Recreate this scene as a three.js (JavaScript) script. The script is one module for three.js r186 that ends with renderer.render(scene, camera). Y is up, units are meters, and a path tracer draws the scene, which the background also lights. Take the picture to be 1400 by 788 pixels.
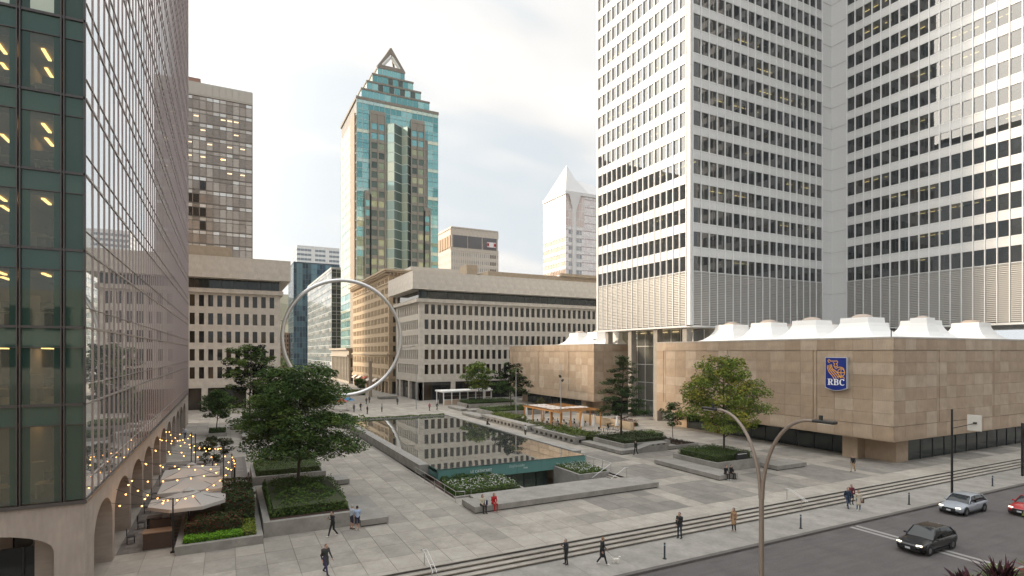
import * as THREE from 'three';
import { mergeGeometries } from 'three/addons/utils/BufferGeometryUtils.js';
import { RoundedBoxGeometry } from 'three/addons/geometries/RoundedBoxGeometry.js';
import { FontLoader } from 'three/addons/loaders/FontLoader.js';
import { TextGeometry } from 'three/addons/geometries/TextGeometry.js';
import { RectAreaLightUniformsLib } from 'three/addons/lights/RectAreaLightUniformsLib.js';

// ---------------------------------------------------------------- camera, sky, sun, exposure
const scene = new THREE.Scene();
const FOCAL = 762, HORIZON = 482, EYE = 12.5, YAW = Math.atan(390 / 762);
const camera = new THREE.PerspectiveCamera(THREE.MathUtils.radToDeg(2 * Math.atan(HORIZON / FOCAL)), 1400 / 964, 0.3, 6000);
camera.position.set(0, EYE, 0);
camera.rotation.set(0, -YAW, 0);
camera.setViewOffset(1400, 964, 0, 0, 1400, 788);
camera.updateProjectionMatrix();
const renderer = new THREE.WebGLRenderer({ antialias: true });
renderer.toneMapping = THREE.LinearToneMapping;
renderer.toneMappingExposure = 1.2;
renderer.shadowMap.enabled = true;
RectAreaLightUniformsLib.init();

const SUN = new THREE.Vector3(-Math.cos(0.6), 0.36, -Math.sin(0.6)).normalize();
function hash3(x, y, z) { let h = Math.imul(x | 0, 374761393) ^ Math.imul(y | 0, 668265263) ^ Math.imul(z | 0, 2147483647 ^ 0x5bd1e995); h = Math.imul(h ^ (h >>> 13), 1274126177); return ((h ^ (h >>> 16)) >>> 0) / 4294967296; }
function vnoise(x, y, z = 0) {
  const xi = Math.floor(x), yi = Math.floor(y), zi = Math.floor(z), s = t => t * t * (3 - 2 * t);
  const fx = s(x - xi), fy = s(y - yi), fz = s(z - zi), L = (a, b, t) => a + (b - a) * t;
  const c = (i, j, k) => hash3(xi + i, yi + j, zi + k);
  return L(L(L(c(0, 0, 0), c(1, 0, 0), fx), L(c(0, 1, 0), c(1, 1, 0), fx), fy), L(L(c(0, 0, 1), c(1, 0, 1), fx), L(c(0, 1, 1), c(1, 1, 1), fx), fy), fz);
}
function fbm(x, y, z = 0, o = 4) { let a = 0.5, v = 0; for (let i = 0; i < o; i++) { v += a * vnoise(x, y, z + i * 7.3); x *= 2.03; y *= 2.03; z *= 2.03; a *= 0.5; } return v / (1 - Math.pow(0.5, o)); }
{ // thin bright overcast: streaked cloud with pale blue gaps, glowing round the veiled sun
  const W = 1024, H = 512, d = new Float32Array(W * H * 4), v = new THREE.Vector3();
  for (let j = 0; j < H; j++) for (let i = 0; i < W; i++) {
    const th = ((j + 0.5) / H - 0.5) * Math.PI, ph = ((i + 0.5) / W - 0.5) * 2 * Math.PI;
    v.set(Math.cos(th) * Math.cos(ph), Math.sin(th), Math.cos(th) * Math.sin(ph));
    const k = 1 / (Math.max(v.y, 0) + 0.22), x = v.x * k, z = v.z * k;
    const w = fbm(x * 0.9 + 3, z * 0.9 + 1, 0, 3) * 1.6;
    const c = fbm(x * 1.15 + w, z * 2.3 - w * 0.6, 2, 5), c2 = fbm(x * 3.1 + w, z * 5 + 9, 4, 4);
    let cov = THREE.MathUtils.smoothstep(c * 0.7 + c2 * 0.3, 0.40, 0.60);
    const shade = 1.0 + 0.30 * (c2 - 0.5) + 0.20 * (c - 0.5);
    const up = Math.max(v.y, 0), blue = [0.78 - 0.14 * up, 0.84 - 0.11 * up, 0.885 - 0.07 * up], cl = [0.945, 0.935, 0.92];
    const ang = Math.acos(THREE.MathUtils.clamp(v.dot(SUN), -1, 1));
    const glow = 6.5 * Math.exp(-Math.pow(ang / 0.5, 2)) + 0.3 * Math.exp(-Math.pow(ang / 1.1, 2));
    const o = (j * W + i) * 4;
    for (let q = 0; q < 3; q++) {
      let L = (blue[q] * (1 - cov) + cl[q] * shade * cov) * (0.775 + 1.15 * THREE.MathUtils.smoothstep(v.y, 0.5, 1)) + glow * [1, 0.92, 0.80][q];
      if (v.y < 0) L *= 0.35;
      d[o + q] = L;
    }
    d[o + 3] = 1;
  }
  const t = new THREE.DataTexture(d, W, H, THREE.RGBAFormat, THREE.FloatType);
  t.mapping = THREE.EquirectangularReflectionMapping; t.magFilter = t.minFilter = THREE.LinearFilter; t.needsUpdate = true;
  scene.background = t; scene.environment = t;
}
const sun = new THREE.DirectionalLight(new THREE.Color(1.0, 0.80, 0.58), 3.0);
sun.position.copy(SUN).multiplyScalar(400).add(new THREE.Vector3(50, 0, -90));
sun.target.position.set(50, 0, -90);
sun.castShadow = true; sun.shadow.radius = 14; sun.shadow.mapSize.set(4096, 4096);
Object.assign(sun.shadow.camera, { left: -320, right: 320, top: 260, bottom: -160, near: 1, far: 1200 });
scene.add(sun, sun.target);
scene.fog = new THREE.FogExp2(0xe6ecf0, 0.00008);

// ---------------------------------------------------------------- helpers
let seed = 12345;
const rnd = () => { seed |= 0; seed = seed + 0x6D2B79F5 | 0; let t = Math.imul(seed ^ seed >>> 15, 1 | seed); t = t + Math.imul(t ^ t >>> 7, 61 | t) ^ t; return ((t ^ t >>> 14) >>> 0) / 4294967296; };
const rr = (a, b) => a + (b - a) * rnd(), pick = a => a[Math.floor(rnd() * a.length)], clamp = THREE.MathUtils.clamp;
const names = {};
function numbered(n) { const k = names[n] = (names[n] ?? -1) + 1; return k ? n + '_' + String(k).padStart(3, '0') : n; }
// world: x along the steps, F = metres into the scene (z = -F), y up
function thing(name, label, category, [x, y, F] = [0, 0, 0], group, turn = 0) {
  const o = new THREE.Group(); o.name = numbered(name); o.position.set(x, y, -F); o.rotation.y = turn;
  o.userData = { label, category }; if (group) o.userData.group = group;
  scene.add(o); return o;
}
function copy(o, [x, y, F], turn = 0, label) {
  const c = o.clone(); c.name = numbered(o.name.replace(/_\d{3}$/, '')); c.userData = { ...o.userData }; if (label) c.userData.label = label;
  c.position.set(x, y, -F); c.rotation.y = turn; scene.add(c); return c;
}
function struct(name, geo, m) { const o = new THREE.Mesh(geo, m); o.name = numbered(name); o.userData.kind = 'structure'; scene.add(o); return o; }
function part(parent, name, geo, m, extra) {
  if (geo instanceof GB) geo = geo.geo();
  const o = new THREE.Mesh(geo, m); o.name = name; if (extra) Object.assign(o.userData, extra); parent.add(o); return o;
}
function single(name, label, category, geo, m, pos, group, turn = 0) {
  if (geo instanceof GB) geo = geo.geo();
  const o = new THREE.Mesh(geo, m); o.name = numbered(name); o.userData = { label, category }; if (group) o.userData.group = group;
  if (pos) o.position.set(pos[0], pos[1], -pos[2]); o.rotation.y = turn; scene.add(o); return o;
}
class GB { // geometry builder; points are [x, y, z]; origin is taken off, uv are metres
  constructor(o) { this.o = o ? (o.isObject3D ? [o.position.x, o.position.y, o.position.z] : o) : [0, 0, 0]; this.p = []; this.n = []; this.t = []; this.i = []; this.c = null; }
  quad(a, b, c, d, col) {
    const ux = b[0] - a[0], uy = b[1] - a[1], uz = b[2] - a[2], vx = d[0] - a[0], vy = d[1] - a[1], vz = d[2] - a[2];
    let nx = uy * vz - uz * vy, ny = uz * vx - ux * vz, nz = ux * vy - uy * vx; const l = Math.hypot(nx, ny, nz) || 1; nx /= l; ny /= l; nz /= l;
    const k = this.p.length / 3, A = Math.abs(nx), B = Math.abs(ny), C = Math.abs(nz);
    for (const q of [a, b, c, d]) {
      this.p.push(q[0] - this.o[0], q[1] - this.o[1], q[2] - this.o[2]); this.n.push(nx, ny, nz);
      if (B >= A && B >= C) this.t.push(q[0], -q[2]); else if (A >= C) this.t.push(-q[2], q[1]); else this.t.push(q[0], q[1]);
      if (col) (this.c ??= []).push(...col);
    }
    this.i.push(k, k + 1, k + 2, k, k + 2, k + 3); return this;
  }
  tri(a, b, c, col) { this.quad(a, b, c, c, col); this.i.length -= 3; return this; }
  box(x0, x1, y0, y1, f0, f1, col) { // F range
    const z0 = -f1, z1 = -f0;
    this.quad([x0, y0, z1], [x1, y0, z1], [x1, y1, z1], [x0, y1, z1], col); this.quad([x1, y0, z0], [x0, y0, z0], [x0, y1, z0], [x1, y1, z0], col);
    this.quad([x0, y0, z0], [x0, y0, z1], [x0, y1, z1], [x0, y1, z0], col); this.quad([x1, y0, z1], [x1, y0, z0], [x1, y1, z0], [x1, y1, z1], col);
    this.quad([x0, y1, z1], [x1, y1, z1], [x1, y1, z0], [x0, y1, z0], col); this.quad([x0, y0, z0], [x1, y0, z0], [x1, y0, z1], [x0, y0, z1], col); return this;
  }
  tube(pts, rad, s = 8, cap = true, col) { // smooth tapered tube
    const P = pts.map(p => new THREE.Vector3(...p)), k0 = this.p.length / 3, N = P.length; let up = new THREE.Vector3(0.123, 0.2, 1).normalize();
    const R = i => Array.isArray(rad) ? rad[i] : rad;
    for (let i = 0; i < N; i++) {
      const t = P[Math.min(i + 1, N - 1)].clone().sub(P[Math.max(i - 1, 0)]).normalize();
      const a = new THREE.Vector3().crossVectors(up, t); if (a.lengthSq() < 1e-6) a.set(1, 0, 0).cross(t); a.normalize(); const b = new THREE.Vector3().crossVectors(t, a); up = b.clone(); up = new THREE.Vector3().crossVectors(t, a);
      for (let j = 0; j <= s; j++) { const h = j / s * Math.PI * 2, n = a.clone().multiplyScalar(Math.cos(h)).addScaledVector(b, Math.sin(h));
        this.p.push(P[i].x + n.x * R(i) - this.o[0], P[i].y + n.y * R(i) - this.o[1], P[i].z + n.z * R(i) - this.o[2]); this.n.push(n.x, n.y, n.z); this.t.push(j / s, P[i].y); if (col) (this.c ??= []).push(...col); }
    }
    for (let i = 0; i < N - 1; i++) for (let j = 0; j < s; j++) { const k = k0 + i * (s + 1) + j; this.i.push(k, k + 1, k + s + 2, k, k + s + 2, k + s + 1); }
    if (cap) for (const e of [0, N - 1]) { const k = this.p.length / 3, t = P[Math.min(e + 1, N - 1)].clone().sub(P[Math.max(e - 1, 0)]).normalize().multiplyScalar(e ? 1 : -1);
      this.p.push(P[e].x - this.o[0], P[e].y - this.o[1], P[e].z - this.o[2]); this.n.push(t.x, t.y, t.z); this.t.push(0, 0); if (col) this.c.push(...col);
      for (let j = 0; j <= s; j++) { const q = (k0 + e * (s + 1) + j) * 3; this.p.push(this.p[q], this.p[q + 1], this.p[q + 2]); this.n.push(t.x, t.y, t.z); this.t.push(0, 0); if (col) this.c.push(...col); }
      for (let j = 0; j < s; j++) e ? this.i.push(k, k + 1 + j, k + 2 + j) : this.i.push(k, k + 2 + j, k + 1 + j); }
    return this;
  }
  geo() {
    const g = new THREE.BufferGeometry();
    g.setAttribute('position', new THREE.Float32BufferAttribute(this.p, 3)); g.setAttribute('normal', new THREE.Float32BufferAttribute(this.n, 3)); g.setAttribute('uv', new THREE.Float32BufferAttribute(this.t, 2));
    if (this.c) g.setAttribute('color', new THREE.Float32BufferAttribute(this.c, 3)); g.setIndex(this.i); return g;
  }
}
// ---------------------------------------------------------------- procedural textures and materials
function tex(n, metres, fn, srgb = true) { // tileable-enough grain: fn(u, v) -> [r, g, b] or grey
  const d = new Uint8Array(n * n * 4);
  for (let j = 0; j < n; j++) for (let i = 0; i < n; i++) { const c = fn(i / n, j / n), o = (j * n + i) * 4; const g = Array.isArray(c) ? c : [c, c, c]; for (let q = 0; q < 3; q++) d[o + q] = clamp(g[q], 0, 1) * 255; d[o + 3] = 255; }
  const t = new THREE.DataTexture(d, n, n); t.wrapS = t.wrapT = THREE.RepeatWrapping; t.magFilter = THREE.LinearFilter; t.minFilter = THREE.LinearMipmapLinearFilter; t.generateMipmaps = true;
  if (srgb) t.colorSpace = THREE.SRGBColorSpace; t.repeat.set(1 / metres, 1 / metres); t.needsUpdate = true; return t;
}
const tile = (u, v, s, z, o = 4) => { // seamless fbm by cross-fading
  const a = fbm(u * s, v * s, z, o), b = fbm((u - 1) * s, v * s, z, o), c = fbm(u * s, (v - 1) * s, z, o), d = fbm((u - 1) * s, (v - 1) * s, z, o);
  const k = (1 - u), m = (1 - v), w = t => t * t * (3 - 2 * t); const U = w(k), V = w(m); return (a * U + b * (1 - U)) * V + (c * U + d * (1 - U)) * (1 - V); };
const T = {
  concrete: tex(512, 7, (u, v) => { const g = tile(u, v, 9, 1, 5), f = hash3(u * 512, v * 512, 3), s = tile(u, v, 40, 5, 2); return 0.86 + 0.26 * (g - 0.5) + 0.05 * (f - 0.5) + 0.10 * (s - 0.5); }),
  stone: tex(512, 5, (u, v) => { const g = tile(u, v, 7, 11, 5), f = hash3(u * 512, v * 512, 8), s = tile(u, v * 0.16, 60, 15, 2); return 0.90 + 0.15 * (g - 0.5) + 0.04 * (f - 0.5) + 0.09 * (s - 0.5); }),
  asphalt: tex(512, 9, (u, v) => { const g = tile(u, v, 6, 21, 4), f = hash3(u * 512, v * 512, 9), s = tile(u * 0.12, v, 30, 25, 3); return 0.84 + 0.20 * (g - 0.5) + 0.22 * (f - 0.5) + 0.14 * (s - 0.5); }),
  fine: tex(256, 1.2, (u, v) => 0.9 + 0.16 * (tile(u, v, 20, 31, 3) - 0.5) + 0.08 * (hash3(u * 256, v * 256, 4) - 0.5)),
};
const bumps = { grain: tex(256, 1.6, (u, v) => 0.5 + 0.5 * (tile(u, v, 40, 41, 3) - 0.5) + 0.25 * (hash3(u * 256, v * 256, 6) - 0.5), false) };
const rgb = (r, g, b) => new THREE.Color().setRGB(r, g, b);
function mat(c, rough = 0.8, o = {}) { return new THREE.MeshStandardMaterial({ color: Array.isArray(c) ? rgb(...c) : new THREE.Color(c), roughness: rough, ...o }); }
function glass(c, o = {}) { return new THREE.MeshPhysicalMaterial({ color: rgb(...c), roughness: 0.03, metalness: 0, ior: 1.52, ...o }); }
const M = {
  concrete: mat([0.40, 0.38, 0.35], 0.85, { map: T.concrete, bumpMap: bumps.grain, bumpScale: 0.002 }),
  concreteDark: mat([0.22, 0.215, 0.205], 0.88, { map: T.concrete }),
  paleStone: mat([0.70, 0.645, 0.57], 0.85, { map: T.stone }),
  limestone: mat([0.50, 0.425, 0.345], 0.85, { map: T.stone }),
  tanStone: mat([0.48, 0.385, 0.29], 0.85, { map: T.stone }),
  black: mat([0.012, 0.012, 0.013], 0.5), darkMetal: mat([0.035, 0.034, 0.034], 0.45, { metalness: 0.6 }), gunmetal: mat([0.10, 0.095, 0.095], 0.4, { metalness: 0.6 }),
  steel: mat([0.58, 0.57, 0.56], 0.32, { metalness: 1 }), alu: mat([0.80, 0.80, 0.80], 0.42, { metalness: 0.35 }), whitePaint: mat([0.80, 0.79, 0.77], 0.6),
  roofGravel: mat([0.34, 0.32, 0.29], 0.95, { map: T.concrete }), darkGlass: glass([0.018, 0.02, 0.02]),
  soil: mat([0.055, 0.028, 0.02], 1, { map: T.fine }), bulb: mat([1, 0.6, 0.25], 0.5, { emissive: new THREE.Color(1, 0.46, 0.12), emissiveIntensity: 5 }),
};
// ---------------------------------------------------------------- facades
const unitBox = new THREE.BoxGeometry(1, 1, 1), unitPane = new THREE.PlaneGeometry(1, 1);
function project(x, y, z) { const F = -z, d = x * Math.sin(YAW) + F * Math.cos(YAW), r = x * Math.cos(YAW) - F * Math.sin(YAW); return [700 + FOCAL * r / d, HORIZON - FOCAL * (y - EYE) / d, d]; }
// a wall is 'Z' (faces the road, at F = at, u = x) or 'X' (faces -x, at x = at, u = F)
const wallPt = (w, u, v, out = 0) => w.k === 'Z' ? [u, v, -(w.at - out)] : [w.at - out, v, -u];
const wq = (g, w, u0, u1, v0, v1, out, col) => w.k === 'Z' ? g.quad(wallPt(w, u0, v0, out), wallPt(w, u1, v0, out), wallPt(w, u1, v1, out), wallPt(w, u0, v1, out), col) : g.quad(wallPt(w, u1, v0, out), wallPt(w, u0, v0, out), wallPt(w, u0, v1, out), wallPt(w, u1, v1, out), col);
const wbox = (g, w, u0, u1, v0, v1, o0, o1, col) => w.k === 'Z' ? g.box(u0, u1, v0, v1, w.at - o1, w.at - o0, col) : g.box(w.at - o1, w.at - o0, v0, v1, u0, u1, col);
// flat wall with real openings: us / vs are the grid lines, hole(i, j) tells an opening, depth its reveal
function gridWall(g, w, us, vs, hole, depth) {
  for (let j = 0; j < vs.length - 1; j++) {
    let s = 0; const v0 = vs[j], v1 = vs[j + 1];
    for (let i = 0; i < us.length - 1; i++) {
      if (!hole(i, j)) continue;
      if (i > s) wq(g, w, us[s], us[i], v0, v1, 0); s = i + 1;
      const u0 = us[i], u1 = us[i + 1], P = (u, v, o) => wallPt(w, u, v, o);
      g.quad(P(u0, v0, 0), P(u1, v0, 0), P(u1, v0, -depth), P(u0, v0, -depth)); g.quad(P(u0, v1, -depth), P(u1, v1, -depth), P(u1, v1, 0), P(u0, v1, 0));
      g.quad(P(u0, v0, -depth), P(u0, v1, -depth), P(u0, v1, 0), P(u0, v0, 0)); g.quad(P(u1, v0, 0), P(u1, v1, 0), P(u1, v1, -depth), P(u1, v0, -depth));
    }
    if (s < us.length - 1) wq(g, w, us[s], us[us.length - 1], v0, v1, 0);
  }
}
// panes: {w, u0, u1, v0, v1, out, m, tilt}; the `max` largest in the picture become parts, the rest one part of kind stuff
function emitPanes(t, list, name = 'window_pane', max = 300, restMat, sub) {
  for (const p of list) {
    const c = wallPt(p.w, (p.u0 + p.u1) / 2, (p.v0 + p.v1) / 2, p.out), [x, y, d] = project(...c);
    const q = wallPt(p.w, p.u0, p.v0, p.out), r = wallPt(p.w, p.u1, p.v1, p.out), a = project(...q), b = project(...r);
    p.c = c; p.s = d > 0.5 && x > -10 && x < 1410 && y > -20 && y < 800 ? Math.abs((a[0] - b[0]) * (a[1] - b[1])) : 0;
  }
  list.sort((a, b) => b.s - a.s);
  const rest = new GB(t), tiny = list.findIndex(p => p.s < 6), n = Math.min(max, tiny < 0 ? list.length : tiny);
  list.forEach((p, i) => {
    if (i < n) {
      const o = new THREE.Mesh(unitPane, p.m); o.name = name; o.position.set(p.c[0] - t.position.x, p.c[1] - t.position.y, p.c[2] - t.position.z);
      o.scale.set(p.u1 - p.u0, p.v1 - p.v0, 1); o.rotation.y = p.w.k === 'Z' ? 0 : -Math.PI / 2; if (p.tilt) { o.rotation.y += p.tilt[0]; o.rotation.x = p.tilt[1]; o.rotation.order = 'YXZ'; } t.add(o);
    } else { const c = p.m.color; wq(rest, p.w, p.u0, p.u1, p.v0, p.v1, p.out, [c.r, c.g, c.b]); }
  });
  if (rest.p.length) part(t, name, rest, restMat, { kind: 'stuff' });
}
const steps = (a, b, n) => Array.from({ length: n + 1 }, (_, i) => a + (b - a) * i / n);
// a plain box-shaped part that shares one geometry
function bp(t, name, m, x0, x1, y0, y1, f0, f1) { const o = new THREE.Mesh(unitBox, m); o.name = name; o.position.set((x0 + x1) / 2 - t.position.x, (y0 + y1) / 2 - t.position.y, -(f0 + f1) / 2 - t.position.z); o.scale.set(x1 - x0, y1 - y0, f1 - f0); t.add(o); return o; }
// ---------------------------------------------------------------- ground, road, steps, plaza
const COURT = { x0: 17.3, x1: 35.5, f0: 44.6, f1: 60 };
{
  const s = new THREE.Shape(); s.moveTo(-3000, -3000); s.lineTo(3000, -3000); s.lineTo(3000, 3000); s.lineTo(-3000, 3000);
  const h = new THREE.Path(); h.moveTo(COURT.x0 - 0.4, COURT.f0 - 0.4); h.lineTo(COURT.x0 - 0.4, COURT.f1 + 0.4); h.lineTo(COURT.x1 + 0.4, COURT.f1 + 0.4); h.lineTo(COURT.x1 + 0.4, COURT.f0 - 0.4); s.holes.push(h);
  const g = new THREE.ShapeGeometry(s); g.rotateX(-Math.PI / 2); g.translate(0, -1.2, 0);
  struct('ground', g, mat([0.12, 0.115, 0.105], 1, { map: T.concrete }));
  const road = new GB(); road.box(-400, 500, -1.19, -0.75, -30, 26.05);
  struct('road', road.geo(), mat([0.135, 0.122, 0.12], 0.9, { map: T.asphalt, bumpMap: bumps.grain, bumpScale: 0.004 }));
  const line = mat([0.36, 0.345, 0.33], 0.8, { map: T.fine });
  for (const x of [41.95, 42.62]) { const m = new GB(); m.box(x, x + 0.34, -0.746, -0.742, 8, 25.9); const o = struct('road_marking', m.geo(), line); }
  const kerbM = mat([0.15, 0.135, 0.125], 0.85, { map: T.concrete });
  const kerb = new GB(); kerb.box(-60, 220, -1.19, -0.603, 26.05, 26.37); const kerbO = struct('kerb', kerb.geo(), kerbM);
  const walk = new GB(); walk.box(-60, 220, -1.19, -0.61, 26.37, 29.95);
  const walkO = struct('sidewalk', walk.geo(), mat([0.13, 0.12, 0.11], 0.9));
  const wm = [0.335, 0.35, 0.32, 0.345].map(k => mat([k * 1.06, k, k * 0.91], 0.88, { map: T.concrete, bumpMap: bumps.grain, bumpScale: 0.002 }));
  for (let x = -14; x < 120; x += 3.3) { const p = new GB(); p.box(x + 0.008, x + 3.292, -0.61, -0.6, 26.38, 29.94); part(walkO, 'paving_panel', p, pick(wm)); }
}
{ const g = new GB(); g.box(-200, 260, -1.19, -0.6, 3.5, 12.2); struct('sidewalk', g.geo(), M.concrete); const k = new GB(); k.box(-200, 260, -1.19, -0.597, 12.2, 12.5); struct('kerb', k.geo(), mat([0.15, 0.135, 0.125], 0.85)); }
const tones = [[0.415, 0.378, 0.328], [0.375, 0.342, 0.298], [0.455, 0.415, 0.36], [0.345, 0.315, 0.276], [0.48, 0.44, 0.385], [0.285, 0.262, 0.232], [0.258, 0.238, 0.212]];
const slabM = tones.map(c => mat(c, 0.8, { map: T.concrete, bumpMap: bumps.grain, bumpScale: 0.0015 }));
{
  const b = new GB();
  b.box(-120, COURT.x0, -1.19, -0.03, 31.12, 620); b.box(COURT.x1, 240, -1.19, -0.03, 31.12, 620); b.box(COURT.x0, COURT.x1, -1.19, -0.03, 31.12, COURT.f0); b.box(COURT.x0, COURT.x1, -1.19, -0.03, COURT.f1, 620);
  const plaza = struct('plaza', b.geo(), mat([0.14, 0.135, 0.128], 0.95, { map: T.concrete }));
  const list = [];
  const dark = (x, f) => { // darker granite fields framed by paler bands on the open side
    if (x < 24.5 || f > 60) return false; const u = ((x - 33.55) % 8.25 + 8.25) % 8.25, v = ((f - 33.55) % 8.8 + 8.8) % 8.8; return u > 1.6 && v < 6.5 && f > 33.5; };
  const rows = [31.12]; for (let f = 31.55; f < 138; f += f < 33 ? 2.0 : 2.2) rows.push(f); rows.push(139.5);
  for (let j = 0; j < rows.length - 1; j++) {
    const f0 = rows[j], f1 = rows[j + 1], fm = (f0 + f1) / 2;
    for (let x0 = -6.14; x0 < (fm < 38 ? 118 : fm < 70 ? 69 : 72); x0 += 1.65) {
      const x1 = x0 + 1.65;
      if (x1 > COURT.x0 && x0 < COURT.x1 && f1 > COURT.f0 && f0 < 96) { // cut round the court and the pool
        if (x0 < COURT.x0 && x1 - COURT.x0 < 1.64 && f0 > 0) { list.push([x0, COURT.x0, f0, f1]); continue; }
        if (x1 > COURT.x1 && x0 < COURT.x1) { list.push([COURT.x1, x1, f0, f1]); continue; }
        if (f0 < COURT.f0) list.push([x0, x1, f0, COURT.f0]); continue;
      }
      list.push([x0, x1, f0, f1]);
    }
  }
  for (const s of list) { const a = project(s[0], 0, -s[2]), c = project(s[1], 0, -s[3]); s.s = a[0] > -40 && a[0] < 1440 && a[1] < 815 ? Math.abs((a[0] - c[0]) * (a[1] - c[1])) : 0; }
  list.sort((a, b) => b.s - a.s);
  const rest = new GB();
  list.forEach((s, i) => {
    const [x0, x1, f0, f1] = s, xm = (x0 + x1) / 2, fm = (f0 + f1) / 2, k = fm < 33.6 ? pick([2, 4, 0, 4]) : dark(xm, fm) ? pick([5, 5, 6, 3]) : hash3(Math.round(x0 / 1.65), Math.round(f0 / 2.2), 5) < 0.2 ? pick([3, 1]) : pick([0, 1, 2, 0]);
    const g = i < 300 ? new GB() : rest, e = 0.011, c = i < 300 ? undefined : tones[k]; g.box(x0 + e, x1 - e, -0.03, (i % 5) * 0.0004, f0 + e, f1 - e, c);
    if (i < 300) part(plaza, 'paving_slab', g, slabM[k]);
  });
  part(plaza, 'paving_slab', rest, mat([1, 1, 1], 0.8, { map: T.concrete, vertexColors: true }), { kind: 'stuff' });
  const sideP = new GB(); sideP.box(69, 240, -0.03, 0, 38, 139); sideP.box(-36, -6.14, -0.03, 0.0, 33, 139); sideP.box(10.6, 44.2, -0.03, 0, 139.5, 600); part(plaza, 'paving_field', sideP, slabM[1]);
  // the broad steps down to the sidewalk: overhanging treads on recessed risers
  const st = new GB(); st.box(-60, 220, -1.19, -0.62, 29.95, 31.12); const steps_ = struct('steps', st.geo(), M.concrete);
  const riserM = slabM[0];
  for (let k = 0; k < 4; k++) {
    const y = -0.15 * k, f = 31.12 - 0.39 * k; // riser below level y
    const r = new GB(); r.box(-60, 220, y - 0.15, y - 0.05, f + 0.05, f + 0.14); part(steps_, 'riser', r, riserM);
    if (k) { for (let x = -14; x < 120; x += 4.95) { const t = new GB(); t.box(x + 0.006, x + 4.944, y - 0.05, y, f - 0.05, f + 0.389); part(steps_, 'tread', t, slabM[pick([0, 2, 4])]); } }
    else { const t = new GB(); t.box(-60, 220, -0.03, 0.002, 31.07, 31.12); part(steps_, 'nosing', t, slabM[2]); }
  }
}
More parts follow.
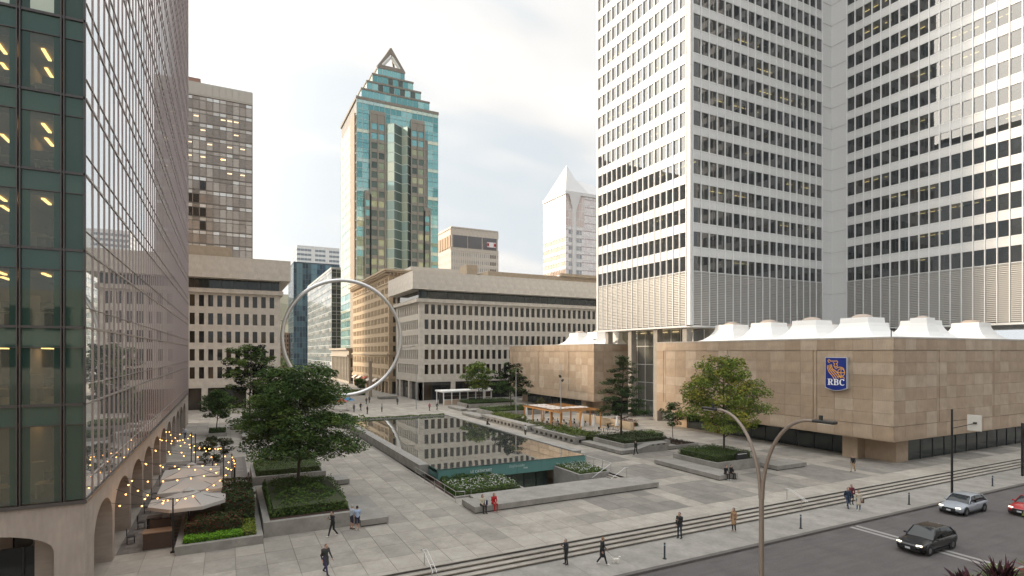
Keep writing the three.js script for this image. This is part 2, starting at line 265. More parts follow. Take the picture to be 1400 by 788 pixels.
// ---------------------------------------------------------------- glass tower over a stone arcade (left)
{
  const t = thing('glass_tower', 'tall glass office tower with mirrored long side above an arched stone base', 'building', [-20, 0, 74]);
  const L = [5.35, 10.0]; while (L[L.length - 1] < 83) L.push(L[L.length - 1] + 3.7); const TOP = L[L.length - 1];
  // stone arcade
  const sh = new THREE.Shape(); sh.moveTo(35.0, -0.03);
  for (let k = 0, a = 35.4, b = 40.6; b < 113; k++) { sh.lineTo(a, -0.03); sh.lineTo(a, 2.7); const m = (a + b) / 2, r = (b - a) / 2; for (let q = 1; q <= 14; q++) { const h = Math.PI * (1 - q / 14); sh.lineTo(m + r * Math.cos(h), 2.7 + 1.6 * Math.sin(h)); } sh.lineTo(b, -0.03); a = 41.3 + 6.6 * k; b = 47.2 + 6.6 * k; }
  sh.lineTo(114, -0.03); sh.lineTo(114, 5.2); sh.lineTo(35.0, 5.2);
  const ag = new THREE.ExtrudeGeometry(sh, { depth: 2.3, bevelEnabled: false }); ag.applyMatrix4(new THREE.Matrix4().makeBasis(new THREE.Vector3(0, 0, -1), new THREE.Vector3(0, 1, 0), new THREE.Vector3(1, 0, 0)).setPosition(-8.4 + 20, 0, 74));
  const arcM = mat([0.43, 0.365, 0.315], 0.85, { map: T.stone });
  const arc = part(t, 'arcade_wall', ag, arcM);
  const s2 = new THREE.Shape(); s2.moveTo(-36, -0.03); s2.lineTo(-13.6, -0.03); s2.lineTo(-13.6, 3.1); for (let q = 1; q <= 12; q++) { const h = Math.PI * (1 - q / 12); s2.lineTo(-10.45 + 3.15 * Math.cos(h), 3.1 + 1.0 * Math.sin(h)); } s2.lineTo(-7.3, -0.03); s2.lineTo(-6.1, -0.03); s2.lineTo(-6.1, 5.2); s2.lineTo(-36, 5.2);
  const fg = new THREE.ExtrudeGeometry(s2, { depth: 1.6, bevelEnabled: false }); fg.translate(20, 0, -35.0 + 74); part(t, 'end_arch_wall', fg, arcM);
  const inn = new GB(t); inn.box(-36, -11.4, -0.03, 5.2, 36.4, 113.9); part(t, 'arcade_back_wall', inn, arcM);
  for (let k = 0; k < 11; k++) bp(t, 'shop_glazing', M.darkGlass, -11.38, -11.3, 0, 3.3, 36.6 + 6.6 * k, 40.2 + 6.6 * k);
  const dd = new GB(t); dd.box(-13.4, -7.5, 0, 2.95, 35.2, 35.3); const door = part(t, 'entrance_door', dd, M.darkGlass); const df = new GB(t); for (const x of [-13.4, -11.9, -10.4, -8.9, -7.58]) df.box(x, x + 0.08, 0, 2.95, 35.12, 35.195); part(door, 'door_frame', df, M.darkMetal);
  // stone joints are grooves between the panels: thin recessed lines read as real gaps
  const edge = new GB(t); edge.box(-36, -6.02, 5.2, 5.36, 33.32, 114); part(t, 'sill_band', edge, M.gunmetal);
  // slabs, core, rooms
  const slab = new GB(t); for (const y of L) slab.box(-35.8, -6.5, y - 0.3, y, 33.95, 113.8); part(t, 'floor_slab', slab, mat([0.45, 0.43, 0.4], 0.9));
  const core = new GB(t); core.box(-35.8, -6.35, 32.3, TOP + 1.5, 34.2, 113.8); core.box(-35.8, -6.35, 5.4, 32.3, 40.5, 113.8); core.box(-35.8, -12.6, 5.4, 32.3, 34.2, 40.5); part(t, 'core', core, mat([0.26, 0.17, 0.10], 0.9));
  const roof = new GB(t); roof.box(-36, -6.1, TOP, TOP + 1.6, 33.4, 114); part(t, 'roof_parapet', roof, M.gunmetal);
  const ceilM = mat([0.42, 0.32, 0.22], 0.9), strip = mat([1, 0.8, 0.5], 0.5, { emissive: new THREE.Color(1, 0.62, 0.24), emissiveIntensity: 4 }), deskM = mat([0.42, 0.3, 0.2], 0.6), cabM = mat([0.36, 0.29, 0.22], 0.7), ceil = new GB(t);
  for (let j = 0; j < 7; j++) {
    const y = L[j], h = L[j + 1] - y; ceil.box(-12.5, -6.6, y + h - 0.95, y + h - 0.9, 34.6, 40.4);
    for (const [cx, cf] of [[-8.1, 35.7], [-9.9, 35.9], [-8.5, 38.0], [-10.4, 38.4]]) {
      if (rnd() < 0.25) continue; const yy = y + h - 1.0, g = new GB(t); g.box(cx - 0.07, cx + 0.07, yy - 0.03, yy + 0.03, cf - 0.62, cf + 0.62); part(t, 'ceiling_lamp', g, strip);
      const l = new THREE.RectAreaLight(new THREE.Color(1, 0.60, 0.28), 6, 0.14, 1.24); l.position.set(cx, yy - 0.05, -cf); l.rotation.x = -Math.PI / 2; scene.add(l);
    }
    for (const x of [-9.3, -7.75]) { const g = new GB(t); g.box(x - 0.55, x + 0.5, y + 0.70, y + 0.76, 34.5, 35.3); g.box(x - 0.53, x - 0.45, y + 0.02, y + 0.7, 34.55, 35.25); g.box(x + 0.4, x + 0.48, y + 0.02, y + 0.7, 34.55, 35.25); const d = part(t, 'desk', g, deskM);
      const mo = new GB(t); mo.box(x - 0.3 + rr(-0.1, 0.1), x + 0.25, y + 0.9, y + 1.25, 34.8, 34.84); mo.box(x - 0.05, x + 0.05, y + 0.762, y + 0.9, 34.81, 34.83); part(d, 'monitor', mo, M.black);
      if (rnd() < 0.9) { const cb = new GB(t), cx = x < -9 ? -10.3 : -8.55; cb.box(cx - 0.3, cx + rr(0.1, 0.35), y + 0.02, y + rr(1.0, 1.7), 36.1, 36.5); part(t, 'cabinet', cb, pick([cabM, M.black, cabM])); } }
    const pt = new GB(t); pt.box(-9.05, -8.95, y + 0.02, y + h - 1, 36.5, 40.4); part(t, 'partition', pt, pick([ceilM, cabM]));
  }
  part(t, 'dropped_ceiling', ceil, ceilM);
  // near face: green vision glass with fritted margins and spandrels
  const wz = { k: 'Z', at: 33.4 }, mull = new GB(t), near = [];
  const clear = glass([0.44, 0.50, 0.42], { transmission: 1, thickness: 0, roughness: 0.0, metalness: 0.14 });
  const frit = [[0.030, 0.062, 0.050], [0.036, 0.070, 0.056], [0.026, 0.054, 0.045]].map(c => glass(c, { metalness: 0.12 })), span = [[0.045, 0.085, 0.07], [0.04, 0.078, 0.066]].map(c => glass(c, { metalness: 0.15 }));
  const xs = [-6.1, -6.97]; while (xs[xs.length - 1] > -34.5) xs.push(xs[xs.length - 1] - 1.63);
  for (let j = 0; j < L.length - 1; j++) { const y0 = L[j], y1 = L[j + 1];
    for (let i = 0; i < xs.length - 1; i++) { const b = xs[i] - 0.07, a = xs[i + 1] + 0.07;
      const P = (u0, u1, v0, v1, m) => near.push({ w: wz, u0, u1, v0, v1, out: -0.06, m, tilt: [rr(-1, 1) * 0.002, rr(-1, 1) * 0.002] });
      P(a, b, y1 - 0.95, y1 - 0.06, pick(span)); const lo = y0 + 0.06;
      if (i === 0 || j > 6 || i > 4) P(a, b, lo, y1 - 0.99, pick(frit)); else { P(a, a + 0.34, lo, y1 - 0.99, pick(frit)); P(b - 0.27, b, lo, y1 - 0.99, pick(frit)); P(a + 0.34, b - 0.27, lo, y1 - 0.99, clear); }
      wbox(mull, wz, a, b, y1 - 0.99, y1 - 0.95, -0.1, 0.0);
    }
    wbox(mull, wz, -36, -6.1, y1 - 0.06, y1 + 0.06, -0.15, 0.03);
  }
  xs.forEach((x, i) => { if (i) { wbox(mull, wz, x - 0.085, x - 0.03, 5.37, TOP, -0.14, 0.07); wbox(mull, wz, x + 0.03, x + 0.085, 5.37, TOP, -0.14, 0.07); } }); wbox(mull, wz, -6.18, -6.09, 5.37, TOP, -0.14, 0.03);
  emitPanes(t, near, 'window_pane', 120, glass([1, 1, 1], { vertexColors: true, metalness: 0.14 }));
  part(t, 'mullions', mull, mat([0.075, 0.07, 0.07], 0.45, { metalness: 0.5 }));
  // long mirrored side
  const wx = { k: 'X', at: -6.1 }, side = [], fins = new GB(t), rails = new GB(t), cols = 53, dF = (114 - 33.5) / cols;
  const mir = [[0.70, 0.72, 0.71], [0.67, 0.69, 0.69], [0.73, 0.74, 0.73]].map(c => glass(c, { metalness: 0.82, roughness: 0.012 }));
  for (let j = 0; j < L.length - 1; j++) for (let i = 0; i < cols; i++) side.push({ w: wx, u0: 33.5 + i * dF + 0.03, u1: 33.5 + (i + 1) * dF - 0.03, v0: L[j] + 0.05, v1: L[j + 1] - 0.05, out: 0, m: pick(mir), tilt: [rr(-1, 1) * 0.0014, rr(-1, 1) * 0.0022] });
  emitPanes(t, side, 'mirror_pane', 280, glass([1, 1, 1], { vertexColors: true, metalness: 0.82, roughness: 0.012 }));
  for (let i = 1; i <= cols; i++) wbox(fins, wx, 33.5 + i * dF - 0.026, 33.5 + i * dF + 0.026, 5.37, TOP, -0.05, 0.004);
  for (const y of L.slice(1)) wbox(rails, wx, 33.5, 114, y - 0.045, y + 0.045, -0.05, 0.014);
  for (const y of L) wbox(rails, wx, 33.5, 114, y + 0.95, y + 0.97, -0.05, 0.006);
  part(t, 'mullion_fins', fins, mat([0.38, 0.31, 0.30], 0.4, { metalness: 0.6 })); part(t, 'transoms', rails, mat([0.36, 0.32, 0.30], 0.4, { metalness: 0.6 }));
}
// ---------------------------------------------------------------- cross-shaped white tower
{
  const t = thing('white_tower', 'white metal office tower with cross plan and rows of dark windows', 'building', [105, 0, 80]);
  const X0 = 69.3, XI = 107, FZ = 69.7, FB = 95.85, FE = 34.6, Y0 = 26.3, PER = 4.1, WH = 2.53, N = 21, TOPY = Y0 + N * PER;
  const walls = [{ w: { k: 'X', at: X0 }, a: FZ + 0.85, b: FB - 0.1, n: 16 }, { w: { k: 'Z', at: FZ }, a: X0 + 0.6, b: 104.2, n: 18 }, { w: { k: 'X', at: XI }, a: 35.0, b: 66.55, n: 20 }];
  const white = mat([0.80, 0.80, 0.79], 0.42, { map: T.fine, metalness: 0.1 }), fin = mat([0.78, 0.78, 0.78], 0.4, { metalness: 0.15 });
  const wall = new GB(t), fins = new GB(t), panes = [], louv = new GB(t), blinds = new GB(t), lamps = new GB(t), joints = new GB(t);
  const pm = [[0.28, 0.31, 0.33], [0.22, 0.25, 0.27], [0.34, 0.35, 0.36]].map(c => glass(c, { transmission: 1, thickness: 0, roughness: 0, metalness: 0.12, ior: 1.75 }));
  for (const { w, a, b, n } of walls) {
    const us = steps(a, b, n), d = (b - a) / n, vs = [Y0 - 0.25]; for (let k = 0; k < N; k++) vs.push(Y0 + k * PER, Y0 + k * PER + WH); vs.push(TOPY);
    const g = []; us.forEach((u, i) => { g.push(u - (i ? 0.10 : 0)); g.push(u + (i < n ? 0.10 : 0)); }); g.sort((p, q) => p - q);
    const gg = g.filter((u, i) => !i || u - g[i - 1] > 0.01);
    gridWall(wall, w, gg, vs, (i, j) => (j % 2 === 1) && (gg[i + 1] - gg[i] > 0.5), 0.16);
    us.forEach((u, i) => { wbox(fins, w, u - 0.055, u + 0.055, 17.1, TOPY, 0.002, 0.13); });
    for (let i = 0; i < n; i++) for (let k = 0; k < N; k++) {
      const u0 = us[i] + 0.10, u1 = us[i + 1] - 0.10, v0 = Y0 + k * PER, v1 = v0 + WH;
      panes.push({ w, u0, u1, v0, v1, out: -0.13, m: pick(pm), tilt: [rr(-1, 1) * 0.003, rr(-1, 1) * 0.003] });
      if (k < 18 && rnd() < 0.5) { // roller blinds at different heights just inside the glass
        const q = pick([0.25, 0.45, 0.6, 0.98]) * (0.8 + 0.2 * rnd()), s = 0.06 + 0.16 * rnd(), part_ = rnd() < 0.4; wbox(blinds, w, u0, part_ ? u0 + (u1 - u0) * 0.5 : u1, v1 - WH * q, v1, -0.5, -0.47, [s, s * 0.97, s * 0.9]); }
    }
    for (let k = 0; k < 19; k++) { const y = Y0 + k * PER + WH + 0.25; const run = rnd(); // lit ceiling lines seen from below
      if (run < 0.75) { const s0 = Math.floor(rr(0, n - 3)), len = Math.floor(rr(2, 8)); for (let i = s0; i < Math.min(n, s0 + len); i++) wbox(lamps, w, us[i] + 0.2, us[i + 1] - 0.2, y - 0.3, y - 0.24, -2.4, -2.2); } }
    for (let y = 17.25; y < Y0 - 0.3; y += 0.30) wbox(louv, w, a, b, y, y + 0.2, -0.16, 0.0);
    for (let k = 0; k <= N; k++) wbox(joints, w, a, b, Y0 + k * PER - 0.28, Y0 + k * PER - 0.24, -0.05, 0.012);
  }
  // solid corner cladding
  const ck = (x0, x1, f0, f1) => wall.box(x0, x1, 16.9, TOPY, f0, f1);
  ck(X0, X0 + 0.6, FZ, FZ + 0.85); ck(104.2, XI + 0.3, FZ - 0.0, FZ + 0.4); ck(XI, XI + 0.4, 66.55, FZ - 0.002); ck(X0, X0 + 0.4, FB - 0.1, FB + 0.5); ck(XI, XI + 0.4, FE, 35.0);
  for (const [x0, x1, f0, f1] of [[104.2, XI, FZ - 0.06, FZ], [XI - 0.06, XI, 66.55, FZ - 0.07], [X0 - 0.02, X0 + 0.6, FZ - 0.02, FZ]]) for (let y = 24; y < TOPY; y += PER) joints.box(x0, x1, y, y + 0.05, f0, f1);
  wall.box(XI + 0.4, 132, 16.9, TOPY, FE, FE + 0.3); wall.box(X0 + 0.4, 145, 16.9, TOPY, FB, FB + 0.3); wall.box(X0, XI, 16.75, 17.1, FZ, FB); wall.box(XI, 132, 16.75, 17.1, FE, 130);
  part(t, 'cladding', wall, white); part(t, 'mullion_fins', fins, fin); part(t, 'louvre_panels', louv, mat([0.46, 0.45, 0.43], 0.5, { metalness: 0.4 })); part(t, 'panel_joints', joints, mat([0.45, 0.44, 0.43], 0.7));
  part(t, 'roller_blinds', blinds, mat([1, 1, 1], 0.9, { vertexColors: true })); part(t, 'ceiling_lamps', lamps, mat([1, 0.8, 0.4], 0.6, { emissive: new THREE.Color(1, 0.72, 0.25), emissiveIntensity: 2.2 }));
  emitPanes(t, panes, 'window_pane', 300, glass([0.28, 0.31, 0.33], { transmission: 1, thickness: 0, roughness: 0, metalness: 0.12, ior: 1.75 }));
  const fl = new GB(t); for (let k = 0; k <= N; k++) { const y = Y0 + k * PER - 0.9; fl.box(X0 + 0.36, 145, y - 0.35, y, FZ + 0.36, FB - 0.36); fl.box(XI + 0.36, 132, y - 0.35, y, FE + 0.36, FZ + 0.36); } part(t, 'floor_slab', fl, mat([0.38, 0.36, 0.33], 0.9));
  const co = new GB(t); co.box(X0 + 5.5, 132, 0, TOPY + 3, FZ + 6.2, FB - 6.2); co.box(XI + 5.5, 127, 17.2, TOPY + 3, FE + 5, FZ + 5); for (const f of [75.5, 82, 89]) co.box(X0 + 0.5, X0 + 5.5, 17.2, TOPY, f, f + 0.15); for (let x = 74; x < 104; x += 6.1) co.box(x, x + 0.15, 17.2, TOPY, FZ + 0.5, FZ + 6); for (let f = 40; f < 68; f += 5.2) co.box(XI + 0.5, XI + 5.4, 17.2, TOPY, f, f + 0.15); part(t, 'core', co, mat([0.36, 0.33, 0.29], 0.9));
  const colM = mat([0.36, 0.33, 0.29], 0.6, { map: T.stone }); for (const f of [71.6, 78.9, 86.2, 93.6]) { const g = new GB(t); g.box(69.9, 71.1, -0.03, 16.75, f - 0.5, f + 0.5); part(t, 'column', g, colM); } for (const [x, f] of [[82, 70.6], [94, 70.6], [108, 62], [108, 48]]) { const g = new GB(t); g.box(x, x + 1.1, -0.03, 16.75, f, f + 1.1); part(t, 'column', g, colM); }
  // glazed lobby under the tower
  const lm = glass([0.50, 0.52, 0.50], { transmission: 1, thickness: 0, roughness: 0, metalness: 0.2 }), lob = { k: 'X', at: 73.6 }, lobz = { k: 'Z', at: 73.4 }, lf = new GB(t), lp = [];
  for (const y of [0, 3.1, 6.6, 10.2, 13.6]) { const y1 = y === 0 ? 3.1 : y + 3.5; for (let f = 74; f < 91; f += 2.4) lp.push({ w: lob, u0: f, u1: f + 2.34, v0: y + 0.05, v1: Math.min(y1, 16.7) - 0.05, out: 0, m: lm }); for (let x = 73.7; x < 106; x += 2.7) if (y > 9) lp.push({ w: lobz, u0: x, u1: x + 2.64, v0: y + 0.05, v1: Math.min(y1, 16.7) - 0.05, out: 0, m: lm }); wbox(lf, lob, 73.6, 92, y1 - 0.05, y1 + 0.05, -0.1, 0.06); }
  for (let f = 73.97; f < 92; f += 2.4) wbox(lf, lob, f - 0.03, f + 0.03, -0.03, 16.7, -0.1, 0.08); for (let x = 73.67; x < 106; x += 2.7) wbox(lf, lobz, x - 0.03, x + 0.03, 9, 16.7, -0.1, 0.08);
  emitPanes(t, lp, 'lobby_pane', 60, lm); part(t, 'lobby_frame', lf, M.alu);
  const glow = new GB(t); for (let f = 75; f < 91; f += 3) glow.box(74.6, 75.4, 16.3, 16.36, f, f + 1.6); glow.box(80, 100, 15.9, 15.96, 74.6, 75.0); part(t, 'lobby_lamp', glow, mat([1, 0.85, 0.6], 0.5, { emissive: new THREE.Color(1, 0.75, 0.4), emissiveIntensity: 3 }));
}
// ---------------------------------------------------------------- stone podiums with tent skylights
function podium(label, F0, F1, X1, panelsTo, tents) {
  const X0 = 64.5, t = thing('stone_podium', label, 'building', [(X0 + X1) / 2, 0, (F0 + F1) / 2]), Y0 = 2.85, Y1 = 14.15;
  const body = new GB(t); body.box(X0 + 0.14, X1, Y0 + 0.02, Y1 - 0.25, F0 + 0.14, F1); part(t, 'backing_wall', body, mat([0.36, 0.30, 0.24], 0.95));
  const pms = [[0.47, 0.355, 0.252], [0.445, 0.332, 0.234], [0.49, 0.378, 0.275], [0.425, 0.316, 0.222], [0.53, 0.42, 0.315]].map(c => mat(c, 0.85, { map: T.stone, bumpMap: bumps.grain, bumpScale: 0.001 }));
  const list = [], rows = [Y0, 4.35]; for (let k = 1; k <= 6; k++) rows.push(4.35 + k * (12.75 - 4.35) / 6); rows.push(Y1 - 0.12);
  const faces = [{ w: { k: 'X', at: X0 }, a: F0, b: F1, sign: 1 }, { w: { k: 'Z', at: F0 }, a: X0 + 0.14, b: panelsTo }];
  for (const { w, a, b } of faces) { const n = Math.round((b - a) / 2.15), d = (b - a) / n, q = Math.max(5, Math.round(n / 3)); // a narrow plain pilaster every few panels
    for (let j = 0; j < rows.length - 1; j++) for (let i = 0; i < n; i++) { const u0 = a + i * d, cut = (i % q === 4) && j > 0 && j < rows.length - 2; const thick = (j === 0 || j === rows.length - 2) ? 0.02 : 0;
      const g = new GB(t), e = 0.011, o = rr(0, 0.007); if (cut) { wbox(g, w, u0 + 0.55, u0 + d - e, rows[j] + e, rows[j + 1] - e, -0.13, o); wbox(g, w, u0 + 0.08, u0 + 0.47, rows[j] + 0.0, rows[j + 1], -0.13, -0.02); } else wbox(g, w, u0 + e, u0 + d - e, rows[j] + (j === 1 ? 0.05 : e), rows[j + 1] - (j === rows.length - 3 ? 0.06 : e), -0.13, o + thick);
      part(t, 'stone_panel', g, rnd() < 0.16 ? pms[4] : pick(pms.slice(0, 4))); } }
  const cop = new GB(t); cop.box(X0 - 0.05, X1, Y1 - 0.12, Y1 + 0.06, F0 - 0.05, F0 + 0.6); cop.box(X0 - 0.05, X0 + 0.6, Y1 - 0.12, Y1 + 0.06, F0 + 0.6, F1); part(t, 'coping', cop, mat([0.5, 0.46, 0.41], 0.7, { map: T.stone }));
  const rf = new GB(t); rf.box(X0 + 0.6, X1, Y1 - 0.25, Y1 - 0.15, F0 + 0.6, F1); part(t, 'roof', rf, mat([0.62, 0.61, 0.59], 0.8, { map: T.concrete }));
  const sof = new GB(t); sof.box(X0 + 0.01, X1, Y0 - 0.14, Y0 + 0.01, F0 + 0.01, F1 - 0.01); part(t, 'soffit', sof, pms[0]);
  // recessed glazed ground storey
  const bx = X0 + 3.4, bf = F0 + 1.4, base = new GB(t), pl = [], gm = [[0.018, 0.026, 0.024], [0.022, 0.030, 0.028], [0.015, 0.02, 0.02]].map(c => glass(c, { metalness: 0.08 }));
  base.box(bx + 0.3, X1, -0.03, Y0 - 0.14, bf + 0.3, F1 - 0.5); part(t, 'ground_storey_core', base, M.concrete);
  for (const [a, b, c, d] of [[bx - 1.9, bx + 0.3, bf + 3.4, bf + 5.2], [bx - 0.4, bx + 2.0, bf - 0.05, bf + 3.4], [bx, bx + 0.5, F1 - 3.5, F1 - 0.5]]) { const g = new GB(t); g.box(a, b, -0.03, Y0 - 0.14, c, d); part(t, 'stone_pier', g, pms[0]); }
  for (let f = bf + 5.3; f < F1 - 3.6; f += 2.45) { const f1 = Math.min(f + 2.45, F1 - 3.5); pl.push({ w: { k: 'X', at: bx }, u0: f, u1: f1 - 0.1, v0: 0.05, v1: Y0 - 0.2, out: 0, m: pick(gm) }); bp(t, 'glazing_bar', M.black, bx - 0.06, bx + 0.2, -0.03, Y0 - 0.14, f1 - 0.1, f1); }
  for (let x = bx + 2.1; x < Math.min(X1, panelsTo) - 2; x += 2.6) { pl.push({ w: { k: 'Z', at: bf }, u0: x, u1: x + 2.5, v0: 0.05, v1: Y0 - 0.2, out: 0, m: pick(gm) }); bp(t, 'glazing_bar', M.black, x + 2.5, x + 2.6, -0.03, Y0 - 0.14, bf - 0.06, bf + 0.2); }
  emitPanes(t, pl, 'shop_pane', 80, gm[0]);
  // tent skylights
  const fab = mat([0.80, 0.79, 0.77], 0.75), dome = mat([0.45, 0.37, 0.31], 0.7);
  const loft = (g, cx, cf, prof, seg = 5) => { for (let k = 0; k < prof.length - 1; k++) { const [r0, y0] = prof[k], [r1, y1] = prof[k + 1]; for (let s = 0; s < 4; s++) { const A = [[-1, -1], [1, -1], [1, 1], [-1, 1]], a = A[s], b = A[(s + 1) % 4]; const P = (c, r, y) => [cx + c[0] * r, y, -(cf + c[1] * r)]; g.quad(P(a, r0, y0), P(b, r0, y0), P(b, r1, y1), P(a, r1, y1)); } } };
  for (const [x, f, s = 1] of tents) {
    const b = Y1 - 0.15, g = new GB(t); loft(g, x, f, [[3.9 * s, b], [3.9 * s, b + 0.35], [3.2 * s, b + 0.62], [2.5 * s, b + 1.2], [2.05 * s, b + 1.9], [1.85 * s, b + 2.35]]); const sk = part(t, 'tent_skylight', g, fab);
    const n = new GB(t); loft(n, x, f, [[1.85 * s, b + 2.35], [1.8 * s, b + 3.05]]); n.quad([x - 1.8 * s, b + 3.05, -f + 1.8 * s], [x + 1.8 * s, b + 3.05, -f + 1.8 * s], [x + 1.8 * s, b + 3.05, -f - 1.8 * s], [x - 1.8 * s, b + 3.05, -f - 1.8 * s]); part(sk, 'collar', n, fab);
    const dg = new THREE.SphereGeometry(1.25 * s, 20, 6, 0, Math.PI * 2, 0, Math.PI / 2); dg.scale(1, 0.42, 1); dg.translate(x - t.position.x, b + 3.05, -f - t.position.z); part(sk, 'dome', dg, dome);
  }
  return t;
}
const tg = []; for (const x of [75, 89]) for (let k = 0; k < 4; k++) tg.push([x, 44.6 + 7.15 * k]); tg.push([103, 44.6], [82, 40.9, 0.55]);
podium('wide tan stone podium carrying the blue bank sign, white tents on its roof', 35, 72.5, 128, 101, tg);
podium('tan stone podium beside the orange pergola, white tents on its roof', 90.5, 127.3, 110, 80, [[75, 95.6], [75, 103.5], [75, 111], [86, 99], [86, 108]]);
// ---------------------------------------------------------------- the two pale stone office blocks beyond the plaza
const stoneWin = [[0.020, 0.018, 0.016], [0.030, 0.024, 0.018], [0.016, 0.018, 0.02], [0.05, 0.036, 0.022], [0.024, 0.026, 0.026]].map(c => glass(c, { metalness: 0.06 }));
function stoneBlock(label, X0, X1, F0, F1, wx0, per, ww, sideX) {
  const t = thing('stone_office_block', label, 'building', [(X0 + X1) / 2, 0, (F0 + F1) / 2]);
  const wall = new GB(t), panes = [], sill = new GB(t), shop = [];
  const tops = [25, 21.05, 17.1, 13.2, 9.3].reverse(), vs = [4.75]; for (const y of tops) vs.push(y - 2.5, y); vs.push(25.5);
  const faces = [{ w: { k: 'Z', at: F0 }, a: X0, b: X1, s: wx0 }]; if (sideX) faces.push({ w: { k: 'X', at: X0 }, a: F0, b: F1, s: F0 + 1.2 });
  for (const { w, a, b, s } of faces) {
    const us = [a], wins = []; for (let u = s; u + ww < b - 0.6; u += per) { if (u < a + 0.5) continue; us.push(u, u + ww); wins.push(u); } us.push(b);
    gridWall(wall, w, us, vs, (i, j) => i % 2 === 1 && j % 2 === 1, 0.35);
    for (const u of wins) for (const y of tops) panes.push({ w, u0: u, u1: u + ww, v0: y - 2.5, v1: y, out: -0.3, m: pick(stoneWin), tilt: [rr(-1, 1) * 0.004, rr(-1, 1) * 0.004] });
    // glazed ground storey between piers
    let u = a; const pier = 1.2, bay = per * 5; while (u < b - 1) { const p1 = Math.min(u + pier, b); wbox(wall, w, u, p1, -0.03, 4.75, -1.0, 0); const e = Math.min(u + bay, b); if (e > p1 + 0.5) { for (let k = 0; k < 3; k++) { const q0 = p1 + (e - p1) * k / 3, q1 = p1 + (e - p1) * (k + 1) / 3; shop.push({ w, u0: q0 + 0.04, u1: q1 - 0.04, v0: 0.02, v1: 4.7, out: -0.8, m: pick(stoneWin) }); if (w.k === 'Z' && project(q1, 2, -w.at)[0] < 1400) bp(t, 'shopfront_bar', M.darkMetal, q1 - 0.04, q1 + 0.04, 0, 4.74, w.at + 0.74, w.at + 0.9); } } u += bay; }
    // ledge, recessed dark attic band and deep overhanging parapet
    wbox(wall, w, a - 0.8, b, 25.5, 26.4, -0.6, 0.85);
    for (let q = a; q < b; q += 2.6) panes.push({ w, u0: q, u1: Math.min(q + 2.52, b), v0: 26.42, v1: 28.58, out: -0.55, m: glassBand });
    wbox(wall, w, a - 2.3, b, 28.6, 33.2, -1.2, 2.4);
  }
  const core = new GB(t); core.box(X0 + 0.95, X1, 0, 28.58, F0 + 0.95, F1); part(t, 'core', core, M.concrete);
  const roof = new GB(t); roof.box(X0 - 2.25, X1, 32.6, 32.9, F0 - 2.3, F1); part(t, 'roof', roof, M.roofGravel);
  const w2 = new GB(t); w2.box(X0, X1, 0, 32.6, F1 - 0.3, F1 + 0.2); if (!sideX) { w2.box(X1 - 0.02, X1 + 0.2, -0.03, 25.5, F0, F1); w2.box(X1 - 0.2, X1 + 2.2, 28.6, 33.19, F0 - 2.39, F1); w2.box(X1 + 0.0, X1 + 0.8, 25.5, 26.4, F0 - 0.84, F1); } part(t, 'back_wall', w2, M.paleStone);
  part(t, 'stone_wall', wall, M.paleStone); emitPanes(t, panes, 'window_pane', 300, glass([1, 1, 1], { vertexColors: true, metalness: 0.06 })); emitPanes(t, shop, 'shop_pane', 40, stoneWin[0]);
  return t;
}
const glassBand = glass([0.035, 0.042, 0.04], { metalness: 0.1 });
{
  const a = stoneBlock('pale stone office block behind the trees, its end against the mirrored tower', -40, 10.7, 138, 176, -7.14, 1.755, 0.97, false);
  const ph = new GB(a); ph.box(-30, 1, 32.9, 37, 146, 170); part(a, 'roof_plant_room', ph, mat([0.42, 0.34, 0.25], 0.9, { map: T.stone }));
  const b = stoneBlock('pale stone office block beyond the pool with the steel ring at its corner', 44.2, 116, 139, 161, 45.67, 1.76, 1.05, true);
  const p2 = new GB(b); p2.box(66, 108, 32.9, 35.6, 144, 160); p2.box(62, 65.4, 32.9, 38, 150, 156); p2.box(90, 108, 35.6, 36.5, 143.4, 144.2); part(b, 'roof_plant_room', p2, mat([0.46, 0.37, 0.27], 0.9, { map: T.stone }));
}
// generic far building: facade faces with panes between mullions
function faceGrid(t, w, a, b, n, y0, y1, rows, choose, panes, bars, o = {}) {
  const us = steps(a, b, n), vs = steps(y0, y1, rows), mw = o.mw ?? 0.12, mh = o.mh ?? 0.15;
  for (let i = 0; i < n; i++) for (let j = 0; j < rows; j++) for (const [f0, f1, m] of choose(i, j)) panes.push({ w, u0: us[i] + mw / 2, u1: us[i + 1] - mw / 2, v0: vs[j] + (vs[j + 1] - vs[j]) * f0 + mh / 2, v1: vs[j] + (vs[j + 1] - vs[j]) * f1 - mh / 2, out: o.out ?? 0, m, tilt: [rr(-1, 1) * 0.004, rr(-1, 1) * 0.004] });
  if (bars) { if (!o.noV) us.forEach(u => wbox(bars, w, u - mw / 2, u + mw / 2, y0, y1, (o.out ?? 0) - 0.1, (o.out ?? 0) + 0.08)); if (!o.noH) vs.forEach(v => wbox(bars, w, a, b, v - mh / 2, v + mh / 2, (o.out ?? 0) - 0.1, (o.out ?? 0) + 0.05)); }
}
const vcGlass = (m = 0.3, r = 0.05) => glass([1, 1, 1], { vertexColors: true, metalness: m, roughness: r });
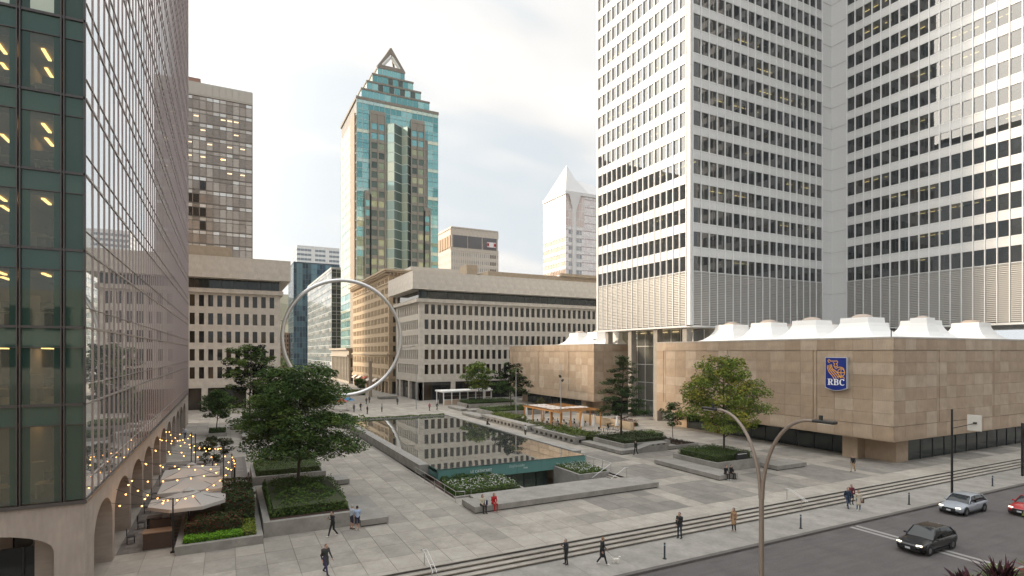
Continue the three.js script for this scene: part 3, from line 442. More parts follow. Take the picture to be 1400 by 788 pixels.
{ // bronze office tower behind the left stone block
  const t = thing('bronze_tower', 'bronze glass slab tower with pale panel bands rising behind the left stone block', 'building', [-26, 0, 212]);
  const core = new GB(t); core.box(-60, 7.3, -0.03, 96.5, 200.15, 226); part(t, 'core', core, M.concrete);
  const gl = [[0.30, 0.255, 0.215], [0.36, 0.31, 0.265], [0.25, 0.215, 0.185], [0.42, 0.37, 0.32]].map(c => glass(c, { metalness: 0.55, roughness: 0.04 })), pa = [[0.68, 0.66, 0.62], [0.58, 0.54, 0.49], [0.76, 0.75, 0.72], [0.45, 0.40, 0.35]].map(c => mat(c, 0.35, { metalness: 0.2 })), panes = [], bars = new GB(t);
  const dk = glass([0.03, 0.028, 0.026], { metalness: 0.2 });
  faceGrid(t, { k: 'Z', at: 200 }, -60, 7.3, 36, 34, 92.8, 14, (i, j) => [[0.04, 0.70, (j > 3 && j < 8 && i > 25 && i < 29 && rnd() < 0.7) ? dk : pick(gl)], [0.72, 0.98, rnd() < 0.68 ? pick(pa) : pick(gl)]], panes, bars, { mw: 0.22, mh: 0.12 });
  emitPanes(t, panes, 'window_pane', 300, vcGlass(0.3, 0.1)); part(t, 'mullions', bars, mat([0.20, 0.165, 0.135], 0.5, { metalness: 0.4 }));
  const cr = new GB(t); cr.box(-60, 7.4, 92.9, 97, 199.8, 200.1); for (let x = -60; x < 7; x += 1.87) cr.box(x, x + 1.6, 93.3, 96.6, 199.7, 199.79); part(t, 'crown_band', cr, mat([0.45, 0.42, 0.37], 0.6)); const st = new GB(t); st.box(-11, -7.5, 96.5, 100, 204, 212); part(t, 'roof_plant_room', st, mat([0.28, 0.16, 0.12], 0.9)); const sd = new GB(t); sd.box(7.3, 7.5, 0, 97, 200.1, 226); part(t, 'end_wall', sd, mat([0.5, 0.47, 0.42], 0.7));
  const lm = new GB(t); for (let k = 0; k < 16; k++) { const i = Math.floor(rr(26, 35)), j = Math.floor(rr(6, 13)), u = -60 + 1.87 * i; lm.box(u + 0.3, u + 1.6, 34 + 4.2 * j + 1.9, 34 + 4.2 * j + 2.25, 199.93, 199.96); } part(t, 'lit_window_strips', lm, mat([1, 0.8, 0.5], 0.6, { emissive: new THREE.Color(1, 0.72, 0.4), emissiveIntensity: 1.1 }));
}
{ // warm classical office building on the avenue
  const t = thing('classical_building', 'warm stone classical building with deep cornice along the avenue behind the ring', 'building', [59, 0, 193]);
  const X0 = 43.6, FA = 167, FBk = 221, H = 36.6, wall = new GB(t), panes = [], trim = new GB(t); const wm = mat([0.60, 0.455, 0.30], 0.85, { map: T.stone }), win = [[0.10, 0.085, 0.07], [0.07, 0.06, 0.05], [0.16, 0.14, 0.115]].map(c => glass(c, { metalness: 0.12 }));
  const rows = []; for (let k = 0; k < 10; k++) rows.push(k < 2 ? [5.2 + k * 3.6, 7.4 + k * 3.6] : [12.7 + (k - 2) * 2.95, 14.5 + (k - 2) * 2.95]);
  const vs = [4.4]; for (const r of rows) vs.push(...r); vs.push(H);
  for (const { w, a, b } of [{ w: { k: 'X', at: X0 }, a: FA, b: FBk }, { w: { k: 'Z', at: FA }, a: X0, b: 74 }]) {
    const us = [a], c = []; let i = 0; for (let u = a + 1.3; u < b - 1.5; i++) { us.push(u, u + 0.85); c.push(u); u += (i % 3 === 2) ? 2.15 : 1.25; } us.push(b);
    gridWall(wall, w, us, vs, (i, j) => i % 2 === 1 && j % 2 === 1, 0.3); for (const u of c) for (const r of rows) panes.push({ w, u0: u, u1: u + 0.85, v0: r[0], v1: r[1], out: -0.25, m: pick(win) });
    for (const [y, h, o] of [[11.7, 0.5, 0.5], [4.3, 0.4, 0.35], [33.4, 0.35, 0.3]]) wbox(trim, w, a, b, y, y + h, -0.1, o); wbox(trim, w, a - 1.2, b, H, H + 0.5, -0.5, 1.3); wbox(trim, w, a - 1.5, b, H + 0.5, H + 1.0, -0.5, 1.7); for (let u = a; u < b; u += 1.1) wbox(trim, w, u, u + 0.4, H - 0.7, H, -0.1, 1.0);
    for (let u = a; u < b - 2; u += 4.3) { wbox(wall, w, u, u + 1.0, -0.03, 4.4, -0.6, 0.05); panes.push({ w, u0: u + 1, u1: u + 4.3, v0: 0, v1: 3.6, out: -0.4, m: pick(win) }); wbox(wall, w, u + 1.0, u + 4.3, 3.6, 4.4, -0.6, 0); }
  }
  const core = new GB(t); core.box(X0 + 0.62, 74, 0, H + 0.6, FA + 0.62, FBk); part(t, 'core', core, wm); part(t, 'stone_wall', wall, wm); part(t, 'cornices', trim, mat([0.60, 0.47, 0.33], 0.8, { map: T.stone }));
  emitPanes(t, panes, 'window_pane', 300, vcGlass(0.12)); const aw = mat([0.62, 0.56, 0.5], 0.8); for (let k = 0; k < 6; k++) { const f = FA + 5 + k * 8; const g = new GB(t); g.quad([X0 - 0.05, 4.1, -f], [X0 - 0.05, 4.1, -(f + 4)], [X0 - 1.5, 3.2, -(f + 4)], [X0 - 1.5, 3.2, -f]); g.quad([X0 - 1.5, 3.2, -f], [X0 - 1.5, 3.2, -(f + 4)], [X0 - 1.5, 2.95, -(f + 4)], [X0 - 1.5, 2.95, -f]); part(t, 'awning', g, pick([aw, mat([0.45, 0.1, 0.06], 0.8), aw])); }
  const rf = new GB(t); rf.box(52, 72, H + 0.6, H + 3.2, 172, 210); part(t, 'roof_plant_room', rf, mat([0.5, 0.48, 0.44], 0.8));
}
{ // old bank facade
  const t = thing('old_bank', 'low grey stone bank front with arched doorway on the avenue', 'building', [45, 0, 248]); const g = new GB(t), tr = new GB(t), panes = [], m = mat([0.43, 0.375, 0.305], 0.85, { map: T.stone }), win = glass([0.06, 0.05, 0.045]);
  const w = { k: 'X', at: 43.4 }; const us = [228], vs = [-0.03, 1, 5.2, 6.6, 10.2, 13.5]; const c = []; for (let u = 230; u < 268; u += 3.4) { us.push(u, u + 1.6); c.push(u); } us.push(270); gridWall(g, w, us, vs, (i, j) => i % 2 === 1 && (j === 1 || j === 3), 0.5); for (const u of c) { panes.push({ w, u0: u, u1: u + 1.6, v0: 1, v1: 5.2, out: -0.45, m: win }, { w, u0: u, u1: u + 1.6, v0: 6.6, v1: 10.2, out: -0.45, m: win }); wbox(g, w, u - 1.1, u - 0.55, 1, 10.6, 0, 0.35); }
  wbox(tr, w, 227.4, 270, 10.8, 11.5, 0, 0.7); wbox(tr, w, 227, 270, 13.5, 14.3, -0.5, 1.0); tr.box(42.4, 47, 13.5, 14.31, 226.9, 228); tr.box(42.7, 47, 10.8, 11.51, 227.3, 228);
  const z = { k: 'Z', at: 228 }; gridWall(g, z, [43.4, 44.1, 45.7, 47], vs, (i, j) => i === 1 && (j === 1 || j === 3), 0.5); panes.push({ w: z, u0: 44.1, u1: 45.7, v0: 1, v1: 5.2, out: -0.45, m: win }, { w: z, u0: 44.1, u1: 45.7, v0: 6.6, v1: 10.2, out: -0.45, m: win });
  const bx = new GB(t); bx.box(43.95, 47, 0, 14, 228.55, 270); part(t, 'core', bx, M.concrete); part(t, 'stone_wall', g, m); part(t, 'cornices', tr, m); emitPanes(t, panes, 'window_pane', 100, win);
}
{ // turquoise tower with stepped crown and open gable
  const t = thing('turquoise_tower', 'turquoise glass skyscraper with stepped crown and open triangular gable', 'building', [63, 0, 243]);
  const X0 = 46, X1 = 80.2, FA = 226, FB_ = 260, H = 113.8, panes = [], bars = new GB(t), gran = new GB(t), granW = new GB(t);
  const tq = [[0.17, 0.40, 0.42], [0.22, 0.47, 0.48], [0.30, 0.55, 0.54], [0.13, 0.33, 0.34]].map(c => glass(c, { metalness: 0.55, roughness: 0.03 })), gy = [[0.36, 0.38, 0.24], [0.42, 0.43, 0.28], [0.28, 0.33, 0.22]].map(c => glass(c, { metalness: 0.5, roughness: 0.05 })), pale = [[0.55, 0.66, 0.56], [0.66, 0.70, 0.55], [0.48, 0.64, 0.6]].map(c => glass(c, { metalness: 0.45, roughness: 0.05 })), dk = [[0.07, 0.10, 0.09], [0.10, 0.14, 0.12]].map(c => glass(c, { metalness: 0.25 })), gr = mat([0.33, 0.30, 0.25], 0.6, { map: T.fine });
  const core = new GB(t); core.box(X0 + 0.3, X1, -0.03, H, FA + 0.3, FB_); part(t, 'core', core, M.concrete);
  const wz = { k: 'Z', at: FA }, wx = { k: 'X', at: X0 }, FL = 29, y0 = 0;
  const band = (pal, i, j) => pal[Math.floor(clamp(vnoise(i * 0.35 + 3, j * 0.5, pal.length) * 1.5 - 0.25, 0, 0.999) * pal.length)]; const mid = j => (j > 17 ? tq : j > 11 ? (j % 2 ? tq : gy) : gy);
  faceGrid(t, wz, X0, X1, 15, y0, H, FL, (i, j) => (i > 2 && i < 6 && j < 27) || (i > 5 && i < 9 && j < 27) || (i > 9 && i < 13 && j < 26) ? [] : [[0, 0.62, band(i > 12 ? tq : mid(j), i, j)], [0.62, 1, band(j % 3 === 1 ? pale : mid(j), i, j)]], panes, bars, { mw: 0.14, mh: 0.16 });
  faceGrid(t, wx, FA, FB_, 10, y0, H - 6, FL - 1, (i, j) => i < 3 ? [] : [[0, 0.7, band(j > 9 ? pale : tq, i, j)], [0.7, 1, band(pale, i, j)]], panes, bars, { mw: 0.16, mh: 0.2 });
  { const g2 = new GB(t); g2.box(X0 - 0.4, X0 + 0.3, 0, H - 5, FA + 2.2, FA + 10.5); part(t, 'granite_strip', g2, mat([0.34, 0.26, 0.18], 0.7, { map: T.stone })); }
  const bay = (a, b, top, cols) => { const w = { k: 'Z', at: FA - 0.9 }, us = [a], vs = [0]; const d = (b - a) / cols; for (let i = 0; i < cols; i++) us.push(a + i * d + 0.35, a + (i + 1) * d - 0.35); us.push(b); for (let y = 1; y + 2.5 < top; y += 3.9) vs.push(y, y + 2.5); vs.push(top); gridWall(gran, w, us, vs, (i, j) => i % 2 === 1 && j % 2 === 1, 0.3);
    for (let i = 0; i < cols; i++) for (let y = 1; y + 2.5 < top; y += 3.9) panes.push({ w, u0: us[1 + 2 * i], u1: us[2 + 2 * i], v0: y, v1: y + 2.5, out: -0.2, m: top - y < 12 ? band(tq, i, y) : rnd() < 0.6 ? pick(dk) : pick(gy) }); gran.box(a, a + 0.05, 0, top, FA - 0.9, FA); gran.box(b - 0.05, b, 0, top, FA - 0.9, FA); gran.box(a, b, top, top + 0.05, FA - 0.9, FA); wbox(gran, w, a - 0.1, b + 0.1, top, top + 1.4, -0.9, 0.12); for (let i = 0; i <= cols; i++) wbox(gran, w, a + i * d - 0.22, a + i * d + 0.22, 0, top, 0.002, 0.35); };
  bay(51.4, 57.3, 108.5, 2); bay(49.2, 51.4, 76, 1); bay(68.2, 73.8, 108, 2); bay(73.8, 76.4, 72, 1);
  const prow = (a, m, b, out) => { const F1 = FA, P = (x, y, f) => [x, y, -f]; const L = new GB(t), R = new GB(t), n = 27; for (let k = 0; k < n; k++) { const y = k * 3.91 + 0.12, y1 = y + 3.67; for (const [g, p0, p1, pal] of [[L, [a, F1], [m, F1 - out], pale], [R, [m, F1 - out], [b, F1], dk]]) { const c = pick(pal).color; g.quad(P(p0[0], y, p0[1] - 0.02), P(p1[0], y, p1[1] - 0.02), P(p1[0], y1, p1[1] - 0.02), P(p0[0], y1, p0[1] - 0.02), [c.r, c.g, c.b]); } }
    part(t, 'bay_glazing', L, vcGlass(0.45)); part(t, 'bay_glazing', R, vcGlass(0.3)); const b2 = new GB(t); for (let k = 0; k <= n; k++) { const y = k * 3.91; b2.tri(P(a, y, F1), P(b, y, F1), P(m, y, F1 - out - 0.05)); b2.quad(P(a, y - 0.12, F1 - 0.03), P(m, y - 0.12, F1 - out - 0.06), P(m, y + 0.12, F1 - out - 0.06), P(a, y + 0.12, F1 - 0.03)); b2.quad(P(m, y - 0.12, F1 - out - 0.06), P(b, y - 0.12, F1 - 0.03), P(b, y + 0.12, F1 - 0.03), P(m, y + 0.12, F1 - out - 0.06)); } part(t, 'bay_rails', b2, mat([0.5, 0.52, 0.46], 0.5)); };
  prow(57.3, 60.5, 64.4, 2.8); prow(64.4, 66.2, 68.2, 2.2);
  part(t, 'granite_bays', gran, gr);
  // stepped crown
  const crown = new GB(t), cor = new GB(t); let xa = X0, xb = X1, fa = FA, y = H; const corM = mat([0.22, 0.19, 0.155], 0.7); cor.box(xa - 0.25, xb + 0.25, y, y + 1.1, fa - 0.25, FB_);
  for (let k = 0; k < 4; k++) { xa = [48.45, 51.15, 53.98, 56.84][k]; xb = [77.07, 74.05, 71.39, 68.38][k]; fa = 228.4 + 2.4 * k; const h = 4.15; crown.box(xa + 0.2, xb - 0.2, y, y + h + 1, fa + 0.2, FB_ - 2 * k); faceGrid(t, { k: 'Z', at: fa }, xa, xb, 12 - 2 * k, y + 1, y + h + 1, 1, (i) => [[0, 1, (k === 1 && (i === 2 || i === 4 || i === 6 || i === 8)) || (k === 2 && (i === 3 || i === 5)) ? dk[0] : band(tq, i, k * 3)]], panes, bars, { mw: 0.14 }); faceGrid(t, { k: 'X', at: xa }, fa, FB_ - 3 * k, 8, y + 1, y + h + 1, 1, () => [[0, 1, pick(pale)]], panes, bars, { mw: 0.14 }); y += h; cor.box(xa - 0.25, xb + 0.25, y + 1, y + 1.7, fa - 0.25, FB_ - 2 * k); y += 0.5; }
  part(t, 'crown_core', crown, M.concrete); part(t, 'cornices', cor, corM);
  { const gx = (xa + xb) / 2, hw = (xb - xa) / 2 + 0.4, bY = y + 1.2, ap = bY + 9.2; const sh = new THREE.Shape(); sh.moveTo(gx - hw, bY); sh.lineTo(gx + hw, bY); sh.lineTo(gx, ap); const ho = new THREE.Path(); ho.moveTo(gx - hw + 2.1, bY + 1.0); ho.lineTo(gx, bY + 6.6); ho.lineTo(gx + hw - 2.1, bY + 1.0); sh.holes.push(ho); const ge = new THREE.ExtrudeGeometry(sh, { depth: 1.0, bevelEnabled: false }); ge.translate(-63, 0, 243 - fa - 1); part(t, 'gable_frame', ge, corM);
    const wf = new GB(t); for (const s of [-1, 1]) wf.tube([[gx + s * (hw - 2.4), bY + 1, -fa - 0.6], [gx + s * 0.3, bY + 5.4, -fa - 0.6]], 0.75, 6); part(t, 'gable_braces', wf, mat([0.7, 0.71, 0.68], 0.6)); const bk = new GB(t); bk.tri([gx - hw + 0.6, bY, -fa - 9], [gx + hw - 0.6, bY, -fa - 9], [gx, bY + 0.5, -fa - 9]); for (const s of [-1, 1]) bk.tube([[gx + s * hw, bY, -fa - 14], [gx, ap, -fa - 0.8]], 0.5, 5); part(t, 'gable_back', bk, corM); }
  emitPanes(t, panes, 'window_pane', 300, vcGlass(0.5)); part(t, 'mullions', bars, mat([0.42, 0.46, 0.43], 0.5, { metalness: 0.3 }));
}
function slabTower(name, label, X0, X1, F0, F1, H, o) {
  const t = thing(name, label, 'building', [(X0 + X1) / 2, 0, (F0 + F1) / 2]), panes = [], bars = new GB(t), core = new GB(t); core.box(X0 + 0.2, X1, -0.03, H - 0.2, F0 + 0.2, F1); part(t, 'core', core, o.coreM ?? M.concrete);
  faceGrid(t, { k: 'Z', at: F0 }, X0, X1, o.nz, o.y0 ?? 0, o.top ?? H, o.rows, o.cz, panes, bars, o); if (o.nx) faceGrid(t, { k: 'X', at: X0 }, F0, F1, o.nx, o.y0 ?? 0, o.top ?? H, o.rows, o.cx, panes, bars, o);
  emitPanes(t, panes, 'window_pane', o.max ?? 300, vcGlass(o.metal ?? 0.3, 0.06)); part(t, 'mullions', bars, o.barM); const rf = new GB(t); rf.box(X0 - 0.2, X1, H - 0.2, H + 0.8, F0 - 0.2, F1); part(t, 'parapet', rf, o.barM); return t;
}
{
  const gg = [[0.25, 0.30, 0.32], [0.33, 0.38, 0.40], [0.20, 0.25, 0.27], [0.42, 0.46, 0.47]].map(c => glass(c, { metalness: 0.45, roughness: 0.06 })), dg = [[0.045, 0.06, 0.05], [0.08, 0.10, 0.075], [0.03, 0.04, 0.04]].map(c => glass(c, { metalness: 0.25 })), pl = mat([0.52, 0.52, 0.50], 0.5);
  slabTower('grey_glass_block', 'grey glass office block with pale stepped bands facing the avenue', 44, 62, 273, 360, 52, { nz: 8, nx: 26, rows: 13, cz: () => [[0, 0.6, pick(dg)], [0.62, 1, pick(dg)]], cx: (i, j) => [[0, 0.55, pick((i + j) % 7 < 3 ? gg : gg.slice(0, 3))], [0.57, 1, (i * 2 + j * 3) % 13 < 6 ? pl : pick(gg)]], barM: mat([0.36, 0.37, 0.36], 0.5), mw: 0.2, mh: 0.25 });
  const bl = [[0.03, 0.075, 0.11], [0.06, 0.13, 0.17], [0.018, 0.045, 0.07], [0.12, 0.22, 0.26]].map(c => glass(c, { metalness: 0.4, roughness: 0.04 }));
  slabTower('dark_blue_tower', 'dark blue glass tower with paler vertical strips at the end of the avenue', 44, 77, 441, 480, 79, { nz: 16, nx: 10, rows: 20, cz: (i, j) => [[0, 1, j > 11 && (i % 5 === 1 || i % 5 === 2) ? bl[3] : pick(bl.slice(0, 3))]], cx: () => [[0, 1, pick(bl)]], barM: mat([0.05, 0.07, 0.09], 0.4, { metalness: 0.4 }), mw: 0.25, mh: 0.3 });
  const wg = glass([0.22, 0.25, 0.27], { metalness: 0.3 }), wp = mat([0.74, 0.74, 0.72], 0.6);
  slabTower('white_band_tower', 'distant white tower with ribbon windows above the dark blue glass tower', 53, 88, 505, 540, 103, { nz: 12, nx: 6, rows: 26, cz: (i) => i === 4 || i === 8 ? [[0, 1, wp]] : [[0, 0.5, wg], [0.5, 1, wp]], cx: () => [[0, 0.5, wg], [0.5, 1, wp]], barM: wp, mw: 0.1, mh: 0.1 });
  // beige block with louvred attic and red sign
  const be = mat([0.68, 0.60, 0.51], 0.8, { map: T.stone }), bw = [[0.46, 0.42, 0.36], [0.40, 0.38, 0.34], [0.5, 0.46, 0.4]].map(c => glass(c, { metalness: 0.2, roughness: 0.2 })), bd = glass([0.09, 0.06, 0.05]);
  const hb = slabTower('beige_office_block', 'beige office block with dark louvred attic and a small red and white sign', 114.5, 144.2, 300, 322, 84, { nz: 22, nx: 14, rows: 17, top: 71, cz: (i, j) => [[0.32, 0.8, i > 17 && i < 21 ? bd : pick(bw)], [0.02, 0.3, be], [0.82, 0.98, be]], cx: () => [[0.25, 0.8, pick(bw)], [0.0, 0.25, be], [0.8, 1, be]], barM: be, coreM: be, mw: 0.5, mh: 0.05 });
  { const g = new GB(hb), l = mat([0.16, 0.155, 0.16], 0.7), l2 = mat([0.38, 0.27, 0.18], 0.8); for (const [a, b] of [[115.6, 124], [125, 133.4], [134.4, 143]]) { const q = new GB(hb); q.box(a, b, 73, 80, 299.7, 299.95); for (let x = a + 0.4; x < b; x += 0.8) q.box(x, x + 0.15, 73, 80, 299.55, 299.7); part(hb, 'louvre_panel', q, l); } for (let k = 0; k < 5; k++) { const q = new GB(hb); q.box(114.1, 114.4, 73, 80, 301 + k * 4.2, 304.2 + k * 4.2); part(hb, 'louvre_panel', q, l2); } g.box(113.9, 144.4, 71, 73, 299.8, 300.3); g.box(113.9, 144.4, 80, 84, 299.8, 300.3); part(hb, 'attic_bands', g, be);
    const s = new GB(hb); s.box(136.6, 142.4, 74.6, 77.6, 299.3, 299.5); const so = part(hb, 'sign_panel', s, mat([0.72, 0.70, 0.70], 0.6)); const r = new GB(hb); for (const q of [136.6, 141.0]) { r.quad([q, 74.6, -299.28], [q + 1.4, 76.1, -299.28], [q + 1.4, 76.1, -299.28], [q, 77.6, -299.28]); r.quad([q + 1.4, 74.6, -299.28], [q + 1.4, 77.6, -299.28], [q + 0.3, 76.1, -299.28], [q + 0.3, 76.1, -299.28]); } part(so, 'sign_mark', r, mat([0.55, 0.03, 0.04], 0.6)); }
  // pink granite and glass tower with pyramid roof
  const pk = [[0.62, 0.50, 0.46], [0.66, 0.55, 0.50], [0.70, 0.60, 0.56]].map(c => mat(c, 0.5)), pw = [[0.74, 0.68, 0.66], [0.70, 0.63, 0.62], [0.78, 0.73, 0.71]].map(c => glass(c, { metalness: 0.25, roughness: 0.1 })), pbr = [[0.36, 0.24, 0.17], [0.42, 0.3, 0.22]].map(c => glass(c, { metalness: 0.3 })), pgr = [[0.36, 0.37, 0.38], [0.28, 0.29, 0.31]].map(c => glass(c, { metalness: 0.35 }));
  const lp = mat([0.72, 0.70, 0.68], 0.7); const X0 = 206, F0 = 322;
  const pt = slabTower('pink_tower', 'pale pink granite tower with pyramid roof and white corner spine', X0, 250, F0, 352, 121, { nz: 20, nx: 14, rows: 22, cz: (i, j) => (i > 0 && i < 6 && j < 18) ? [[0, 0.55, pick(pgr)], [0.55, 1, lp]] : (i < 7 && j > 17) ? [[0, 1, pick(pk)]] : [[0, 0.6, pick(pw)], [0.6, 1, pick(pw)]], cx: (i, j) => j < 17 ? [[0, 0.6, pick(pbr)], [0.62, 1, lp]] : [[0, 0.6, pick(pw)], [0.6, 1, pick(pw)]], barM: lp, mw: 0.25, mh: 0.5, max: 300, coreM: mat([0.5, 0.42, 0.4], 0.8) });
  const sp = new GB(pt); sp.box(X0 + 5.2, X0 + 7.6, 0, 112, F0 - 1.2, F0 - 0.1); sp.tri([X0 + 1.5, 122, -F0 + 1.6], [X0 + 12, 122, -F0 + 1.6], [X0 + 6.5, 106, -F0 + 0.8]); sp.box(X0 - 0.8, 251, 120.8, 123, F0 - 0.8, 352); part(pt, 'spine', sp, lp);
  const py = new GB(pt), A = [X0, 123, -F0], B = [X0 + 46, 123, -F0], Cc = [X0 + 46, 123, -352], D = [X0, 123, -352], r1 = [X0 + 10.5, 146.5, -(F0 + 15)], r2 = [X0 + 40, 134, -(F0 + 15)]; const mid = [X0 + 18, 137, -(F0 + 15)]; py.quad(A, [X0 + 20, 123, -F0], mid, r1); py.quad([X0 + 20, 123, -F0], B, r2, mid); py.tri(D, A, r1); py.quad(Cc, [X0 + 20, 123, -352], mid, r2); py.quad([X0 + 20, 123, -352], D, r1, mid); py.tri(B, Cc, r2); part(pt, 'pyramid_roof', py, mat([0.60, 0.59, 0.58], 0.6));
  const wg2 = new GB(pt); wg2.box(X0 - 5, X0 + 0.1, 0, 63, F0 + 3, 352); for (let y = 4; y < 62; y += 4.8) wg2.box(X0 - 5.3, X0 - 5.0, y, y + 1.6, F0 + 2.9, 352); part(pt, 'stepped_wing', wg2, mat([0.55, 0.43, 0.36], 0.5));
  // low far roofs and the office block the camera looks out from
  const fr = thing('far_roofline_block', 'low beige rooftop far behind the stone block with small vents', 'building', [175, 0, 270]); const fg = new GB(fr); fg.box(125, 205, -0.03, 41, 255, 285); part(fr, 'wall', fg, mat([0.56, 0.5, 0.43], 0.85, { map: T.stone })); const vt = new GB(fr); for (const x of [160, 163, 166]) vt.tube([[x, 41, -258], [x + 0.6, 43.6, -258]], [0.5, 0.3], 6); part(fr, 'vent', vt, M.darkMetal);
}
{ // brick block and wooded hill closing the avenue
  const t = thing('brick_block', 'small brown brick block far down the avenue below the hill', 'building', [36, 0, 470]); const g = new GB(t); g.box(33, 43.5, -0.03, 28, 470, 490); part(t, 'wall', g, mat([0.36, 0.22, 0.14], 0.9, { map: T.stone })); const p = []; faceGrid(t, { k: 'Z', at: 469.9 }, 33, 43.5, 5, 2, 27, 7, () => [[0.2, 0.8, stoneWin[0]]], p, null, { mw: 1 }); emitPanes(t, p, 'window_pane', 60, stoneWin[0]);
  const hb = new GB(); const N = 26, hf = (i, j) => [-500 + i * 60, 95 * Math.exp(-Math.pow((i - 9) / 6, 2)) * Math.min(1, j / 5) * (0.8 + 0.4 * vnoise(i * 0.7, j * 0.7)), -(620 + j * 60)]; for (let i = 0; i < N; i++) for (let j = 0; j < 9; j++) hb.quad(hf(i, j), hf(i + 1, j), hf(i + 1, j + 1), hf(i, j + 1)); struct('hill', hb.geo(), mat([0.20, 0.19, 0.12], 1, { map: T.concrete }));
}
{ // the office block on the camera's side of the road, mirrored in the near glass
  const t = thing('camera_side_block', 'stone office block on the near side of the road, behind the planted terrace', 'building', [0, 0, -14]); const g = new GB(t); g.box(-70, 75, -0.75, 9.35, -30, 3.4); part(t, 'terrace_wing', g, M.limestone); const b = new GB(t), p = [], br = new GB(t); b.box(-70, 75, 9.35, 19, -30, -6); part(t, 'upper_wall', b, M.paleStone); const gw = new GB(t); for (let x = -68; x < 74; x += 3.2) for (let y = 11; y < 16; y += 3.8) gw.quad([x + 2.2, y, -6.05 + 0], [x, y, -6.05], [x, y + 2.3, -6.05], [x + 2.2, y + 2.3, -6.05]); gw.p.forEach((v, k) => { if (k % 3 === 2) gw.p[k] = 6 - 0.05 - t.position.z; }); part(t, 'window_pane', gw, M.darkGlass, { kind: 'stuff' });
}
// ---------------------------------------------------------------- steel ring between the stone blocks
{
  const t = thing('steel_ring', 'giant polished steel ring hanging upright between the two stone blocks', 'sculpture', [25.9, 1.35, 142]);
  const g = new THREE.TorusGeometry(14.25, 0.46, 20, 140); g.translate(0, 14.75, 0); part(t, 'ring', g, mat([0.62, 0.61, 0.60], 0.34, { metalness: 1 }));
  for (const [x0, y0, x1, y1] of [[40.1, 13.5, 44.3, 14.2], [40.1, 20, 44.3, 20.4], [11.8, 13.5, 10.6, 14.2], [11.8, 20, 10.6, 20.4]]) { const b = new GB(t); b.tube([[x0, y0, -142], [x1, y1, -142.5]], 0.14, 8); part(t, 'bracket', b, M.steel); }
}
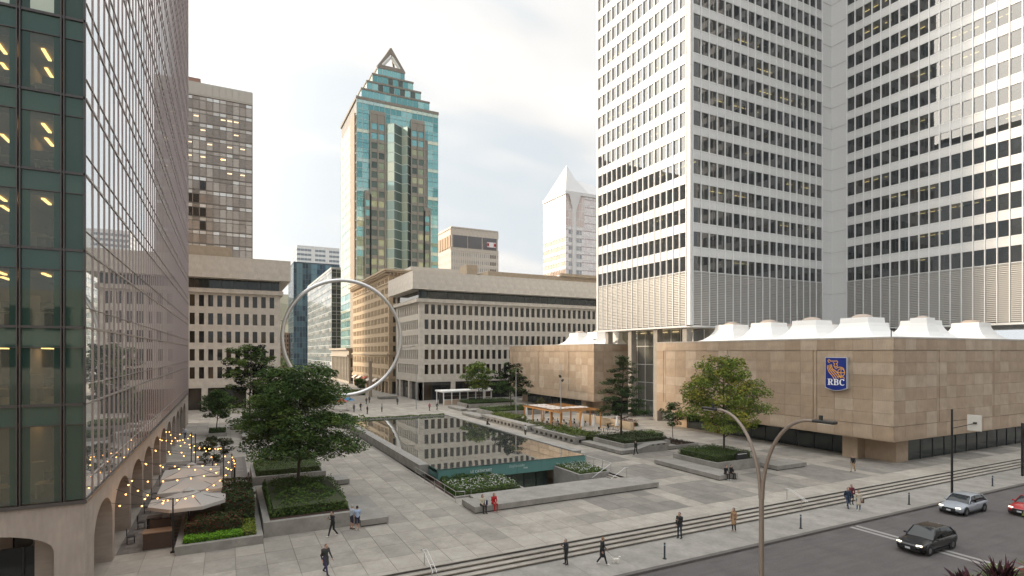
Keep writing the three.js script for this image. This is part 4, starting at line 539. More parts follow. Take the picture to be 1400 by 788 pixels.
// ---------------------------------------------------------------- glass roof of the sunken hall, mirror flat
{
  const t = thing('glass_roof', 'long flat mirror-like glass roof with stone kerb and teal glass front', 'glass roof', [27, 0, 74]);
  const wallM = M.concrete, topM = M.concrete;
  const lw = new GB(t); lw.box(17.5, 18.46, 0.003, 0.94, 54.9, 96.4); part(t, 'kerb_wall', lw, wallM); for (let f = 54.9; f < 96; f += 4.15) { const c = new GB(t); c.box(17.46, 18.5, 0.94, 1.0, f + 0.01, f + 4.14); part(t, 'coping', c, topM); }
  const rw = new GB(t); rw.box(36.04, 37.0, 0.003, 0.94, 54.5, 96.4); part(t, 'kerb_wall', rw, wallM); for (let f = 54.5; f < 96; f += 4.19) { const c = new GB(t); c.box(36.0, 37.05, 0.94, 1.0, f + 0.01, f + 4.18); part(t, 'coping', c, topM); }
  const fw = new GB(t); fw.box(17.5, 37, 0.003, 1.0, 96.4, 97.3); part(t, 'end_wall', fw, topM);
  const sl = new GB(t); sl.box(18.47, 36.03, 0.003, 0.82, 60, 96.39); sl.box(18.47, 36.03, 0.55, 0.82, 52.3, 60); part(t, 'roof_slab', sl, M.concreteDark);
  const pm = [[0.50, 0.52, 0.50], [0.47, 0.50, 0.48], [0.53, 0.54, 0.52]].map(c => glass(c, { metalness: 0.92, roughness: 0.012 })), pg = new THREE.BoxGeometry(1, 0.03, 1);
  for (let i = 0; i < 9; i++) for (let j = 0; j < 20; j++) { const o = new THREE.Mesh(pg, pick(pm)), w = 17.5 / 9, d = 44.1 / 20; o.name = 'roof_pane'; o.scale.set(w - 0.035, 1, d - 0.035); o.position.set(18.5 + (i + 0.5) * w - 27, 0.9, 74 - 52.2 - (j + 0.5) * d); o.rotation.set(rr(-1, 1) * 0.0011, 0, rr(-1, 1) * 0.0011); t.add(o); }
  const teal = glass([0.26, 0.52, 0.49], { transmission: 0.55, thickness: 0, metalness: 0.2, roughness: 0.02 }), fz = { k: 'Z', at: 52.1 };
  for (let i = 0; i < 6; i++) { const g = new GB(t), a = 18.5 + i * 17.5 / 6; g.box(a + 0.012, a + 17.5 / 6 - 0.012, -0.3, 0.93, 52.05, 52.08); part(t, 'fascia_pane', g, teal); }
  const sg = new GB(t); sg.box(18.47, 18.49, 0.02, 0.93, 52.1, 54.88); part(t, 'side_pane', sg, teal); const s2 = new GB(t); s2.box(36.01, 36.03, 0.02, 0.93, 52.1, 54.48); part(t, 'side_pane', s2, teal);
  const rail = new GB(t); rail.box(18.46, 36.04, 0.93, 0.97, 52.0, 52.14); part(t, 'edge_rail', rail, mat([0.05, 0.09, 0.09], 0.3, { metalness: 0.5 })); const back = new GB(t); back.box(18.5, 36, -0.28, 0.5, 52.5, 52.6); part(t, 'fascia_backing', back, mat([0.16, 0.30, 0.29], 0.7));
  const font = await new FontLoader().loadAsync('fonts/droid/droid_sans_bold.typeface.json');
  const txt = (s, size, x, y, m) => { const g = new TextGeometry(s, { font, size, depth: 0.01, curveSegments: 3 }); g.translate(x - 27, y, -52.03 + 74); part(t, 'lettering', g, m); };
  const wl = mat([0.62, 0.66, 0.65], 0.6); txt('LE CATHCART', 0.27, 21.9, 0.28, wl); txt('Esplanade', 0.27, 26.3, 0.42, mat([0.34, 0.45, 0.44], 0.6)); txt('PVM', 0.17, 28.0, 0.16, mat([0.5, 0.58, 0.57], 0.6));
  // sunken hall behind doors
  const dm = glass([0.45, 0.55, 0.52], { transmission: 1, thickness: 0, roughness: 0, metalness: 0.15 }); for (let x = 24.3; x < 31.6; x += 1.5) { const g = new GB(t); g.box(x + 0.04, x + 1.44, -3.0, -0.32, 53.4, 53.42); part(t, 'door_pane', g, dm); bp(t, 'door_post', M.darkMetal, x - 0.04, x + 0.035, -3.02, -0.3, 53.34, 53.46); }
}
{ // sunken forecourt with stairs, walls and raised beds
  const t = thing('sunken_court', 'sunken entrance court with concrete walls and a stair beneath the teal glass', 'court', [26.4, -3.05, 52]), c = COURT, cm = M.concrete;
  const fl = new GB(t); fl.box(c.x0, c.x1, -3.25, -3.05, c.f0, c.f1); part(t, 'floor', fl, slabM[5]);
  const w = new GB(t); w.box(c.x0 - 0.3, c.x0, -3.25, -0.035, c.f0, c.f1); w.box(c.x1, c.x1 + 0.3, -3.25, -0.035, c.f0, c.f1); w.box(c.x0 - 0.3, c.x1 + 0.3, -3.25, -0.035, c.f0 - 0.3, c.f0); w.box(c.x0 - 0.3, c.x1 + 0.3, -3.25, -0.035, c.f1, c.f1 + 0.3); part(t, 'retaining_walls', w, cm);
  const wl = (n, x0, x1, y0, y1, f0, f1) => { const g = new GB(t); g.box(x0, x1, y0, y1, f0, f1); part(t, n, g, cm); };
  wl('bed_wall', 24.0, 24.25, -3.05, 0.12, 44.9, 52.0); wl('bed_wall', 17.32, 24.25, -3.05, 0.12, 44.62, 44.88); wl('bed_wall', 31.7, 31.98, -3.05, 0.12, 47.3, 52.0); wl('bed_wall', 31.7, 35.48, -3.05, 0.1, 47.05, 47.28);
  const so = new GB(t); so.box(17.32, 24.0, -3.05, -0.12, 44.9, 52.0); so.box(31.98, 35.48, -3.05, -0.12, 47.3, 52.0); part(t, 'bed_soil', so, M.soil);
  for (let k = 0; k < 16; k++) { const g = new GB(t), x = 35.48 - 0.3 * k; g.box(x - 0.3, x, -3.05, -0.18 * (k + 1) + 0.02, 44.66, 47.0); part(t, 'stair_step', g, slabM[k % 2 ? 0 : 2]); }
  const lamp = new GB(t); lamp.box(25, 30.6, 0.2, 0.24, 56, 56.3); part(t, 'hall_lamp', lamp, mat([1, 0.8, 0.5], 0.6, { emissive: new THREE.Color(1, 0.7, 0.4), emissiveIntensity: 3 })); { const l = new THREE.RectAreaLight(new THREE.Color(1, 0.8, 0.58), 9, 5.6, 0.3); l.position.set(27.8, 0.18, -56.15); l.rotation.x = -Math.PI / 2; scene.add(l); } const bar = new GB(t); bar.box(25, 29, -3.05, -2.0, 56.5, 57.3); part(t, 'counter', bar, mat([0.4, 0.22, 0.1], 0.6));
}
// ---------------------------------------------------------------- benches and planters
const benchTop = mat([0.36, 0.34, 0.308], 0.8, { map: T.concrete, bumpMap: bumps.grain, bumpScale: 0.0015 });
function bench(label, x0, x1, f0, f1, h, seg = 3, group = 'concrete benches of the plaza') {
  const t = thing('concrete_bench', label, 'bench', [(x0 + x1) / 2, 0.003, (f0 + f1) / 2], group), long = x1 - x0 > f1 - f0, n = Math.max(1, Math.round((long ? x1 - x0 : f1 - f0) / seg));
  const p = new GB(t); p.box(x0 + 0.12, x1 - 0.12, 0.003, 0.09, f0 + 0.12, f1 - 0.12); part(t, 'plinth', p, M.black);
  for (let k = 0; k < n; k++) { const g = new GB(t), a = k / n, b = (k + 1) / n, e = 0.006; if (long) g.box(x0 + (x1 - x0) * a + e, x0 + (x1 - x0) * b - e, 0.09, h, f0, f1); else g.box(x0, x1, 0.09, h, f0 + (f1 - f0) * a + e, f0 + (f1 - f0) * b - e); part(t, 'bench_block', g, benchTop); }
  return t;
}
const planterM = benchTop;
function planter(label, x0, x1, f0, f1, h, e = 0.32, group) {
  const t = thing('concrete_planter', label, 'planter', [(x0 + x1) / 2, 0.003, (f0 + f1) / 2], group), P = (n, a, b, c, d, m = planterM, y0 = 0.003, y1 = h) => { const g = new GB(t); g.box(a, b, y0, y1, c, d); part(t, n, g, m); };
  P('wall', x0, x1, f0, f0 + e); P('wall', x0, x1, f1 - e, f1); P('wall', x0, x0 + e, f0 + e, f1 - e); P('wall', x1 - e, x1, f0 + e, f1 - e); P('soil', x0 + e, x1 - e, f0 + e, f1 - e, M.soil, 0.003, h - 0.06); return t;
}
bench('long low concrete bench in front of the sunken court with two people seated', 17.05, 35.5, 39.6, 42.3, 0.52, 3.1);
{ const t = thing('court_ledge', 'pale concrete ledge between the long bench and the sunken court', 'ledge', [26, 0.003, 43.4]); const g = new GB(t); g.box(18.6, 33.2, 0.003, 0.2, 42.32, 44.58); part(t, 'ledge_block', g, benchTop); }
planter('large concrete planter with dark shrubs under the broad spreading tree', 2.2, 8.45, 41.0, 52.6, 1.0, 0.42); bench('concrete bench along the big planter where two men stand', 8.5, 10.5, 40.3, 47.4, 0.5);
planter('low stone edging round the terrace flower bed with bright green ground cover', -2.85, 2.12, 39.8, 49.6, 0.55, 0.38);
planter('concrete planter with clipped hedge behind the big shrub planter', 2.1, 8.6, 56.6, 63.4, 0.95); bench('concrete bench in front of the hedge planter left of the glass roof', 3.95, 10.35, 54.0, 56.5, 0.5); 
bench('flat pale stone step beside the hedge planter by the terrace', 1.3, 3.9, 54.2, 56.4, 0.22);
planter('far concrete planter with low hedge beside the slender tree', 2.1, 8.2, 92.5, 97.5, 0.9); planter('far concrete planter with hedge in front of the left stone block', 2.2, 7.4, 107, 112.5, 0.9); bench('pale block bench at the foot of the far left planter', 1.9, 4.7, 88, 92.3, 0.55); bench('low pale bench near the arcade and the small round tree', 0.4, 2.0, 100.5, 105, 0.5); bench('small pale bench by the left stone block entrance', 0.4, 2.1, 111, 118, 0.5);
planter('small square planter with box hedge under the little round tree', -2.5, 0.0, 93.2, 96.2, 0.55, 0.2);
planter('concrete planter with hedge and black plaque under the yellowing tree', 45.2, 51.6, 41.7, 48.1, 1.0); bench('concrete bench along the plaque planter with two people in black', 42.6, 45.15, 39.0, 48.3, 0.5); bench('concrete bench wrapping the corner of the plaque planter by the podium', 51.7, 56.4, 39.5, 41.7, 0.5);
planter('concrete planter with trimmed hedge beside the pergola under the dark tree', 44.2, 51.8, 55.6, 62.2, 1.0); bench('low concrete bench below the trimmed hedge planter beside the pergola', 42.7, 44.15, 54.3, 63.0, 0.5);
{ const t = thing('wedge_bench', 'sloping concrete bench with three notches beside the pergola hedge', 'bench', [48, 0.003, 54.9]); const b = benchTop, P = (x, y, f) => [x, y, -f], g = new GB(t); const pr = [[44.2, 0.5], [45.6, 0.55], [47.4, 0.95], [50.3, 1.0]]; for (let k = 0; k < 3; k++) { const [a, ya] = pr[k], [c, yc] = pr[k + 1]; g.quad(P(a, 0.003, 54.3), P(c, 0.003, 54.3), P(c, yc, 54.3), P(a, ya, 54.3)); g.quad(P(a, ya, 54.3), P(c, yc, 54.3), P(c, yc, 55.55), P(a, ya, 55.55)); } g.quad(P(50.3, 0.003, 54.3), P(50.3, 0.003, 55.55), P(50.3, 1, 55.55), P(50.3, 1, 54.3)); part(t, 'seat', g, b); for (const x of [47.5, 48.4, 49.3]) bp(t, 'notch', M.black, x, x + 0.42, 0.78, 0.9, 54.285, 54.4); }
planter('low planter of dark mulch holding the small slim tree', 51.9, 55.6, 54.5, 60.5, 0.45, 0.25); bench('low bench end beside the mulch planter', 50.35, 51.85, 54.3, 55.5, 0.5);
// long trough with square openings beside the pergola terrace
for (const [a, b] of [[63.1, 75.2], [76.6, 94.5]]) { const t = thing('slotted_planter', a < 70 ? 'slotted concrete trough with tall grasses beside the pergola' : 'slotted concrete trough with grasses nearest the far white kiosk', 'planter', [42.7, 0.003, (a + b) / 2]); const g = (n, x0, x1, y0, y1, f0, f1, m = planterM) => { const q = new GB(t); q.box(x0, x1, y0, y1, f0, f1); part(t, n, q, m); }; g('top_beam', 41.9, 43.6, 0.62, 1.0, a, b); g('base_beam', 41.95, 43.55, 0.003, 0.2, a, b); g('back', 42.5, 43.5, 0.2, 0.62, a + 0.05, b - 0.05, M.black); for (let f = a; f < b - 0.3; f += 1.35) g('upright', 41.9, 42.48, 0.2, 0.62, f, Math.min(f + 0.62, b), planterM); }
// wavy benches and beds near the white kiosk
planter('far planter with low hedge in front of the white kiosk', 48, 60, 115, 122, 0.9); planter('far planter with grasses beside the light pole near the podium', 46, 58, 98, 106, 0.9);
{ const t = thing('wavy_bench', 'wavy pale concrete bench with people near the white kiosk', 'bench', [49, 0.003, 108]); const P = (x, y, f) => [x, y, -f], g = new GB(t), n = 16; for (let k = 0; k < n; k++) { const q = i => { const s = i / n; return [45.2 + 10.5 * s, 0.45 + 0.55 * THREE.MathUtils.smoothstep(s, 0.15, 0.6)]; }, [a, ya] = q(k), [c, yc] = q(k + 1); g.quad(P(a, 0.003, 107.2), P(c, 0.003, 107.2), P(c, yc, 107.2), P(a, ya, 107.2)); g.quad(P(a, ya, 107.2), P(c, yc, 107.2), P(c, yc, 109.5), P(a, ya, 109.5)); } g.quad(P(45.2, 0.003, 109.5), P(45.2, 0.003, 107.2), P(45.2, 0.45, 107.2), P(45.2, 0.45, 109.5)); part(t, 'seat', g, benchTop); }
bench('pale bench block at the far end of the slotted trough', 41.9, 44, 95, 104, 0.5); bench('pale bench beside the wavy bench near the kiosk', 44.2, 46.4, 110, 118, 0.5);
// ---------------------------------------------------------------- rails, poles, bollards
function rails(name, label, pos, lines, r = 0.028, m = M.steel, group) { const t = thing(name, label, 'handrail', pos, group); for (const [n, pts, rad = r] of lines) { const g = new GB(t); g.tube(pts, rad, 7); part(t, n, g, m); } return t; }
for (const [x, lab] of [[10.2, 'double steel handrail on the broad steps below the big planter'], [42.2, 'double steel handrail on the broad steps near the bollards']]) { const L = []; for (const dx of [0, 0.22]) { L.push(['rail', [[x + dx, 0.78, -31.75], [x + dx, 0.92, -31.6], [x + dx, 0.92, -31.2], [x + dx, 0.32, -29.7], [x + dx, 0.2, -29.62]]]); } L.push(['post', [[x + 0.11, 0, -31.45], [x + 0.11, 0.9, -31.45]]], ['post', [[x + 0.11, -0.45, -30.1], [x + 0.11, 0.48, -30.1]]], ['crossbar', [[x, 0.9, -31.45], [x + 0.22, 0.9, -31.45]]], ['crossbar', [[x, 0.48, -30.1], [x + 0.22, 0.48, -30.1]]]); rails('step_handrail', lab, [x, 0, 31], L); }
{ const L = [['rail', [[16.9, 0.95, -54.4], [16.9, 0.95, -43.2], [17.6, 0.95, -43.0]]], ['rail', [[16.9, 0.5, -54.4], [16.9, 0.5, -43.2]], 0.018]]; for (const f of [54.2, 51.4, 48.6, 45.9, 43.3]) L.push(['post', [[16.9, 0, -f], [16.9, 0.95, -f]], 0.024]); L.push(['post', [[17.6, 0, -43], [17.6, 0.95, -43]], 0.024], ['post', [[18.3, 0, -43.3], [18.3, 0.9, -43.3]], 0.024]); rails('court_handrail', 'steel handrail along the left edge of the sunken court', [17, 0, 48], L);
  const R = [['rail', [[35.75, 0.95, -52], [35.75, 0.95, -47.2], [35.6, 0.95, -46.9], [33.2, -0.3, -46.9]]], ['rail', [[35.9, 0.95, -44.5], [35.5, 0.95, -44.5], [33.0, -0.4, -44.5]]]]; for (const f of [51.8, 50.2, 48.6, 47.2]) R.push(['post', [[35.75, 0, -f], [35.75, 0.95, -f]], 0.024]); R.push(['post', [[35.7, 0, -44.5], [35.7, 0.95, -44.5]], 0.024], ['post', [[33.2, -1.4, -44.5], [33.2, -0.3, -44.5]], 0.024], ['post', [[34.4, -0.8, -46.9], [34.4, 0.3, -46.9]], 0.024]); rails('court_handrail', 'steel handrails of the stair at the right end of the sunken court', [35, 0, 48], R); }
{ const t = thing('bollard', 'slim dark blue grey bollard standing on the sidewalk by the kerb', 'bollard', [24.72, -0.6, 27.05], 'bollards along the sidewalk'); const g = new THREE.CylinderGeometry(0.055, 0.06, 0.98, 14); g.translate(0, 0.49, 0); part(t, 'post', g, mat([0.03, 0.038, 0.05], 0.5)); const c = new THREE.SphereGeometry(0.062, 12, 6, 0, 7, 0, Math.PI / 2); c.translate(0, 0.98, 0); part(t, 'cap', c, M.gunmetal); const b = new THREE.CylinderGeometry(0.062, 0.062, 0.07, 14); b.translate(0, 0.88, 0); part(t, 'reflective_band', b, mat([0.25, 0.33, 0.4], 0.4)); const f = new THREE.CylinderGeometry(0.12, 0.13, 0.03, 14); f.translate(0, 0.015, 0); part(t, 'foot', f, M.darkMetal);
  for (const x of [38.0, 52.25, 66.7]) copy(t, [x, -0.6, 27.1]); }
{ // twin-armed street lamp
  const x = 14.07, f = 11.3, t = thing('street_lamp', 'tall brown twin-armed street lamp with outward curving arms', 'street lamp', [x, -0.6, f]), m = mat([0.20, 0.165, 0.14], 0.45, { metalness: 0.3 });
  const p = new GB(t); p.tube([[x, -0.6, -f], [x, 3, -f], [x, 8.2, -f]], [0.11, 0.085, 0.07], 14); part(t, 'pole', p, m); const bs = new GB(t); bs.tube([[x, -0.6, -f], [x, -0.2, -f], [x, -0.15, -f]], [0.2, 0.18, 0.11], 14); part(t, 'base', bs, m);
  for (const s of [-1, 1]) { const pts = []; for (let k = 0; k <= 16; k++) { const q = k / 16, a = q * Math.PI / 2; pts.push([x, 8.15 + 2.5 * Math.sin(Math.min(a * 1.04, Math.PI / 2)), -(f + s * (1.62 * (1 - Math.cos(a)) + 0.03))]); } const g = new GB(t); g.tube(pts, pts.map((_, k) => 0.06 - 0.018 * k / 16), 10); part(t, 'arm', g, m); const h = new RoundedBoxGeometry(0.2, 0.08, 0.62, 2, 0.03); h.translate(0, 10.66 + 0.6, -s * 1.95); const ho = part(t, 'lamp_head', h, M.darkMetal); const n = new THREE.CylinderGeometry(0.05, 0.05, 0.12, 10); n.translate(0, 10.76 + 0.6, -s * 1.85); part(ho, 'light_sensor', n, M.black); const l = new THREE.BoxGeometry(0.14, 0.01, 0.36); l.translate(0, 10.612 + 0.6, -s * 2.0); part(ho, 'lens', l, mat([0.6, 0.6, 0.55], 0.3)); }
}
{ // dark pole with side arm and sign back
  const t = thing('sign_pole', 'tall black pole with side arm holding a pale sign seen from behind', 'pole', [59.0, -0.6, 27.0]), g = new GB(t); g.tube([[59, -0.6, -27], [59, 7.3, -27]], [0.1, 0.085], 12); part(t, 'pole', g, M.black); const a = new GB(t); a.tube([[59, 5.55, -27], [60, 5.75, -26.6], [61.3, 6.0, -26.1]], 0.035, 8); part(t, 'arm', a, M.black); const s = new GB(t); s.box(61.0, 61.08, 5.3, 6.75, 25.6, 26.7); const so = part(t, 'sign_panel', s, mat([0.55, 0.53, 0.49], 0.6)); bp(t, 'clamp', M.darkMetal, 60.9, 60.98, 5.95, 6.1, 25.95, 26.2); }
{ const t = thing('signal_post', 'short thick black post at the kerb in front of the podium', 'pole', [75.07, -0.6, 27.9]), g = new GB(t); g.tube([[75.07, -0.6, -27.9], [75.07, 5.0, -27.9]], 0.13, 12); part(t, 'post', g, M.black); const b = new GB(t); b.box(74.9, 75.24, 3.6, 4.3, 27.55, 27.74); part(t, 'signal_box', b, M.black); }
function lightPole(label, x, f, h, heads) { const t = thing('light_pole', label, 'light pole', [x, 0, f]), m = mat([0.36, 0.37, 0.38], 0.45, { metalness: 0.4 }), g = new GB(t); g.tube([[x, 0, -f], [x, h * 0.7, -f], [x, h, -f]], [0.1, 0.08, 0.03], 10); part(t, 'pole', g, m); for (const [y, d] of heads) { const q = new THREE.CylinderGeometry(0.14, 0.2, 0.4, 10); q.rotateX(0.8); q.rotateY(d); q.translate(Math.sin(d) * 0.28, y, Math.cos(d) * 0.28); part(t, 'spotlight', q, M.darkMetal); } }
lightPole('slim grey light pole with spotlights beside the pergola', 48.9, 77.9, 10.6, [[8.6, -1.2], [7.9, 0.9]]); lightPole('slim grey light pole among the grasses near the far planter', 48.66, 93.4, 9.4, [[8.4, 0.6]]); lightPole('thin plain mast standing at the far end of the glass roof', 36.95, 118.3, 9.6, []);
// ---------------------------------------------------------------- pergola terrace
{
  const wood = mat([0.52, 0.25, 0.075], 0.65, { map: T.fine }), x0 = 47.4, x1 = 55.2, f0 = 75.6, f1 = 87.6, h = 2.75, t = thing('pergola', 'orange timber pergola with white shade cloths over the terrace', 'pergola', [51.3, 0.003, 81.6]);
  for (const x of [x0, (x0 + x1) / 2, x1]) for (const f of steps(f0, f1, 4)) bp(t, 'post', wood, x - 0.09, x + 0.09, 0.003, h, f - 0.09, f + 0.09);
  for (const x of [x0, (x0 + x1) / 2, x1]) bp(t, 'beam', wood, x - 0.08, x + 0.08, h, h + 0.24, f0 - 0.4, f1 + 0.4); for (const f of steps(f0 - 0.2, f1 + 0.2, 16)) bp(t, 'rafter', wood, x0 - 0.4, x1 + 0.4, h + 0.245, h + 0.31, f - 0.035, f + 0.035);
  const cl = mat([0.42, 0.38, 0.35], 0.9, { side: THREE.DoubleSide }); for (const f of steps(f0, f1, 4).slice(0, 4)) for (const x of [x0, (x0 + x1) / 2]) { if (rnd() < 0.15) continue; const g = new GB(t), w = (x1 - x0) / 2, n = 8; for (let k = 0; k < n; k++) { const a = k / n, b = (k + 1) / n, y = s => h + 0.40 - 0.07 * Math.abs(Math.sin(s * Math.PI * 4)); g.quad([x + 0.12 + (w - 0.24) * a, y(a), -(f + 0.15)], [x + 0.12 + (w - 0.24) * b, y(b), -(f + 0.15)], [x + 0.12 + (w - 0.24) * b, y(b), -(f + 2.85)], [x + 0.12 + (w - 0.24) * a, y(a), -(f + 2.85)]); } part(t, 'shade_cloth', g, cl); }
  // tables with seats beneath and outside
  const tw = mat([0.45, 0.30, 0.17], 0.6), top = thing('terrace_table', 'small round timber cafe table on the pergola terrace', 'table', [49.2, 0.003, 78], 'cafe tables on the pergola terrace'); { const g = new THREE.CylinderGeometry(0.42, 0.42, 0.05, 16); g.translate(0, 0.74, 0); part(top, 'table_top', g, tw); const l = new THREE.CylinderGeometry(0.04, 0.05, 0.72, 8); l.translate(0, 0.36, 0); part(top, 'leg', l, M.darkMetal); const b = new THREE.CylinderGeometry(0.26, 0.28, 0.03, 12); b.translate(0, 0.015, 0); part(top, 'foot', b, M.darkMetal); }
  for (const [x, f] of [[49.2, 81], [49.3, 84.5], [53, 78.5], [53.2, 82], [53, 85.6], [55.8, 73], [52.6, 71.2], [57, 76]]) copy(top, [x, 0.003, f]);
  const ch = thing('terrace_chair', 'dark metal cafe chair on the pergola terrace', 'chair', [48.5, 0.003, 78], 'cafe chairs on the pergola terrace'); { const P = (n, pts, r) => { const g = new GB(); g.tube(pts, r, 6); part(ch, n, g, M.darkMetal); }; const s = new RoundedBoxGeometry(0.42, 0.04, 0.42, 2, 0.015); s.translate(0, 0.45, 0); part(ch, 'seat', s, M.darkMetal); const b = new RoundedBoxGeometry(0.42, 0.32, 0.03, 2, 0.012); b.translate(0, 0.72, 0.2); part(ch, 'backrest', b, M.darkMetal); for (const [x, z] of [[-0.18, -0.18], [0.18, -0.18], [-0.18, 0.18], [0.18, 0.18]]) P('leg', [[x * 1.1, 0, z * 1.1], [x, z > 0 ? 0.85 : 0.44, z]], 0.016); }
  for (const [x, f, a] of [[50, 78.2, 1.7], [48.4, 81.2, -1.5], [50.1, 81, 1.4], [48.5, 84.6, -1.6], [50.2, 84.4, 1.5], [52.2, 78.6, -1.4], [53.9, 78.4, 1.6], [52.3, 82, -1.6], [54.1, 82.1, 1.5], [52.2, 85.5, -1.5], [55, 73.1, -1.5], [56.7, 73, 1.6], [51.8, 71.1, -1.4], [53.4, 71.3, 1.6]]) copy(ch, [x, 0.003, f], a);
  // timber screen wall
  const sc = thing('timber_screen', 'low tan timber screen with planting slots behind the pergola terrace', 'screen', [57.5, 0.003, 78]); for (let k = 0; k < 8; k++) bp(sc, 'board', mat([0.46, 0.36, 0.25], 0.8), 57.4, 57.55, 0.003 + k * 0.17, 0.16 + k * 0.17, 70, 86); for (const f of [70, 75.3, 80.6, 85.9]) bp(sc, 'post', wood, 57.56, 57.68, 0.003, 1.5, f, f + 0.12);
  // closed parasols
  const cp = thing('closed_parasol', 'closed white parasol by the far light pole beyond the pergola', 'parasol', [50.4, 0.003, 92.5], 'closed white parasols'); { const g = new THREE.LatheGeometry([[0.0, 2.65], [0.06, 2.6], [0.13, 2.2], [0.2, 1.5], [0.25, 0.75], [0.2, 0.7], [0, 0.72]].map(p => new THREE.Vector2(...p)), 12); const pa = g.attributes.position; for (let i = 0; i < pa.count; i++) { const a = Math.atan2(pa.getZ(i), pa.getX(i)), k = 1 + 0.16 * Math.cos(a * 6); pa.setX(i, pa.getX(i) * k); pa.setZ(i, pa.getZ(i) * k); } g.computeVertexNormals(); part(cp, 'folded_canopy', g, mat([0.74, 0.73, 0.71], 0.9)); const p = new THREE.CylinderGeometry(0.025, 0.025, 2.7, 8); p.translate(0, 1.35, 0); part(cp, 'pole', p, M.alu); const b = new THREE.CylinderGeometry(0.28, 0.3, 0.07, 16); b.translate(0, 0.035, 0); part(cp, 'base', b, M.gunmetal); }
  for (const [x, f, l] of [[50.2, 73.6, 'closed white parasol before the near side of the pergola'], [51.9, 72.9, 'closed white parasol beside the corner post of the pergola'], [55.6, 71.7, 'closed white parasol near the trunk of the conical tree'], [53.6, 91.5, 'closed white parasol behind the far end of the pergola']]) copy(cp, [x, 0.003, f], 0, l);
}
{ // white kiosk
  const t = thing('white_kiosk', 'white framed market kiosk with counter in front of the far stone block', 'kiosk', [51.5, 0.003, 127]), w = M.whitePaint; for (const x of steps(45.6, 58, 6)) for (const f of [124.6, 129.4]) bp(t, 'post', w, x - 0.1, x + 0.1, 0.003, 3.0, f - 0.1, f + 0.1); bp(t, 'roof', w, 45.3, 58.3, 3.0, 3.35, 124.2, 129.8); bp(t, 'counter', mat([0.55, 0.42, 0.32], 0.7), 46, 52, 0.003, 1.15, 124.9, 125.5); bp(t, 'counter_top', w, 45.9, 52.1, 1.15, 1.22, 124.8, 125.6); bp(t, 'back_wall', mat([0.12, 0.12, 0.12], 0.8), 46, 57.8, 0.003, 2.9, 129.0, 129.2); for (const x of steps(52, 58, 3).slice(0, 3)) bp(t, 'rail', w, x + 0.1, x + 1.9, 1.5, 1.6, 124.6, 124.7); bp(t, 'letter_board', w, 52.4, 54.4, 3.35, 4.2, 124.6, 124.75); bp(t, 'letter_board', w, 56.4, 57.9, 3.35, 4.0, 124.6, 124.75); bp(t, 'shelf', mat([0.5, 0.46, 0.4], 0.8), 47, 57, 1.8, 1.86, 128.6, 129);
  const u = thing('open_parasol', 'small green market parasol near the foot of the ring', 'parasol', [20.6, 0.003, 126]); const mk = (o, c) => { const g = new THREE.ConeGeometry(1.5, 0.7, 8, 1, true); g.translate(0, 2.5, 0); part(o, 'canopy', g, mat(c, 0.85, { side: THREE.DoubleSide })); const p = new THREE.CylinderGeometry(0.03, 0.03, 2.6, 8); p.translate(0, 1.3, 0); part(o, 'pole', p, M.alu); const b = new THREE.CylinderGeometry(0.3, 0.3, 0.08, 12); b.translate(0, 0.04, 0); part(o, 'base', b, M.gunmetal); }; mk(u, [0.03, 0.22, 0.13]); mk(thing('open_parasol', 'small blue market parasol near the foot of the ring', 'parasol', [23.2, 0.003, 123]), [0.03, 0.16, 0.34]); mk(thing('open_parasol', 'small red market parasol near the foot of the ring', 'parasol', [21.4, 0.003, 121]), [0.4, 0.06, 0.05]);
  const pl = thing('plaza_pillar', 'slim stone pillar on the avenue behind the ring', 'pillar', [36, 0, 158]); bp(pl, 'shaft', M.tanStone, 35.6, 36.4, 0, 9.5, 157.6, 158.4); bp(pl, 'cap', M.tanStone, 35.4, 36.6, 9.5, 10.1, 157.4, 158.6); bench('far pale bench block at the corner of the stone block', 36, 41, 148, 150, 0.7); }
